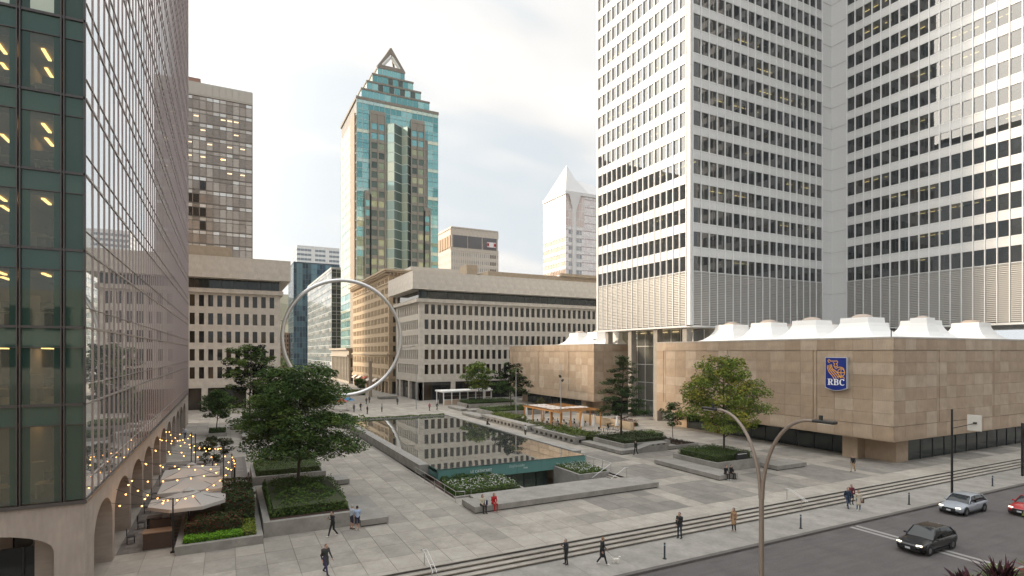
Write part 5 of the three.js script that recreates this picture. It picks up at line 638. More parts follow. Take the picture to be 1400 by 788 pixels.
// ---------------------------------------------------------------- blue bank sign on the podium
{
  const t = thing('bank_sign', 'blue shield sign with yellow lion emblem and white letters on podium', 'sign', [64.43, 10.0, 41.2]), W = 2.5, H = 3.7; // local: faces -x, u along +z
  const a = atShield(W, H), sh = new THREE.Shape(a), dep = 0.32; const face = (g, out) => { g.rotateY(-Math.PI / 2); g.translate(-out, 0, 0); return g; };
  const rim = new THREE.ExtrudeGeometry(new THREE.Shape(atShield(W + 0.16, H + 0.16)), { depth: dep, bevelEnabled: false }); part(t, 'rim', face(rim, 0.0), mat([0.62, 0.63, 0.66], 0.4, { metalness: 0.3 })); const fc = new THREE.ExtrudeGeometry(sh, { depth: 0.03, bevelEnabled: false }); part(t, 'face', face(fc, dep), mat([0.008, 0.025, 0.21], 0.35)); const bk = new THREE.ExtrudeGeometry(new THREE.Shape(atShield(W + 0.1, H + 0.1)), { depth: 0.1, bevelEnabled: false }); part(t, 'backing', face(bk, -0.0 - 0.1), M.black);
  const font = await new FontLoader().loadAsync('fonts/droid/droid_serif_bold.typeface.json'), tg_ = new TextGeometry('RBC', { font, size: 0.74, depth: 0.015, curveSegments: 5 }); tg_.computeBoundingBox(); const bw = tg_.boundingBox.max.x - tg_.boundingBox.min.x; tg_.translate(-bw / 2, -1.38, 0); part(t, 'lettering', face(tg_, dep + 0.032), mat([0.82, 0.83, 0.85], 0.5));
  // lion holding a globe, drawn in yellow strokes
  const ye = mat([0.85, 0.42, 0.01], 0.5), st = (name, pts, r = 0.042) => { const c = new THREE.CatmullRomCurve3(pts.map(([u, v]) => new THREE.Vector3(u, v, 0))); const g = new THREE.TubeGeometry(c, 18, r, 5); g.scale(1, 1, 0.3); part(t, name, face(g, dep + 0.034), ye); };
  st('crown', [[-0.62, 1.45], [-0.78, 1.62], [-0.95, 1.5], [-0.82, 1.3], [-0.7, 1.32]]); st('head', [[-0.62, 1.45], [-0.1, 1.46], [0.22, 1.46], [0.24, 1.22], [0.02, 1.18], [0.2, 1.04], [0.2, 0.8], [-0.02, 0.86]]); st('muzzle', [[-0.3, 1.3], [-0.12, 1.12], [-0.2, 0.95], [-0.1, 0.75], [0.0, 0.6]]);
  for (const [k, n] of [[0, 'mane'], [1, 'mane'], [2, 'mane'], [3, 'mane']]) st(n, [[-1.0 + k * 0.16, 0.95 + (k > 1 ? 0.12 : 0)], [-0.98 + k * 0.2, 0.55], [-0.72 + k * 0.24, 0.05 + k * 0.08], [-0.42 + k * 0.27, -0.28 + k * 0.05], [-0.18 + k * 0.27, -0.62 + k * 0.03]], 0.05);
  st('paw', [[0.05, 0.55], [0.3, 0.72], [0.65, 0.75], [0.95, 0.6], [1.0, 0.3]]); st('globe', Array.from({ length: 13 }, (_, k) => [0.68 + 0.42 * Math.cos(k / 12 * 6.283), 0.14 + 0.44 * Math.sin(k / 12 * 6.283)])); st('globe_line', [[0.28, 0.14], [0.68, 0.1], [1.08, 0.14]], 0.04); st('globe_line', [[0.68, 0.56], [0.64, 0.14], [0.68, -0.28]], 0.04); st('arm', [[0.3, -0.3], [0.6, -0.42], [0.98, -0.4], [1.02, -0.62]]);
}
function atShield(w, h) { const p = [[-w / 2, h / 2], [-w / 2, -h / 2 + 0.22]]; for (let k = 1; k < 12; k++) { const s = k / 12; p.push([-w / 2 + w * s, -h / 2 + 0.22 - 0.34 * Math.sin(s * Math.PI) ** 0.8]); } p.push([w / 2, -h / 2 + 0.22], [w / 2, h / 2]); return p.map(q => new THREE.Vector2(...q)); }
{ const t = thing('plaque', 'small black plaque with a white line of print in front of the hedge', 'plaque', [49.4, 1.0, 42.2]); bp(t, 'panel', M.black, 48.5, 50.3, 1.0, 1.75, 42.1, 42.16); bp(t, 'print', mat([0.6, 0.6, 0.58], 0.7), 48.7, 50.1, 1.53, 1.6, 42.085, 42.095); for (const x of [48.7, 50.0]) bp(t, 'stake', M.black, x, x + 0.06, 0.9, 1.0, 42.11, 42.15); }
// cameras on the podium corners
for (const [x, f, l] of [[64.8, 35.4, 'small twin security camera on the corner of the wide podium'], [64.8, 90.9, 'small security camera on the corner of the pergola podium']]) { const t = thing('security_camera', l, 'camera', [x, 14.2, f]); const g = new GB(); g.tube([[0, 0, 0], [0, 0.9, 0]], 0.05, 6); part(t, 'post', g, M.black); for (const s of [-1, 1]) { const b = new THREE.BoxGeometry(0.16, 0.16, 0.4); b.rotateY(s * 0.8); b.translate(s * 0.16, 0.85, 0.1); part(t, 'camera_head', b, M.darkMetal); } }
// ---------------------------------------------------------------- restaurant terrace by the arcade
{
  const fl = new GB(); fl.box(-6.1, -2.9, 0.004, 0.02, 41.6, 74); fl.box(-2.9, 1.9, 0.004, 0.02, 49.7, 74); const tf = struct('terrace_paving', fl.geo(), mat([0.13, 0.115, 0.105], 0.9)); const bm = [[0.24, 0.215, 0.195], [0.21, 0.185, 0.165], [0.27, 0.24, 0.215]].map(c => mat(c, 0.9, { map: T.fine })); const gs = bm.map(() => new GB());
  for (let f = 41.62; f < 73.9; f += 0.42) for (let x = -6.08; x < 1.8; x += 0.64) { const o = (Math.round(f / 0.42) % 2) * 0.32, a = x - o + 0.3; if (f < 49.7 && a + 0.62 > -2.92) continue; if (a < -6.1 || a > 1.25) continue; gs[Math.floor(hash3(x * 31, f * 17, 2) * 3)].box(a, a + 0.62, 0.02, 0.026, f, f + 0.405); } gs.forEach((g, i) => part(tf, 'brick_paver', g, bm[i], { kind: 'stuff' }));
  const cloth = mat([0.40, 0.375, 0.35], 0.9, { side: THREE.DoubleSide }), pm = M.darkMetal;
  const parasol = (label, x, f, r, n, h, rot) => { const t = thing('open_parasol', label, 'parasol', [x, 0.02, f]), V = k => { const a = rot + k / n * Math.PI * 2; return [Math.cos(a) * r, Math.sin(a) * r]; }; for (let k = 0; k < n; k++) { const g = new GB(), a = V(k), b = V(k + 1), L = (s, p) => [p[0] * s, h + 0.75 * (1 - s) - 0.09 * Math.sin(s * Math.PI), -p[1] * s]; const m = 5; for (let q = 0; q < m; q++) { const s0 = 0.1 + 0.9 * q / m, s1 = 0.1 + 0.9 * (q + 1) / m; g.quad(L(s0, a), L(s1, a), L(s1, b), L(s0, b)); } const dn = p => [p[0], h - 0.22, -p[1]]; g.quad(L(1, a), dn(a), dn(b), L(1, b)); part(t, 'canopy_panel', g, cloth); } const p = new THREE.CylinderGeometry(0.035, 0.035, h + 0.78, 10); p.translate(0, (h + 0.78) / 2, 0); part(t, 'pole', p, pm); const tp = new THREE.ConeGeometry(0.4, 0.2, n); tp.translate(0, h + 0.78, 0); part(t, 'vent_cap', tp, cloth); const b = new THREE.BoxGeometry(0.7, 0.1, 0.7); b.translate(0, 0.05, 0); part(t, 'base', b, pm); for (let k = 0; k < n; k++) { const a = V(k), g = new GB(); g.tube([[0, h + 0.62, 0], [a[0], h - 0.03, -a[1]]], 0.014, 5); part(t, 'rib', g, pm); } };
  parasol('round beige parasol over the bar end of the terrace', -2.35, 44.2, 2.45, 8, 2.35, 0.39); parasol('square beige parasol in the middle of the terrace', -2.35, 48.6, 2.9, 4, 2.45, 0.785); parasol('square beige parasol deepest in the terrace', -2.6, 53.2, 2.9, 4, 2.5, 0.785);
  const pole = (label, x, f, h) => { const t = thing('string_light_pole', label, 'pole', [x, 0.02, f]); const g = new GB(t); g.tube([[x, 0.02, -f], [x, h, -f]], 0.045, 8); part(t, 'post', g, M.black); const b = new GB(t); b.box(x - 0.14, x + 0.14, 0.02, 0.07, f - 0.14, f + 0.14); part(t, 'foot', b, M.black); };
  const poles = [[-3.0, 40.6, 3.4], [0.5, 49.9, 3.5], [0.6, 52.5, 3.5], [0.4, 55.4, 3.5], [-0.3, 60, 3.5], [-3.1, 70.8, 3.5], [-3.6, 72.9, 3.4]]; const pn = ['at the corner of the bar', 'behind the flower bed', 'beside the middle parasol', 'beside the deepest parasol', 'beside the terrace tree', 'at the back of the terrace', 'at the back end of the terrace near the arcade']; poles.forEach((p, i) => pole('thin black string light pole ' + pn[i], ...p));
  // festoon strings: cable with warm bulbs
  const bulbG = new THREE.SphereGeometry(0.05, 10, 8), sock = new THREE.CylinderGeometry(0.025, 0.025, 0.07, 6);
  const ends = [[[-6.05, 3.9, 38.9], [-3.0, 3.35, 40.6]], [[-6.05, 4.2, 44.3], [0.5, 3.45, 49.9]], [[-6.05, 4.1, 41.5], [-3.0, 3.35, 40.6]], [[-6.05, 4.2, 50.9], [0.5, 3.45, 49.9]], [[-6.05, 4.2, 50.9], [0.6, 3.45, 52.5]], [[-6.05, 4.2, 57.5], [0.4, 3.45, 55.4]], [[-6.05, 4.2, 57.5], [-0.3, 3.45, 60]], [[-6.05, 4.2, 64.1], [-0.3, 3.45, 60]], [[-6.05, 4.2, 70.7], [-0.3, 3.45, 60]], [[-6.05, 4.2, 70.7], [-3.1, 3.45, 70.8]], [[-6.05, 4.2, 64.1], [-3.1, 3.45, 70.8]], [[0.5, 3.45, 49.9], [0.6, 3.45, 52.5]], [[0.6, 3.45, 52.5], [0.4, 3.45, 55.4]], [[-3.0, 3.35, 40.6], [0.5, 3.45, 49.9]], [[-6.05, 4.1, 44.3], [-3.0, 3.35, 40.6]]];
  ends.forEach(([a, b], i) => { const t = thing('string_lights', 'strand of warm bulbs strung over the terrace between arcade wall and poles', 'string lights', [a[0], a[1], a[2]], 'festoon bulb strands over the terrace'); const len = Math.hypot(a[0] - b[0], a[1] - b[1], a[2] - b[2]), at = s => [a[0] + (b[0] - a[0]) * s, a[1] + (b[1] - a[1]) * s - 0.07 * len * 4 * s * (1 - s) * 0.8, -(a[2] + (b[2] - a[2]) * s)]; const g = new GB(t); g.tube(steps(0, 1, 10).map(at), 0.012, 4); part(t, 'cable', g, M.black); const n = Math.max(2, Math.round(len / 1.05)); for (let k = 0; k < n; k++) { const p = at((k + 0.5) / n), o = new THREE.Mesh(bulbG, M.bulb); o.name = 'bulb'; o.position.set(p[0] - t.position.x, p[1] - 0.12 - t.position.y, p[2] - t.position.z); t.add(o); const s = new THREE.Mesh(sock, M.black); s.name = 'socket'; s.position.set(0, 0.075, 0); o.add(s); if (k % 2 === i % 2) { const l = new THREE.PointLight(new THREE.Color(1, 0.5, 0.18), 0.4); l.position.set(p[0], p[1] - 0.12, p[2]); l.shadow.radius = 2; scene.add(l); } } });
  // bar, seats, tables
  const dw = mat([0.085, 0.05, 0.035], 0.7, { map: T.fine }); { const t = thing('terrace_bar', 'dark timber bar counter at the front of the terrace', 'bar', [-3.9, 0.02, 42.3]); bp(t, 'counter', dw, -4.7, -3.15, 0.02, 1.05, 41.7, 42.6); bp(t, 'counter_top', mat([0.22, 0.14, 0.09], 0.5), -4.75, -3.1, 1.05, 1.11, 41.65, 42.65); bp(t, 'back_shelf', dw, -4.5, -3.3, 0.02, 1.5, 43.2, 43.5); }
  { const t = thing('terrace_fence', 'dark slatted terrace fence beside the flower bed and parasols', 'fence', [1.75, 0.02, 54]); for (let k = 0; k < 7; k++) bp(t, 'slat', dw, 1.72, 1.78, 0.1 + k * 0.14, 0.21 + k * 0.14, 49.8, 58.4); for (const f of [49.8, 52.6, 55.4, 58.3]) bp(t, 'post', M.black, 1.78, 1.86, 0.02, 1.15, f, f + 0.08); }
  const tt = thing('terrace_dining_table', 'dark square dining table on the restaurant terrace', 'table', [-4.6, 0.026, 47], 'dining tables on the restaurant terrace'); { const g = new THREE.BoxGeometry(0.9, 0.05, 0.9); g.translate(0, 0.74, 0); part(tt, 'table_top', g, dw); for (const [x, z] of [[-1, -1], [1, -1], [1, 1], [-1, 1]]) { const l = new THREE.BoxGeometry(0.06, 0.715, 0.06); l.translate(x * 0.38, 0.3575, z * 0.38); part(tt, 'leg', l, M.black); } } for (const [x, f] of [[-1.2, 51], [-3.4, 51.6], [-4.7, 56], [-1.4, 56.4], [-4.6, 61.5], [-1.8, 62.4], [-4.8, 66], [-2.4, 67]]) copy(tt, [x, 0.026, f]);
  const c = thing('terrace_dining_chair', 'black dining chair on the restaurant terrace', 'chair', [-4.7, 0.026, 46], 'dining chairs on the restaurant terrace'); { const s = new RoundedBoxGeometry(0.46, 0.06, 0.46, 2, 0.02); s.translate(0, 0.45, 0); part(c, 'seat', s, M.black); const b = new RoundedBoxGeometry(0.46, 0.42, 0.04, 2, 0.015); b.translate(0, 0.74, 0.22); part(c, 'backrest', b, M.black); for (const [x, z] of [[-0.2, -0.2], [0.2, -0.2], [-0.2, 0.2], [0.2, 0.2]]) { const g = new GB(); g.tube([[x, 0, z], [x, 0.43, z]], 0.018, 6); part(c, 'leg', g, M.black); } } for (const [x, f, a] of [[-5.4, 47.1, -1.6], [-3.8, 46.9, 1.6], [-5.5, 56.2, -1.5], [-3.9, 56, 1.5], [-4.6, 55, 0.1], [-5.4, 61.6, -1.6], [-3.8, 61.5, 1.6], [-5.6, 66, -1.5], [-4, 66.2, 1.4], [-1, 62.6, 1.6], [-2.6, 62.4, -1.6], [-4.5, 44.9, 0.1], [-5.6, 43.8, -1.4], [-5.5, 51.5, -1.5]]) copy(c, [x, 0.026, f], a);
}
// ---------------------------------------------------------------- vegetation
const leafM = new THREE.MeshPhysicalMaterial({ color: rgb(1, 1, 1), roughness: 0.85, specularIntensity: 0.25, vertexColors: true, side: THREE.DoubleSide }), barkM = mat([0.085, 0.068, 0.054], 0.95, { map: T.fine });
class Leaves { // many small rhombic leaves in one geometry
  constructor(o) { this.o = o; this.p = []; this.n = []; this.c = []; this.i = []; }
  add(x, y, z, L, w, col, up = 0.6) {
    const a = rnd() * 6.283, nx = (rnd() - 0.5) * (1 - up) * 2.4, nz = (rnd() - 0.5) * (1 - up) * 2.4, ny = up + (rnd() - 0.5) * 0.5, l = Math.hypot(nx, ny, nz) || 1, N = [nx / l, ny / l, nz / l];
    let t = [Math.cos(a), (rnd() - 0.5) * 0.6, Math.sin(a)]; const d = t[0] * N[0] + t[1] * N[1] + t[2] * N[2]; t = [t[0] - d * N[0], t[1] - d * N[1], t[2] - d * N[2]]; const tl = Math.hypot(...t) || 1; t = t.map(q => q / tl);
    const b = [N[1] * t[2] - N[2] * t[1], N[2] * t[0] - N[0] * t[2], N[0] * t[1] - N[1] * t[0]], k = this.p.length / 3, o = this.o, h = L / 2, s = w / 2, g = 0.82 + 0.36 * rnd();
    for (const [u, v] of [[-h, 0], [-h * 0.1, s], [h, 0], [-h * 0.1, -s]]) { this.p.push(x + t[0] * u + b[0] * v - o[0], y + t[1] * u + b[1] * v - o[1], z + t[2] * u + b[2] * v - o[2]); this.n.push(...N); this.c.push(col[0] * g, col[1] * g, col[2] * g); }
    this.i.push(k, k + 2, k + 1, k, k + 3, k + 2);
  }
  geo() { const g = new THREE.BufferGeometry(); g.setAttribute('position', new THREE.Float32BufferAttribute(this.p, 3)); g.setAttribute('normal', new THREE.Float32BufferAttribute(this.n, 3)); g.setAttribute('color', new THREE.Float32BufferAttribute(this.c, 3)); g.setIndex(this.i); return g; }
}
const sph = () => { for (;;) { const x = rnd() * 2 - 1, y = rnd() * 2 - 1, z = rnd() * 2 - 1, r = x * x + y * y + z * z; if (r < 1) { const k = Math.pow(r, -0.22); return [x * k, y * k, z * k]; } } };
function tree(label, x, F, y0, h, o) {
  const t = thing(o.name ?? 'plaza_tree', label, 'tree', [x, y0, F], o.group), tr = new GB(t), lv = new Leaves([x, y0, -F]);
  const th = o.trunk ?? h * 0.25, R = o.r, lean = o.lean ?? [0, 0], TX = s => x + lean[0] * s + 0.12 * Math.sin(s * 5 + x), TZ = s => -F + lean[1] * s + 0.12 * Math.cos(s * 4 + F);
  const r0 = o.r0 ?? h * 0.014, pts = steps(0, 0.93, 9).map(s => [TX(s), y0 + h * s, TZ(s)]); tr.tube(pts, pts.map((_, i) => Math.max(0.018, r0 * (1 - 0.098 * i))), 8); part(t, 'trunk', tr, barkM);
  const limbs = new GB(t), N = o.limbs ?? 22, clusters = [];
  for (let k = 0; k < N; k++) {
    const s = (k + rnd() * 0.8) / N, ys = th / h + (0.90 - th / h) * s, a = k * 2.399 + rnd() * 0.7, prof = o.prof(s) * R * rr(0.75, 1.12), rise = (o.rise ?? 0.25) * prof + rr(-0.1, 0.25) * prof * 0.5;
    const A = [TX(ys), y0 + h * ys, TZ(ys)], B = [A[0] + Math.cos(a) * prof, A[1] + rise, A[2] + Math.sin(a) * prof], Mi = [(A[0] + B[0]) / 2 + rr(-0.15, 0.15), (A[1] + B[1]) / 2 + prof * 0.10, (A[2] + B[2]) / 2 + rr(-0.15, 0.15)];
    limbs.tube([A, Mi, B], [r0 * (0.5 - 0.3 * s), r0 * 0.25 * (1 - s * 0.5), 0.012], 5, false);
    const nC = Math.max(2, Math.round(prof * 1.7)); for (let q = 0; q < nC; q++) { const u = 0.32 + 0.68 * (q + rnd() * 0.6) / nC, side = (rnd() - 0.5) * prof * 0.75; const C = [A[0] + (B[0] - A[0]) * u - Math.sin(a) * side, A[1] + (B[1] - A[1]) * u + prof * 0.10 * Math.sin(u * 3.1) + rr(-0.12, 0.2), A[2] + (B[2] - A[2]) * u + Math.cos(a) * side]; clusters.push([C, (o.cr ?? 0.75) * rr(0.65, 1.2)]); const J = [A[0] + (B[0] - A[0]) * u * 0.8, A[1] + (B[1] - A[1]) * u * 0.8, A[2] + (B[2] - A[2]) * u * 0.8]; limbs.tube([J, C], [0.02, 0.006], 3, false); }
  }
  part(t, 'limbs', limbs, barkM);
  const per = Math.round(o.leaves / clusters.length); for (const [C, cr] of clusters) { const col = pick(o.cols); for (let k = 0; k < per; k++) { const q = sph(); lv.add(C[0] + q[0] * cr, C[1] + q[1] * cr * (o.flat ?? 0.5), C[2] + q[2] * cr, o.size * rr(0.7, 1.3), o.size * 0.5, rnd() < 0.82 ? col : pick(o.cols), o.up ?? 0.55); } }
  part(t, 'crown', lv.geo(), leafM); return t;
}
const dgreen = [[0.048, 0.086, 0.026], [0.062, 0.105, 0.030], [0.040, 0.072, 0.024], [0.078, 0.122, 0.036]], mgreen = [[0.072, 0.122, 0.030], [0.098, 0.148, 0.036], [0.058, 0.10, 0.028], [0.12, 0.17, 0.04]], ygreen = [[0.13, 0.18, 0.03], [0.18, 0.21, 0.034], [0.10, 0.15, 0.03], [0.26, 0.24, 0.04], [0.14, 0.19, 0.04]];
const roundP = s => Math.pow(Math.sin(Math.PI * (0.18 + 0.78 * s)), 0.8), coneP = s => 1.05 - 0.85 * s, vaseP = s => 0.55 + 0.5 * Math.sin(Math.PI * Math.min(1, s * 0.95 + 0.05));
tree('broad spreading dark green tree with tiered branches in the large shrub planter', 5.3, 49.2, 0.9, 11.0, { r: 4.7, trunk: 2.6, limbs: 46, leaves: 42000, size: 0.24, cols: dgreen.concat(mgreen), prof: s => 1.02 - 0.5 * s * s, rise: 0.06, flat: 0.48, cr: 0.98, up: 0.55, r0: 0.15 });
tree('tall slender green tree in front of the left stone block windows', 3.4, 99.5, 0, 14.3, { r: 4.3, trunk: 5, limbs: 22, leaves: 9000, size: 0.36, cols: mgreen.concat(ygreen[2]), prof: vaseP, flat: 0.5, cr: 0.9, rise: 0.35, r0: 0.16 });
tree('little round dark tree in the small square planter', -1.3, 94.8, 0.5, 6.6, { r: 2.6, trunk: 1.8, limbs: 20, leaves: 6000, size: 0.3, cols: dgreen, prof: roundP, flat: 0.6, cr: 0.65, r0: 0.09 });
tree('small dark tree with wispy foliage on the restaurant terrace', -1.3, 65.5, 0.02, 3.9, { r: 1.9, trunk: 0.9, limbs: 16, leaves: 3600, size: 0.2, cols: [[0.04, 0.05, 0.022], [0.06, 0.065, 0.028], [0.035, 0.04, 0.02]], prof: roundP, flat: 0.6, cr: 0.42, r0: 0.06 });
tree('tall conical dark tree standing before the tower lobby', 47.5, 60.2, 0.9, 12.1, { r: 4.2, trunk: 2.6, limbs: 34, leaves: 14000, size: 0.25, cols: dgreen.concat([[0.03, 0.055, 0.03]]), prof: coneP, flat: 0.4, cr: 0.62, rise: 0.1, up: 0.7, r0: 0.15 });
tree('yellowing broad tree in the hedge planter with the plaque', 49.4, 44.6, 0.9, 11.6, { r: 4.9, trunk: 2.0, limbs: 40, leaves: 21000, size: 0.25, cols: ygreen, prof: s => Math.sin(Math.PI * (0.3 + 0.62 * s)), flat: 0.7, cr: 0.78, rise: 0.3, up: 0.45, r0: 0.13 });
tree('small slim dark tree in the mulch planter', 53.9, 57.3, 0.4, 5.6, { r: 1.9, trunk: 1.9, limbs: 16, leaves: 3200, size: 0.22, cols: dgreen, prof: roundP, flat: 0.65, cr: 0.5, r0: 0.06 });
tree('light green young tree beside the white kiosk', 52.2, 119, 0.9, 9.8, { r: 3.9, trunk: 2.4, limbs: 24, leaves: 7000, size: 0.38, cols: ygreen.slice(0, 3).concat(mgreen), prof: roundP, flat: 0.6, cr: 0.85, r0: 0.12 });
tree('dark green spreading tree near the end of the pergola podium', 52.2, 102.5, 0.9, 10.0, { r: 4.9, trunk: 2.2, limbs: 26, leaves: 9000, size: 0.34, cols: dgreen.concat(mgreen[0]), prof: s => 1.0 - 0.6 * s, flat: 0.45, cr: 0.8, rise: 0.15, r0: 0.14 });
for (const [x, f, h, l] of [[30, 330, 9, 'distant green street tree on the left side of the avenue'], [34, 400, 11, 'distant green street tree far down the avenue'], [40, 260, 6, 'street tree by the old bank front'], [37, 176, 4.6, 'small street tree behind the slim pillar']]) tree(l, x, f, 0, h, { name: 'street_tree', r: h * 0.4, trunk: h * 0.25, limbs: 14, leaves: 1500, size: 0.6, cols: mgreen, prof: roundP, flat: 0.7, cr: h * 0.12 });
function hedge(name, label, x0, x1, y0, y1, f0, f1, o = {}) {
  const n = o.n ?? Math.round((x1 - x0) * (f1 - f0) * 70 + (y1 - y0) * (x1 - x0 + f1 - f0) * 150), t = thing(name, label, o.cat ?? 'shrub', [(x0 + x1) / 2, y0, (f0 + f1) / 2], o.group), lv = new Leaves([t.position.x, t.position.y, t.position.z]), wob = o.wob ?? 0.12;
  for (let k = 0; k < n; k++) { let x = rr(x0, x1), f = rr(f0, f1), y; const q = rnd(), hh = (u, v) => y1 - wob * 2 * (1 - vnoise(u * 1.6 + x0, v * 1.6, 3)) - (o.mound ? (y1 - y0) * 0.62 * Math.pow(Math.max(Math.abs((u - (x0 + x1) / 2) / (x1 - x0) * 2), Math.abs((v - (f0 + f1) / 2) / (f1 - f0) * 2)), 2.2) : 0); if (q < 0.6) y = hh(x, f) - rnd() * rnd() * 0.25; else { y = y0 + (hh(x, f) - y0) * rnd(); const d = rnd() * rnd() * 0.14 - 0.03; if (rnd() < (x1 - x0) / (x1 - x0 + f1 - f0)) f = rnd() < 0.7 ? f0 + d : f1 - d; else x = rnd() < 0.7 ? x0 + d : x1 - d; } lv.add(x, y, -f, (o.size ?? 0.12) * rr(0.6, 1.4), (o.size ?? 0.12) * 0.55, pick(o.cols ?? dgreen), 0.5); }
  if (o.flowers) for (let k = 0; k < o.flowers; k++) { const x = rr(x0, x1), f = rr(f0, f1), y = y1 - wob + rnd() * 0.12, c = o.flowerCol ?? [0.62, 0.63, 0.60]; for (let q = 0; q < 5; q++) lv.add(x + rr(-0.06, 0.06), y + rr(-0.03, 0.04), -f + rr(-0.06, 0.06), 0.09, 0.07, c, 0.8); }
  part(t, 'foliage', lv.geo(), leafM); const co = new GB(t), i = 0.16, top = o.mound ? y0 + (y1 - y0) * 0.4 : y1 - wob * 2 - 0.12; if (top > y0 + 0.05) { co.box(x0 + i, x1 - i, y0, top, f0 + i, f1 - i); part(t, 'twigs', co, mat([0.05, 0.06, 0.026], 1)); } return t;
}
hedge('shrub_bed', 'dark mounded shrubs filling the large planter beneath the spreading tree', 2.75, 7.95, 0.9, 2.45, 42.2, 52.1, { mound: true, wob: 0.34, size: 0.16, n: 13000, cols: dgreen.concat(mgreen) });
hedge('clipped_hedge', 'clipped hedge in the planter behind the big shrub bed', 2.45, 8.2, 0.9, 1.75, 57.0, 63.0, { cols: mgreen.concat(dgreen), n: 5000 });
hedge('clipped_hedge', 'low dark hedge in the far left planter by the slender tree', 2.45, 7.9, 0.85, 1.7, 92.9, 97.1, { n: 2600, size: 0.2 }); hedge('clipped_hedge', 'low dark hedge before the left stone block', 2.5, 7.1, 0.85, 1.7, 107.3, 112.2, { n: 2200, size: 0.2 }); hedge('clipped_hedge', 'small box hedge under the little round tree', -2.3, -0.2, 0.5, 1.2, 93.4, 96, { n: 1400, size: 0.16 });
hedge('ground_cover', 'bright green ground cover at the front of the terrace flower bed', -2.4, 0.9, 0.5, 0.85, 40.2, 41.3, { cols: [[0.12, 0.26, 0.02], [0.16, 0.32, 0.03], [0.09, 0.2, 0.02]], n: 2600, size: 0.13, wob: 0.06 }); hedge('ground_cover', 'yellow green plants on the right edge of the terrace flower bed', 0.9, 1.7, 0.5, 0.95, 40.3, 46, { cols: [[0.16, 0.22, 0.03], [0.1, 0.15, 0.03], [0.2, 0.2, 0.04]], n: 1800, size: 0.14 });
hedge('flowering_shrub', 'dark red and green shrubs behind the bright ground cover of the terrace', -2.4, 0.9, 0.5, 1.75, 41.4, 43.2, { cols: [[0.10, 0.03, 0.025], [0.05, 0.075, 0.028], [0.06, 0.09, 0.03], [0.14, 0.05, 0.035], [0.05, 0.08, 0.03]], n: 4200, size: 0.15, wob: 0.3 }); hedge('flowering_shrub', 'tall dark climbing shrubs at the back of the terrace flower bed', -0.3, 1.7, 0.5, 2.7, 43.3, 49, { cols: [[0.05, 0.08, 0.03], [0.06, 0.095, 0.03], [0.10, 0.04, 0.03], [0.045, 0.07, 0.03]], n: 6500, size: 0.17, wob: 0.4 });
hedge('flower_bed', 'white flowering plants in the left bed of the sunken court', 17.8, 23.9, -0.12, 0.75, 45.1, 49.2, { cols: mgreen.concat([[0.06, 0.1, 0.035]]), n: 5200, size: 0.17, wob: 0.25, flowers: 260, cat: 'flower bed' }); hedge('shrub_bed', 'dark green shrubs below the left end of the teal glass', 18.6, 23.9, -0.12, 0.5, 49.3, 51.8, { n: 3000, size: 0.18, wob: 0.25 }); hedge('flower_bed', 'white flowering plants in the right bed of the sunken court', 32.0, 35.4, -0.12, 0.45, 47.4, 51.9, { cols: mgreen.concat([[0.08, 0.12, 0.04]]), n: 2600, size: 0.16, wob: 0.15, flowers: 150, cat: 'flower bed' }); hedge('court_plant', 'dark round bush on the floor of the sunken court', 24.6, 25.8, -3.05, -0.35, 48.6, 49.8, { n: 1200, size: 0.2, wob: 0.3, mound: true });
hedge('clipped_hedge', 'hedge around the yellowing tree behind the black plaque', 45.6, 51.2, 0.9, 1.85, 42.3, 47.7, { cols: mgreen.concat(dgreen), n: 6500 }); hedge('clipped_hedge', 'trimmed hedge in the planter beside the pergola', 44.6, 51.4, 0.9, 1.7, 56.0, 61.8, { cols: dgreen.concat(mgreen[0]), n: 5500 }); hedge('clipped_hedge', 'low clipped hedge between the pergola hedge and the tower lobby', 52.3, 58, 0.0, 0.8, 63.5, 66.5, { cols: mgreen, n: 2000, size: 0.15 });
hedge('mulch_plants', 'dark low plants around the small slim tree', 52.2, 55.3, 0.4, 0.62, 54.9, 60.2, { cols: [[0.03, 0.024, 0.016], [0.045, 0.04, 0.02]], n: 900, size: 0.16, wob: 0.05 });
hedge('ornamental_grass', 'tall yellow green grasses in the near slotted trough', 42.5, 46.5, 0.05, 1.55, 63.4, 73, { cols: [[0.13, 0.16, 0.035], [0.10, 0.14, 0.03], [0.07, 0.10, 0.03]], n: 5000, size: 0.22, wob: 0.3 }); hedge('ornamental_grass', 'mixed grasses in the slotted trough before the pergola posts', 43.6, 46.2, 0.05, 1.25, 73.5, 84, { cols: [[0.07, 0.1, 0.035], [0.05, 0.075, 0.03], [0.12, 0.12, 0.05]], n: 3200, size: 0.2, wob: 0.35 }); hedge('ornamental_grass', 'yellow green grasses in the far slotted trough', 43.6, 47, 0.05, 1.6, 86, 94, { cols: [[0.14, 0.17, 0.04], [0.1, 0.14, 0.03]], n: 3000, size: 0.24, wob: 0.35 });
hedge('clipped_hedge', 'low hedge before the white kiosk', 48.4, 59.6, 0.85, 1.6, 115.4, 121.6, { n: 3500, size: 0.22 }); hedge('ornamental_grass', 'dark low planting under the spreading tree near the pergola podium', 46.4, 57.6, 0.85, 1.5, 98.4, 105.6, { cols: mgreen, n: 3200, size: 0.22 }); hedge('ornamental_grass', 'tall reedy grass against the pergola podium base', 57.2, 59.2, 0, 3.4, 99, 101.5, { cols: [[0.12, 0.11, 0.04], [0.09, 0.1, 0.035], [0.15, 0.12, 0.05]], n: 1500, size: 0.3, wob: 0.5, mound: true }); hedge('flowering_shrub', 'dull red shrubs beside the lobby steps behind the pergola terrace', 58, 62, 0, 1.3, 74, 79, { cols: [[0.12, 0.05, 0.05], [0.08, 0.05, 0.035], [0.15, 0.08, 0.07]], n: 1600, size: 0.2, wob: 0.3 });
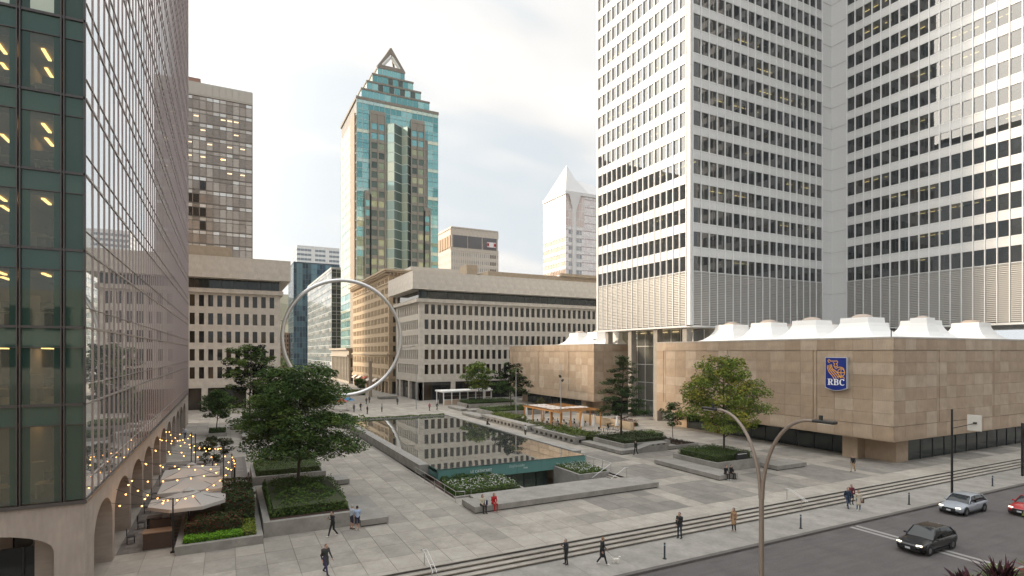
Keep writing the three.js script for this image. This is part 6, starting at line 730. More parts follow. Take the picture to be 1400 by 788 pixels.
hedge('trailing_plants', 'strip of trailing plants along the far end of the glass roof', 19, 35.5, 1.0, 1.35, 96.5, 97.2, { cols: mgreen, n: 2200, size: 0.2, wob: 0.12 }); hedge('street_planter', 'street planting of flowers at the avenue corner behind the ring', 31, 36, 0, 1.6, 164, 170, { cols: mgreen.concat([[0.2, 0.16, 0.04]]), n: 1500, size: 0.3, wob: 0.4 });
{ // planted trough on the terrace below the camera
  const t = thing('terrace_trough', 'planted trough on the near terrace edge below the viewpoint', 'planter', [7.9, 9.35, 3.0]); bp(t, 'trough', M.concreteDark, 6.2, 10.2, 9.35, 9.78, 2.75, 3.36); bp(t, 'soil', M.soil, 6.26, 10.14, 9.78, 9.8, 2.8, 3.3);
  const blade = (g, x, y, z, L, w, az, el, col) => { const d = [Math.cos(az) * Math.cos(el), Math.sin(el), Math.sin(az) * Math.cos(el)], s = [-Math.sin(az), 0, Math.cos(az)]; let p = [x, y, z], ww = w; for (let k = 0; k < 4; k++) { const n = [p[0] + d[0] * L / 4, p[1] + d[1] * L / 4, p[2] + d[2] * L / 4], w1 = k === 3 ? 0.001 : w * [1, 0.9, 0.6][k]; g.quad([p[0] - s[0] * ww / 2, p[1], p[2] - s[2] * ww / 2], [p[0] + s[0] * ww / 2, p[1], p[2] + s[2] * ww / 2], [n[0] + s[0] * w1 / 2, n[1], n[2] + s[2] * w1 / 2], [n[0] - s[0] * w1 / 2, n[1], n[2] - s[2] * w1 / 2], col); p = n; ww = w1; d[1] -= 0.22; } };
  const bush = (name, label, x, f, n, L, w, cols, lo = 0.1, hi = 1.4, cat = 'plant') => { const o = thing(name, label, cat, [x, 9.8, f]), g = new GB(o); for (let k = 0; k < n; k++) { const c = pick(cols), q = 0.75 + 0.5 * rnd(); blade(g, x + rr(-0.06, 0.06), 9.8, -f + rr(-0.06, 0.06), L * rr(0.6, 1.15), w, rnd() * 6.283, rr(lo, hi), c.map(v => v * q)); } part(o, 'leaves', g, leafM); return o; };
  const purple = [[0.022, 0.008, 0.012], [0.035, 0.012, 0.018], [0.016, 0.007, 0.01]]; bush('purple_plant', 'dark purple spiky plant at the left end of the near trough', 6.75, 3.1, 70, 0.42, 0.05, purple); bush('purple_plant', 'bushy dark purple plant in the middle of the near trough', 7.15, 3.12, 90, 0.5, 0.055, purple, 0.5, 1.5); bush('purple_plant', 'fine dark purple grass beside the red flowers of the near trough', 7.85, 3.1, 120, 0.52, 0.02, purple, 0.7, 1.5); bush('leafy_plant', 'pale green leafy plant in the near trough', 8.15, 3.22, 80, 0.30, 0.09, [[0.08, 0.11, 0.05], [0.11, 0.14, 0.07]], 0.2, 1.2); bush('leafy_plant', 'dull green leafy plant at the front of the near trough', 7.6, 3.28, 50, 0.28, 0.09, [[0.07, 0.09, 0.05], [0.09, 0.1, 0.06]], 0.2, 1.2); bush('red_flower', 'clump of red flowers at the right end of the near trough', 8.5, 2.95, 70, 0.42, 0.05, [[0.15, 0.022, 0.012], [0.10, 0.03, 0.015], [0.06, 0.08, 0.03]], 0.5, 1.5, 'flowers'); bush('red_flower', 'low rusty red foliage between the purple plants of the near trough', 7.4, 3.22, 40, 0.3, 0.06, [[0.13, 0.03, 0.02], [0.09, 0.03, 0.02]], 0.4, 1.3, 'flowers');
  const o = thing('leafy_plant', 'single broad green leaf on a thin stem above the red flowers', 'plant', [8.35, 9.8, 2.95]); const st = new GB(o); st.tube([[8.35, 9.8, -2.95], [8.38, 10.2, -2.97], [8.34, 10.62, -3.0]], 0.007, 5); part(o, 'stem', st, mat([0.07, 0.1, 0.03], 0.8)); const lf = new GB(o); lf.quad([8.34, 10.62, -3.0], [8.28, 10.66, -3.06], [8.15, 10.62, -3.04], [8.27, 10.60, -2.97], [0.07, 0.1, 0.025]); part(o, 'leaf', lf, leafM);
}
// ---------------------------------------------------------------- people: one continuous skin over a posed skeleton
function surfaceNets(f, lo, hi, c) {
  const n = [0, 1, 2].map(i => Math.ceil((hi[i] - lo[i]) / c) + 1), N = n[0] * n[1] * n[2], v = new Float32Array(N), id = new Int32Array(N).fill(-1), P = [], I = [], ix = (i, j, k) => i + n[0] * (j + n[1] * k);
  for (let k = 0; k < n[2]; k++) for (let j = 0; j < n[1]; j++) for (let i = 0; i < n[0]; i++) v[ix(i, j, k)] = f(lo[0] + i * c, lo[1] + j * c, lo[2] + k * c);
  for (let k = 0; k < n[2] - 1; k++) for (let j = 0; j < n[1] - 1; j++) for (let i = 0; i < n[0] - 1; i++) {
    let m = 0; const V = []; for (let q = 0; q < 8; q++) { const a = v[ix(i + (q & 1), j + (q >> 1 & 1), k + (q >> 2))]; V.push(a); if (a < 0) m |= 1 << q; } if (m === 0 || m === 255) continue;
    let s = [0, 0, 0], w = 0; for (let a = 0; a < 8; a++) for (let b = 1; b <= 4; b <<= 1) { if (a & b) continue; const d = a | b; if ((V[a] < 0) === (V[d] < 0)) continue; const t = V[a] / (V[a] - V[d]); s[0] += (a & 1) + (b === 1 ? t : 0); s[1] += (a >> 1 & 1) + (b === 2 ? t : 0); s[2] += (a >> 2) + (b === 4 ? t : 0); w++; }
    id[ix(i, j, k)] = P.length / 3; P.push(lo[0] + (i + s[0] / w) * c, lo[1] + (j + s[1] / w) * c, lo[2] + (k + s[2] / w) * c);
  }
  const q4 = (a, b, d, e, fl) => { if (a < 0 || b < 0 || d < 0 || e < 0) return; fl ? I.push(a, b, d, a, d, e) : I.push(a, d, b, a, e, d); };
  for (let k = 1; k < n[2] - 1; k++) for (let j = 1; j < n[1] - 1; j++) for (let i = 1; i < n[0] - 1; i++) { const a = v[ix(i, j, k)] < 0;
    if (a !== v[ix(i + 1, j, k)] < 0) q4(id[ix(i, j - 1, k - 1)], id[ix(i, j, k - 1)], id[ix(i, j, k)], id[ix(i, j - 1, k)], a);
    if (a !== v[ix(i, j + 1, k)] < 0) q4(id[ix(i - 1, j, k - 1)], id[ix(i - 1, j, k)], id[ix(i, j, k)], id[ix(i, j, k - 1)], a);
    if (a !== v[ix(i, j, k + 1)] < 0) q4(id[ix(i - 1, j - 1, k)], id[ix(i, j - 1, k)], id[ix(i, j, k)], id[ix(i - 1, j, k)], a); }
  return { P, I };
}
function field(bones, kk) { // smooth union of tapered capsules; returns distance and the nearest bone's label
  const B = bones.map(([a, b, ra, rb, l, sx = 1]) => { const d = [b[0] - a[0], b[1] - a[1], b[2] - a[2]]; return { a, d, L: d[0] * d[0] + d[1] * d[1] + d[2] * d[2] || 1e-9, ra, rb, l }; });
  const f = (x, y, z) => { let r = 9; for (const b of B) { const px = x - b.a[0], py = y - b.a[1], pz = z - b.a[2]; let t = (px * b.d[0] + py * b.d[1] + pz * b.d[2]) / b.L; t = t < 0 ? 0 : t > 1 ? 1 : t; const ex = px - b.d[0] * t, ey = py - b.d[1] * t, ez = pz - b.d[2] * t, d = Math.sqrt(ex * ex + ey * ey + ez * ez) - (b.ra + (b.rb - b.ra) * t); const h = Math.max(kk - Math.abs(r - d), 0) / kk; r = Math.min(r, d) - h * h * kk * 0.25; } return r; };
  f.label = (x, y, z) => { let m = 9, l = ''; for (const b of B) { const px = x - b.a[0], py = y - b.a[1], pz = z - b.a[2]; let t = (px * b.d[0] + py * b.d[1] + pz * b.d[2]) / b.L; t = clamp(t, 0, 1); const d = Math.hypot(px - b.d[0] * t, py - b.d[1] * t, pz - b.d[2] * t) - (b.ra + (b.rb - b.ra) * t); if (d < m) { m = d; l = b.l; } } return l; };
  return f;
}
const skinM = mat([1, 1, 1], 0.8, { vertexColors: true });
function person(label, x, y, F, turn, o) {
  const t = thing('person', label, 'person', [x, y, F], o.group, turn), c = { skin: [0.42, 0.26, 0.19], hair: [0.03, 0.02, 0.015], top: [0.05, 0.05, 0.055], pants: [0.03, 0.03, 0.035], shoe: [0.03, 0.03, 0.03], ...o }, s = (o.h ?? 1.72) / 1.72, pose = o.pose ?? 'stand';
  const sit = pose === 'sit', hy = sit ? (o.seat ?? 0.5) + 0.1 : 0.93, J = {}; const bend = o.bend ?? (sit ? 0.12 : pose === 'walk' ? 0.05 : 0.03), dy = hy - 0.93, sp = (a, z) => z + (a - 0.93) * bend;
  J.hip = [[-0.09, hy, 0], [0.09, hy, 0]]; const U = (px, py, pz = 0) => [px, py + dy, sp(py, pz)];
  if (sit) { J.knee = [[-0.11, hy - 0.03, 0.43], [0.11, hy - 0.03, 0.43]]; J.ank = [[-0.11, 0.09, 0.40], [0.11, 0.09, 0.46]]; } else if (pose === 'walk') { J.knee = [[-0.09, 0.5, 0.16], [0.09, 0.52, -0.02]]; J.ank = [[-0.085, 0.095, 0.27], [0.085, 0.15, -0.30]]; } else { J.knee = [[-0.1, 0.5, 0.02], [0.1, 0.5, 0.03]]; J.ank = [[-0.11, 0.09, 0], [0.11, 0.09, -0.03]]; }
  const sw = pose === 'walk' ? 0.2 : 0.02; J.sh = [U(-0.175, 1.40), U(0.175, 1.40)]; J.el = [U(-0.235, 1.13, -sw * 0.5), U(0.235, 1.13, sw * 0.4)]; J.wr = [U(-0.23, 0.90, -sw * 0.4 + 0.06), U(0.23, 0.90, sw * 1.2 + 0.06)];
  if (sit) { J.el = [U(-0.22, 1.15, 0.08), U(0.22, 1.15, 0.08)]; J.wr = [U(-0.12, 1.02, 0.28), U(0.12, 1.02, 0.28)]; } if (o.arm === 'phone') { J.el[1] = U(0.22, 1.16, 0.08); J.wr[1] = U(0.06, 1.27, 0.30); } if (o.arm === 'both') { J.el = [U(-0.23, 1.16, 0.1), U(0.23, 1.16, 0.1)]; J.wr = [U(-0.06, 1.26, 0.28), U(0.06, 1.26, 0.28)]; }
  const neck = U(0, 1.46), head = U(0, 1.585, 0.02 + (o.look ?? 0.02)), B = [];
  B.push([U(0, 0.99), U(0, 1.12), 0.125, 0.115, 'top'], [U(0, 1.12), U(0, 1.33), 0.118, 0.135, 'top'], [U(-0.10, 1.33), U(0.10, 1.33), 0.105, 0.105, 'top'], [J.sh[0], J.sh[1], 0.062, 0.062, 'top'], [neck, U(0, 1.52, 0.01), 0.052, 0.05, 'skin'], [[head[0], head[1] - 0.045, head[2] + 0.015], [head[0], head[1] + 0.045, head[2] - 0.01], 0.072, 0.09, 'skin'], [[0, head[1] - 0.015, head[2] + 0.085], [0, head[1] - 0.03, head[2] + 0.103], 0.012, 0.015, 'skin']);
  B.push([J.hip[0], J.hip[1], 0.105, 0.105, 'pants']); for (const i of [0, 1]) { B.push([J.hip[i], J.knee[i], 0.088, 0.06, 'pants'], [J.knee[i], J.ank[i], o.shorts ? 0.056 : 0.062, o.shorts ? 0.037 : 0.048, o.shorts ? 'skin' : 'pants']); const a = J.ank[i]; B.push([[a[0], a[1] - 0.035, a[2] - 0.03], [a[0] * 1.08, a[1] - 0.05, a[2] + 0.16], 0.042, 0.036, 'shoe']); B.push([J.sh[i], J.el[i], 0.056, 0.045, 'top'], [J.el[i], J.wr[i], o.short ? 0.038 : 0.045, o.short ? 0.026 : 0.034, o.short ? 'skin' : 'top']); B.push([[head[0] + (i ? 1 : -1) * 0.083, head[1] + 0.01, head[2]], [head[0] + (i ? 1 : -1) * 0.085, head[1] - 0.025, head[2]], 0.014, 0.01, 'skin']); }
  if (o.coat) B.push([U(0, 1.0), sit ? [0, hy, 0.2] : [0, 0.62, 0.02], 0.135, 0.17, 'top']); if (o.bulk) B.push([U(0, 1.05), U(0, 1.34), 0.15, 0.16, 'top']);
  const f = field(B, 0.035), mn = [9, 9, 9], mx = [-9, -9, -9]; for (const b of B) for (const e of [b[0], b[1]]) for (let q = 0; q < 3; q++) { mn[q] = Math.min(mn[q], e[q] - 0.2); mx[q] = Math.max(mx[q], e[q] + 0.2); }
  const { P, I } = surfaceNets(f, mn, mx, o.cell ?? 0.027), col = []; for (let i = 0; i < P.length; i += 3) col.push(...c[f.label(P[i], P[i + 1], P[i + 2])]);
  // hands: palm with four fingers and a thumb, plus eyes and mouth, joined to the skin
  const ex = new GB(); for (const i of [0, 1]) { const w = J.wr[i], e = J.el[i], d = new THREE.Vector3(w[0] - e[0], w[1] - e[1], w[2] - e[2]).normalize(), sd = new THREE.Vector3(i ? -1 : 1, 0, 0).cross(d).normalize(), nn = new THREE.Vector3().crossVectors(d, sd), at = (a, b, q) => [w[0] + d.x * a + sd.x * b + nn.x * q, w[1] + d.y * a + sd.y * b + nn.y * q, w[2] + d.z * a + sd.z * b + nn.z * q]; ex.tube([at(-0.01, 0, 0), at(0.04, 0, 0), at(0.09, 0, 0)], [0.026, 0.036, 0.032], 7, true, c.skin); [[-0.027, 0.165], [-0.009, 0.18], [0.009, 0.175], [0.027, 0.155]].forEach(([b, l]) => ex.tube([at(0.07, b, 0), at(0.07 + (l - 0.07) * 0.5, b, 0.004), at(l, b * 1.05, 0.03)], [0.011, 0.01, 0.008], 5, true, c.skin)); ex.tube([at(0.02, 0.028, 0.005), at(0.06, 0.052, 0.015), at(0.09, 0.056, 0.026)], [0.012, 0.011, 0.009], 5, true, c.skin); }
  for (const i of [-1, 1]) ex.tube([[i * 0.032, head[1] + 0.008, head[2] + 0.078], [i * 0.032, head[1] + 0.008, head[2] + 0.092]], [0.011, 0.008], 6, true, [0.02, 0.015, 0.012]); ex.tube([[-0.022, head[1] - 0.065, head[2] + 0.084], [0, head[1] - 0.067, head[2] + 0.091], [0.022, head[1] - 0.065, head[2] + 0.084]], 0.006, 5, true, [0.3, 0.12, 0.1]);
  const off = P.length / 3; for (const q of ex.p) P.push(q); for (const q of ex.c) col.push(q); for (const q of ex.i) I.push(q + off);
  const g = new THREE.BufferGeometry(); g.setAttribute('position', new THREE.Float32BufferAttribute(P, 3)); g.setAttribute('color', new THREE.Float32BufferAttribute(col, 3)); g.setIndex(I); g.computeVertexNormals(); g.scale(s, s, s); part(t, 'body', g, skinM);
  const hb = [[[head[0], head[1] + 0.05, head[2] - 0.025], [head[0], head[1] + 0.02, head[2] - 0.035], 0.093, 0.09, 'h']]; if (o.long) hb.push([[0, head[1] + 0.02, head[2] - 0.05], U(0, 1.38, -0.06), 0.085, 0.06, 'h']); if (o.hat) hb.push([[0, head[1] + 0.06, head[2]], [0, head[1] + 0.05, head[2] + 0.1], 0.095, 0.05, 'h']); const hf = field(hb, 0.03), hn = surfaceNets((a, b, d) => Math.max(hf(a, b, d), (d - head[2] - 0.055) * 0.8 + (b < head[1] + 0.045 ? 0.03 + (head[1] + 0.045 - b) * 0.6 : 0) * (o.hat ? 0 : 1), head[1] - (o.long ? 0.3 : 0.07) - b), [-0.2, head[1] - 0.35, head[2] - 0.25], [0.2, head[1] + 0.2, head[2] + 0.2], 0.02), hg = new THREE.BufferGeometry(); hg.setAttribute('position', new THREE.Float32BufferAttribute(hn.P, 3)); hg.setIndex(hn.I); hg.computeVertexNormals(); hg.scale(s, s, s); if (hn.I.length) part(t, 'hair', hg, mat(c.hair, 0.85));
  if (o.bag) { const b = new RoundedBoxGeometry(0.28, 0.4, 0.15, 2, 0.05); b.translate(...(o.bag === 'back' ? U(0, 1.22, -0.19) : sit ? [0.34, hy + 0.08, 0.02] : U(0.27, 0.85, 0))); b.scale(s, s, s); part(t, 'bag', b, mat(o.bagCol ?? [0.03, 0.03, 0.04], 0.8)); }
  if (o.arm === 'phone') { const w = J.wr[1], b = new THREE.BoxGeometry(0.07, 0.14, 0.012); b.rotateX(-0.6); b.translate(w[0] - 0.01, w[1] + 0.09, w[2] + 0.05); b.scale(s, s, s); part(t, 'phone', b, M.black); }
  return t;
}
// turn: 0 faces the road (+z); PI/2 faces +x; PI faces into the plaza
const sw_ = -0.6, PI = Math.PI;
person('person in dark coat with dark red rucksack walking toward the steps', 4.95, 0, 32.7, 0.5, { pose: 'walk', top: [0.03, 0.032, 0.03], pants: [0.03, 0.025, 0.07], hair: [0.12, 0.05, 0.025], bag: 'back', coat: true, bagCol: [0.06, 0.01, 0.02] });
person('person in black with white shoes walking past the big planter', 6.4, 0, 39.2, -1.2, { pose: 'walk', arm: 'phone', top: [0.012, 0.012, 0.013], pants: [0.01, 0.01, 0.012], shoe: [0.6, 0.58, 0.55] });
person('person in light blue shirt and dark shorts facing the planter', 8.15, 0, 39.75, PI, { top: [0.32, 0.40, 0.55], pants: [0.02, 0.024, 0.05], shorts: true, short: true, shoe: [0.4, 0.4, 0.4], arm: 'both' }); person('person in pale shirt half hidden beside the one in light blue', 7.85, 0, 40.2, 1.9, { top: [0.42, 0.46, 0.52], pants: [0.03, 0.03, 0.05], hair: [0.35, 0.33, 0.3], shorts: true, short: true });
person('seated person in cream top and dark trousers on the long bench', 17.75, 0, 39.82, 0.1, { pose: 'sit', seat: 0.52, top: [0.50, 0.46, 0.36], pants: [0.02, 0.02, 0.022], long: true, bag: 'side', bagCol: [0.02, 0.02, 0.07] }); person('seated person dressed all in red on the long bench', 18.75, 0, 39.82, 0, { pose: 'sit', seat: 0.52, top: [0.38, 0.01, 0.012], pants: [0.38, 0.012, 0.015], hair: [0.1, 0.03, 0.015], long: true, shoe: [0.5, 0.4, 0.35] });
person('person in dark padded jacket standing at the foot of the steps', 18.66, sw_, 29.1, -1.6, { h: 1.6, arm: 'phone', top: [0.016, 0.02, 0.028], pants: [0.014, 0.014, 0.016], hair: [0.2, 0.19, 0.18], bulk: true });
person('person in black jacket with white shoes walking a small white dog', 20.6, sw_, 28.05, 1.1, { pose: 'walk', top: [0.012, 0.012, 0.014], pants: [0.012, 0.013, 0.018], hair: [0.2, 0.12, 0.06], shoe: [0.7, 0.7, 0.68], coat: true });
person('tall person in black jacket reading a phone on the steps', 28.4, sw_, 29.55, -1.2, { h: 1.84, arm: 'phone', top: [0.013, 0.013, 0.013], pants: [0.03, 0.036, 0.05], bulk: true }); person('person in long tan coat walking along the steps', 33.05, sw_, 28.9, -1.5, { top: [0.33, 0.20, 0.11], pants: [0.016, 0.016, 0.016], coat: true, long: true, shoe: [0.45, 0.35, 0.3], pose: 'stand' });
person('seated person in black and white sneakers on the plaque bench', 43.7, 0, 39.25, -0.1, { pose: 'sit', top: [0.01, 0.01, 0.011], pants: [0.02, 0.02, 0.022], shoe: [0.6, 0.6, 0.6] }); person('seated person in black jacket beside the one with white sneakers', 44.4, 0, 39.25, 0.1, { pose: 'sit', top: [0.008, 0.008, 0.009], pants: [0.014, 0.014, 0.015], bag: 'side' });
person('person in black walking past the wedge bench', 44.4, 0, 53.6, -1.3, { pose: 'walk', top: [0.01, 0.01, 0.012], pants: [0.014, 0.014, 0.016] }); person('person in black top and khaki trousers walking before the podium', 58.3, 0, 35.6, -1.4, { pose: 'walk', top: [0.012, 0.012, 0.014], pants: [0.34, 0.23, 0.11] });
person('person in dark blue jacket and jeans walking on the sidewalk', 46.5, sw_, 28.85, -0.6, { top: [0.014, 0.03, 0.06], pants: [0.03, 0.05, 0.1], pose: 'walk', bag: 'back' }); person('person in dark red top behind the one in blue', 47.9, sw_, 29.4, -0.7, { top: [0.12, 0.012, 0.025], pants: [0.03, 0.035, 0.05] }); person('person in cream coat with shoulder bag on the sidewalk', 46.5, sw_, 27.95, -0.8, { top: [0.50, 0.44, 0.36], pants: [0.10, 0.14, 0.2], shoe: [0.6, 0.6, 0.6], coat: true, bag: 'side', bagCol: [0.1, 0.06, 0.05] });
person('person in white top walking beside the glass roof', 39.5, 0, 72.8, 2.8, { pose: 'walk', top: [0.55, 0.54, 0.52], pants: [0.014, 0.014, 0.016], h: 1.75 }); person('person in black sitting on the kerb of the glass roof', 36.8, 0.55, 80.6, 1.5, { pose: 'sit', seat: 0.45, top: [0.012, 0.012, 0.014], pants: [0.02, 0.02, 0.022] });
person('person in white shirt walking beside the arcade piers', -5.4, 0, 93, 0.2, { pose: 'walk', top: [0.5, 0.5, 0.55], pants: [0.05, 0.05, 0.07], cell: 0.034 });
for (const [x, f, a, p, top, pa, l] of [[25.5, 121, 0.5, 'walk', [0.02, 0.02, 0.02], [0.03, 0.03, 0.03], 'person in dark clothes walking under the ring'], [23.6, 118.5, 2.6, 'stand', [0.05, 0.05, 0.055], [0.03, 0.03, 0.04], 'person in grey standing by the blue parasol'], [25.3, 113.8, 0.8, 'stand', [0.06, 0.03, 0.02], [0.03, 0.03, 0.03], 'person in brown near the far end of the glass roof'], [28.9, 116.4, 2.0, 'stand', [0.3, 0.3, 0.3], [0.04, 0.04, 0.04], 'person in pale top near the far end of the glass roof'], [35.9, 129.6, 2.9, 'walk', [0.012, 0.012, 0.014], [0.02, 0.02, 0.02], 'person in black walking toward the avenue'], [38.4, 113.6, 0.3, 'walk', [0.42, 0.08, 0.14], [0.05, 0.05, 0.06], 'person in pink top crossing the far plaza'], [40.3, 114.2, 0.6, 'walk', [0.014, 0.014, 0.016], [0.02, 0.02, 0.03], 'person in black beside the one in pink'], [29.8, 135, 0.4, 'walk', [0.05, 0.04, 0.03], [0.02, 0.02, 0.02], 'person walking out of the avenue behind the ring'], [31.2, 138, 3.0, 'walk', [0.02, 0.03, 0.06], [0.03, 0.03, 0.04], 'person in navy walking up the avenue']]) person(l, x, 0, f, a, { pose: p, top, pants: pa, cell: 0.036 });
person('person in black seated on the bench near the kiosk', 46.4, 0, 111.5, -1.5, { pose: 'sit', top: [0.012, 0.012, 0.014], pants: [0.02, 0.02, 0.022], cell: 0.034 }); person('person in orange serving at the white kiosk', 49.6, 0, 126.2, 0, { top: [0.4, 0.16, 0.06], pants: [0.1, 0.14, 0.22], cell: 0.036 });
{ // small white dog on a leash
  const t = thing('small_dog', 'small fluffy white dog on a leash', 'dog', [21.5, sw_, 27.85], undefined, 1.2), wcol = [0.66, 0.63, 0.58], B = [[[0, 0.25, 0.13], [0, 0.25, -0.14], 0.082, 0.07, 'w'], [[0, 0.25, 0.13], [0, 0.35, 0.22], 0.06, 0.045, 'w'], [[0, 0.38, 0.23], [0, 0.375, 0.26], 0.058, 0.052, 'w'], [[0, 0.36, 0.29], [0, 0.35, 0.335], 0.03, 0.022, 'w'], [[0.045, 0.42, 0.22], [0.06, 0.37, 0.22], 0.02, 0.014, 'w'], [[-0.045, 0.42, 0.22], [-0.06, 0.37, 0.22], 0.02, 0.014, 'w'], [[0, 0.29, -0.19], [0, 0.40, -0.27], 0.022, 0.026, 'w']]; for (const s of [-1, 1]) B.push([[s * 0.05, 0.22, 0.13], [s * 0.052, 0.11, 0.12], 0.034, 0.024, 'w'], [[s * 0.052, 0.11, 0.12], [s * 0.052, 0.022, 0.14 + s * 0.03], 0.022, 0.022, 'w'], [[s * 0.05, 0.22, -0.13], [s * 0.055, 0.15, -0.09], 0.045, 0.03, 'w'], [[s * 0.055, 0.15, -0.09], [s * 0.055, 0.09, -0.16], 0.027, 0.02, 'w'], [[s * 0.055, 0.09, -0.16], [s * 0.055, 0.022, -0.15], 0.02, 0.022, 'w']);
  const f = field(B, 0.03), { P, I } = surfaceNets((x, y, z) => f(x, y, z) + 0.012 * (vnoise(x * 60, y * 60, z * 60) - 0.5), [-0.2, -0.03, -0.4], [0.2, 0.55, 0.45], 0.012), g = new THREE.BufferGeometry(); g.setAttribute('position', new THREE.Float32BufferAttribute(P, 3)); g.setIndex(I); g.computeVertexNormals(); part(t, 'body', g, mat(wcol, 0.95)); const n = new THREE.SphereGeometry(0.012, 8, 6); n.translate(0, 0.355, 0.357); part(t, 'nose', n, M.black); for (const s of [-1, 1]) { const e = new THREE.SphereGeometry(0.008, 6, 6); e.translate(s * 0.025, 0.395, 0.305); part(t, 'eye', e, M.black); } const lg = new GB(); const lp = new THREE.Vector3(20.82 - 21.5, 0.9, -(28.0 - 27.85)).applyAxisAngle(new THREE.Vector3(0, 1, 0), -1.2); lg.tube([[0, 0.33, 0.2], [lp.x * 0.5, 0.5, 0.2 + (lp.z - 0.2) * 0.5], [lp.x, lp.y, lp.z]], 0.006, 4); part(t, 'leash', lg, M.black); }
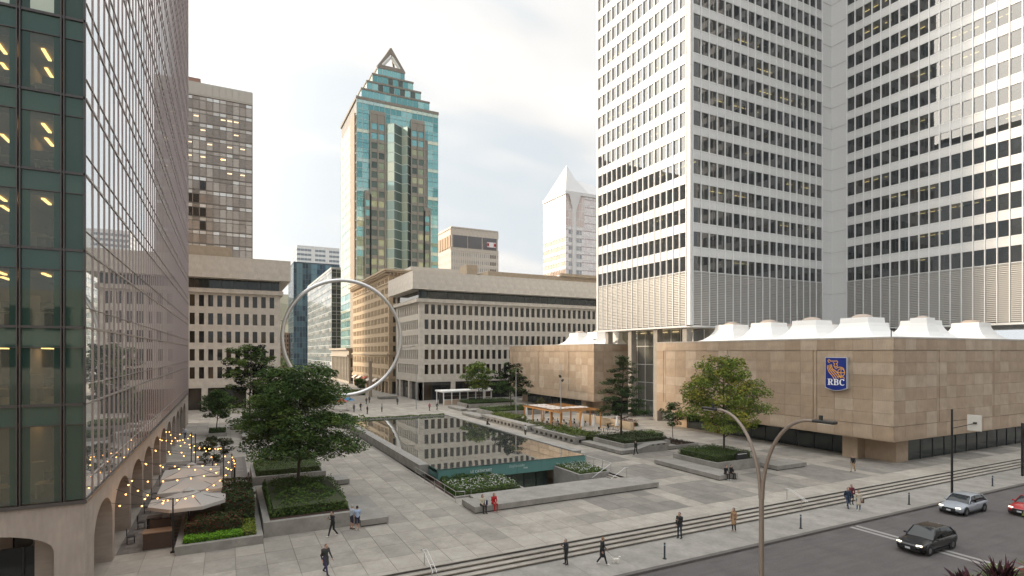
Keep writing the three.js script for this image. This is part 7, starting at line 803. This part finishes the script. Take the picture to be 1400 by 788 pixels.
// ---------------------------------------------------------------- cars (front towards -x)
function car(label, x, F, paint, o = {}) {
  const t = thing('passing_car', label, 'car', [x, -0.742, F], 'cars on the road'), L = o.L ?? 4.5, hw = o.hw ?? 0.91, RH = o.roof ?? 1.5, pm = new THREE.MeshPhysicalMaterial({ color: rgb(...paint), roughness: 0.4, metalness: 0.0, specularIntensity: 0.2, clearcoat: 1, clearcoatRoughness: 0.06 }), gl = glass([0.02, 0.024, 0.027], { metalness: 0.1 });
  const st = [[-0.5, 0.66, 0.46, 0.55], [-0.485, 0.80, 0.36, 0.66], [-0.44, 0.93, 0.24, 0.74], [-0.34, 0.985, 0.2, 0.84], [-0.2, 1, 0.2, 0.93], [0, 1, 0.2, 0.965], [0.25, 1, 0.2, 0.99], [0.4, 0.985, 0.22, 1.02], [0.46, 0.95, 0.27, 1.02], [0.488, 0.90, 0.36, 0.98], [0.5, 0.80, 0.46, 0.86]].map(([s, w, b, tp]) => [s * L, w * hw, b, tp * (o.belt ?? 0.97)]);
  const ring = ([sx, w, b, tp]) => { const h = tp - b, pt = [[0, b], [w * 0.8, b], [w * 0.95, b + h * 0.12], [w, b + h * 0.4], [w * 0.99, b + h * 0.66], [w * 0.95, b + h * 0.86], [w * 0.84, b + h * 0.97], [w * 0.5, b + h * 1.015], [0, b + h * 1.03]]; return [...pt.map(([z, y]) => [sx, y, z]), ...pt.slice(1, -1).reverse().map(([z, y]) => [sx, y, -z])]; };
  const loft = (rings, cap = true) => { const P = [], I = [], n = rings[0].length; rings.forEach(r => r.forEach(p => P.push(...p))); for (let i = 0; i < rings.length - 1; i++) for (let j = 0; j < n; j++) { const a = i * n + j, b = i * n + (j + 1) % n; I.push(a, b, b + n, a, b + n, a + n); } if (cap) for (const e of [0, rings.length - 1]) { const k = P.length / 3, r = rings[e], c = r.reduce((s, p) => [s[0] + p[0] / n, s[1] + p[1] / n, s[2] + p[2] / n], [0, 0, 0]); P.push(...c); for (let j = 0; j < n; j++) I.push(k, e * n + (e ? j : (j + 1) % n), e * n + (e ? (j + 1) % n : j)); } const g = new THREE.BufferGeometry(); g.setAttribute('position', new THREE.Float32BufferAttribute(P, 3)); g.setIndex(I); g.computeVertexNormals(); return g; };
  part(t, 'body', loft(st.map(ring)), pm);
  const by = 0.93 * (o.belt ?? 0.97), gh = [[-0.2, 0.01, 0.88], [-0.06, 0.94, 0.72], [0.06, 1.0, 0.70], [0.22, 0.985, 0.70], [0.34, 0.86, 0.70], [0.44, o.hatch ? 0.35 : 0.08, 0.80]].map(([s, h, w]) => { const y = by + (RH - by) * h, wb = hw * 0.9, wt = hw * (0.9 + (w - 0.9) * h); return [[s * L, by - 0.04, wb], [s * L, by + (y - by) * 0.5, (wb + wt) / 2 + 0.015], [s * L, y - 0.03 * h, wt], [s * L, y, wt * 0.86], [s * L, y + 0.015 * h, 0], [s * L, y, -wt * 0.86], [s * L, y - 0.03 * h, -wt], [s * L, by + (y - by) * 0.5, -(wb + wt) / 2 - 0.015], [s * L, by - 0.04, -wb]]; });
  part(t, 'windows', loft(gh), gl);
  const roof = loft(gh.slice(1, 5).map(r => [[r[3][0], r[2][1] + 0.004, r[2][2] + 0.008], [r[3][0], r[3][1] + 0.012, r[3][2]], [r[4][0], r[4][1] + 0.014, 0], [r[5][0], r[5][1] + 0.012, r[5][2]], [r[6][0], r[6][1] + 0.004, r[6][2] - 0.008]]).map(r => [...r, ...r.slice().reverse().map(p => [p[0], p[1] - 0.012, p[2] * 0.995])])); part(t, 'roof', roof, pm);
  for (const s of [-1, 1]) for (const [i, j] of [[0, 1], [2, 2], [4, 5]]) { const g = new GB(), a = gh[i][s > 0 ? 0 : 8], b = gh[i === 2 ? 2 : j][s > 0 ? 2 : 6], b2 = i === 2 ? gh[2][s > 0 ? 2 : 6] : i === 4 ? gh[4][s > 0 ? 2 : 6] : b, a2 = i === 4 ? gh[5][s > 0 ? 0 : 8] : a; g.tube([[a2[0], a2[1] + 0.03, a2[2] + s * 0.006], [(a2[0] + b2[0]) / 2, (a2[1] + b2[1]) / 2 + 0.02, (a2[2] + b2[2]) / 2 + s * 0.018], [b2[0], b2[1], b2[2] + s * 0.004]], i === 4 ? 0.05 : 0.028, 5); part(t, 'pillar', g, i === 2 ? M.black : pm); }
  const tyre = mat([0.015, 0.015, 0.016], 0.85), rimM = mat([0.42, 0.42, 0.43], 0.3, { metalness: 0.9 }); for (const wx of [-0.315 * L, 0.31 * L]) for (const s of [-1, 1]) { const ar = new THREE.CylinderGeometry(0.375, 0.375, 0.06, 28); ar.rotateX(Math.PI / 2); ar.translate(wx, 0.36, s * (hw - 0.022)); part(t, 'wheel_arch', ar, M.black); const g = new THREE.TorusGeometry(0.245, 0.085, 10, 28); g.scale(1, 1, 1.25); g.translate(wx, 0.33, s * (hw - 0.075)); const w = part(t, 'wheel', g, tyre); const r = new THREE.CylinderGeometry(0.19, 0.2, 0.05, 20); r.rotateX(Math.PI / 2); r.translate(wx, 0.33, s * (hw - 0.02)); part(w, 'hub', r, M.gunmetal); for (let k = 0; k < 5; k++) { const q = new THREE.BoxGeometry(0.045, 0.36, 0.02); q.rotateZ(k * Math.PI / 5); q.translate(wx, 0.33, s * (hw + 0.008)); part(w, 'spoke', q, rimM); } }
  const hl = mat([0.85, 0.84, 0.8], 0.25, { emissive: new THREE.Color(1, 0.86, 0.62), emissiveIntensity: o.lights ?? 2.2 }), tl = mat([0.35, 0.01, 0.01], 0.3, { emissive: new THREE.Color(0.8, 0.03, 0.02), emissiveIntensity: 0.5 });
  for (const s of [-1, 1]) { const g = new RoundedBoxGeometry(0.14, 0.11, 0.34, 2, 0.04); g.rotateY(s * 0.35); g.translate(-0.466 * L, 0.645, s * hw * 0.66); part(t, 'headlight', g, hl); const k = new RoundedBoxGeometry(0.1, 0.13, 0.36, 2, 0.03); k.rotateY(-s * 0.25); k.translate(0.484 * L, 0.8, s * hw * 0.68); part(t, 'tail_light', k, tl); const m = new RoundedBoxGeometry(0.14, 0.12, 0.2, 2, 0.04); m.translate(-0.15 * L, by + 0.06, s * (hw + 0.06)); part(t, 'mirror', m, pm); const d = new THREE.BoxGeometry(0.16, 0.025, 0.02); d.translate(0.06 * L, 0.78, s * (hw * 0.985)); part(t, 'door_handle', d, M.gunmetal); const sk = new THREE.BoxGeometry(L * 0.4, 0.09, 0.05); sk.translate(0, 0.235, s * (hw - 0.02)); part(t, 'sill', sk, M.black); }
  const gr = new RoundedBoxGeometry(0.05, 0.22, hw * 1.05, 2, 0.02); gr.translate(-0.497 * L, 0.5, 0); part(t, 'grille', gr, M.black); const lp = new THREE.BoxGeometry(0.02, 0.12, 0.3); lp.translate(-0.506 * L, 0.42, 0); part(t, 'number_plate', lp, mat([0.5, 0.52, 0.56], 0.5)); const bu = new RoundedBoxGeometry(0.08, 0.1, hw * 1.5, 2, 0.03); bu.translate(-0.485 * L, 0.31, 0); part(t, 'lower_bumper', bu, M.black);
  return t;
}
car('black compact car with lit headlights driving along the road', 42.1, 20.75, [0.008, 0.009, 0.01], { hatch: true, roof: 1.52 });
car('silver grey car driving close to the kerb', 54.6, 24.2, [0.30, 0.33, 0.37], { roof: 1.46 });
car('glossy red car with lit headlights entering at the road edge', 59.0, 21.3, [0.32, 0.008, 0.012], { hatch: true, roof: 1.42 });
car('dark grey car at the bottom edge whose roof just shows', 23.4, 19.6, [0.03, 0.034, 0.034], { roof: 1.50 });
// ---------------------------------------------------------------- shadows on, draw
scene.traverse(o => { if (o.isMesh) { o.castShadow = true; o.receiveShadow = true; } });
renderer.render(scene, camera);
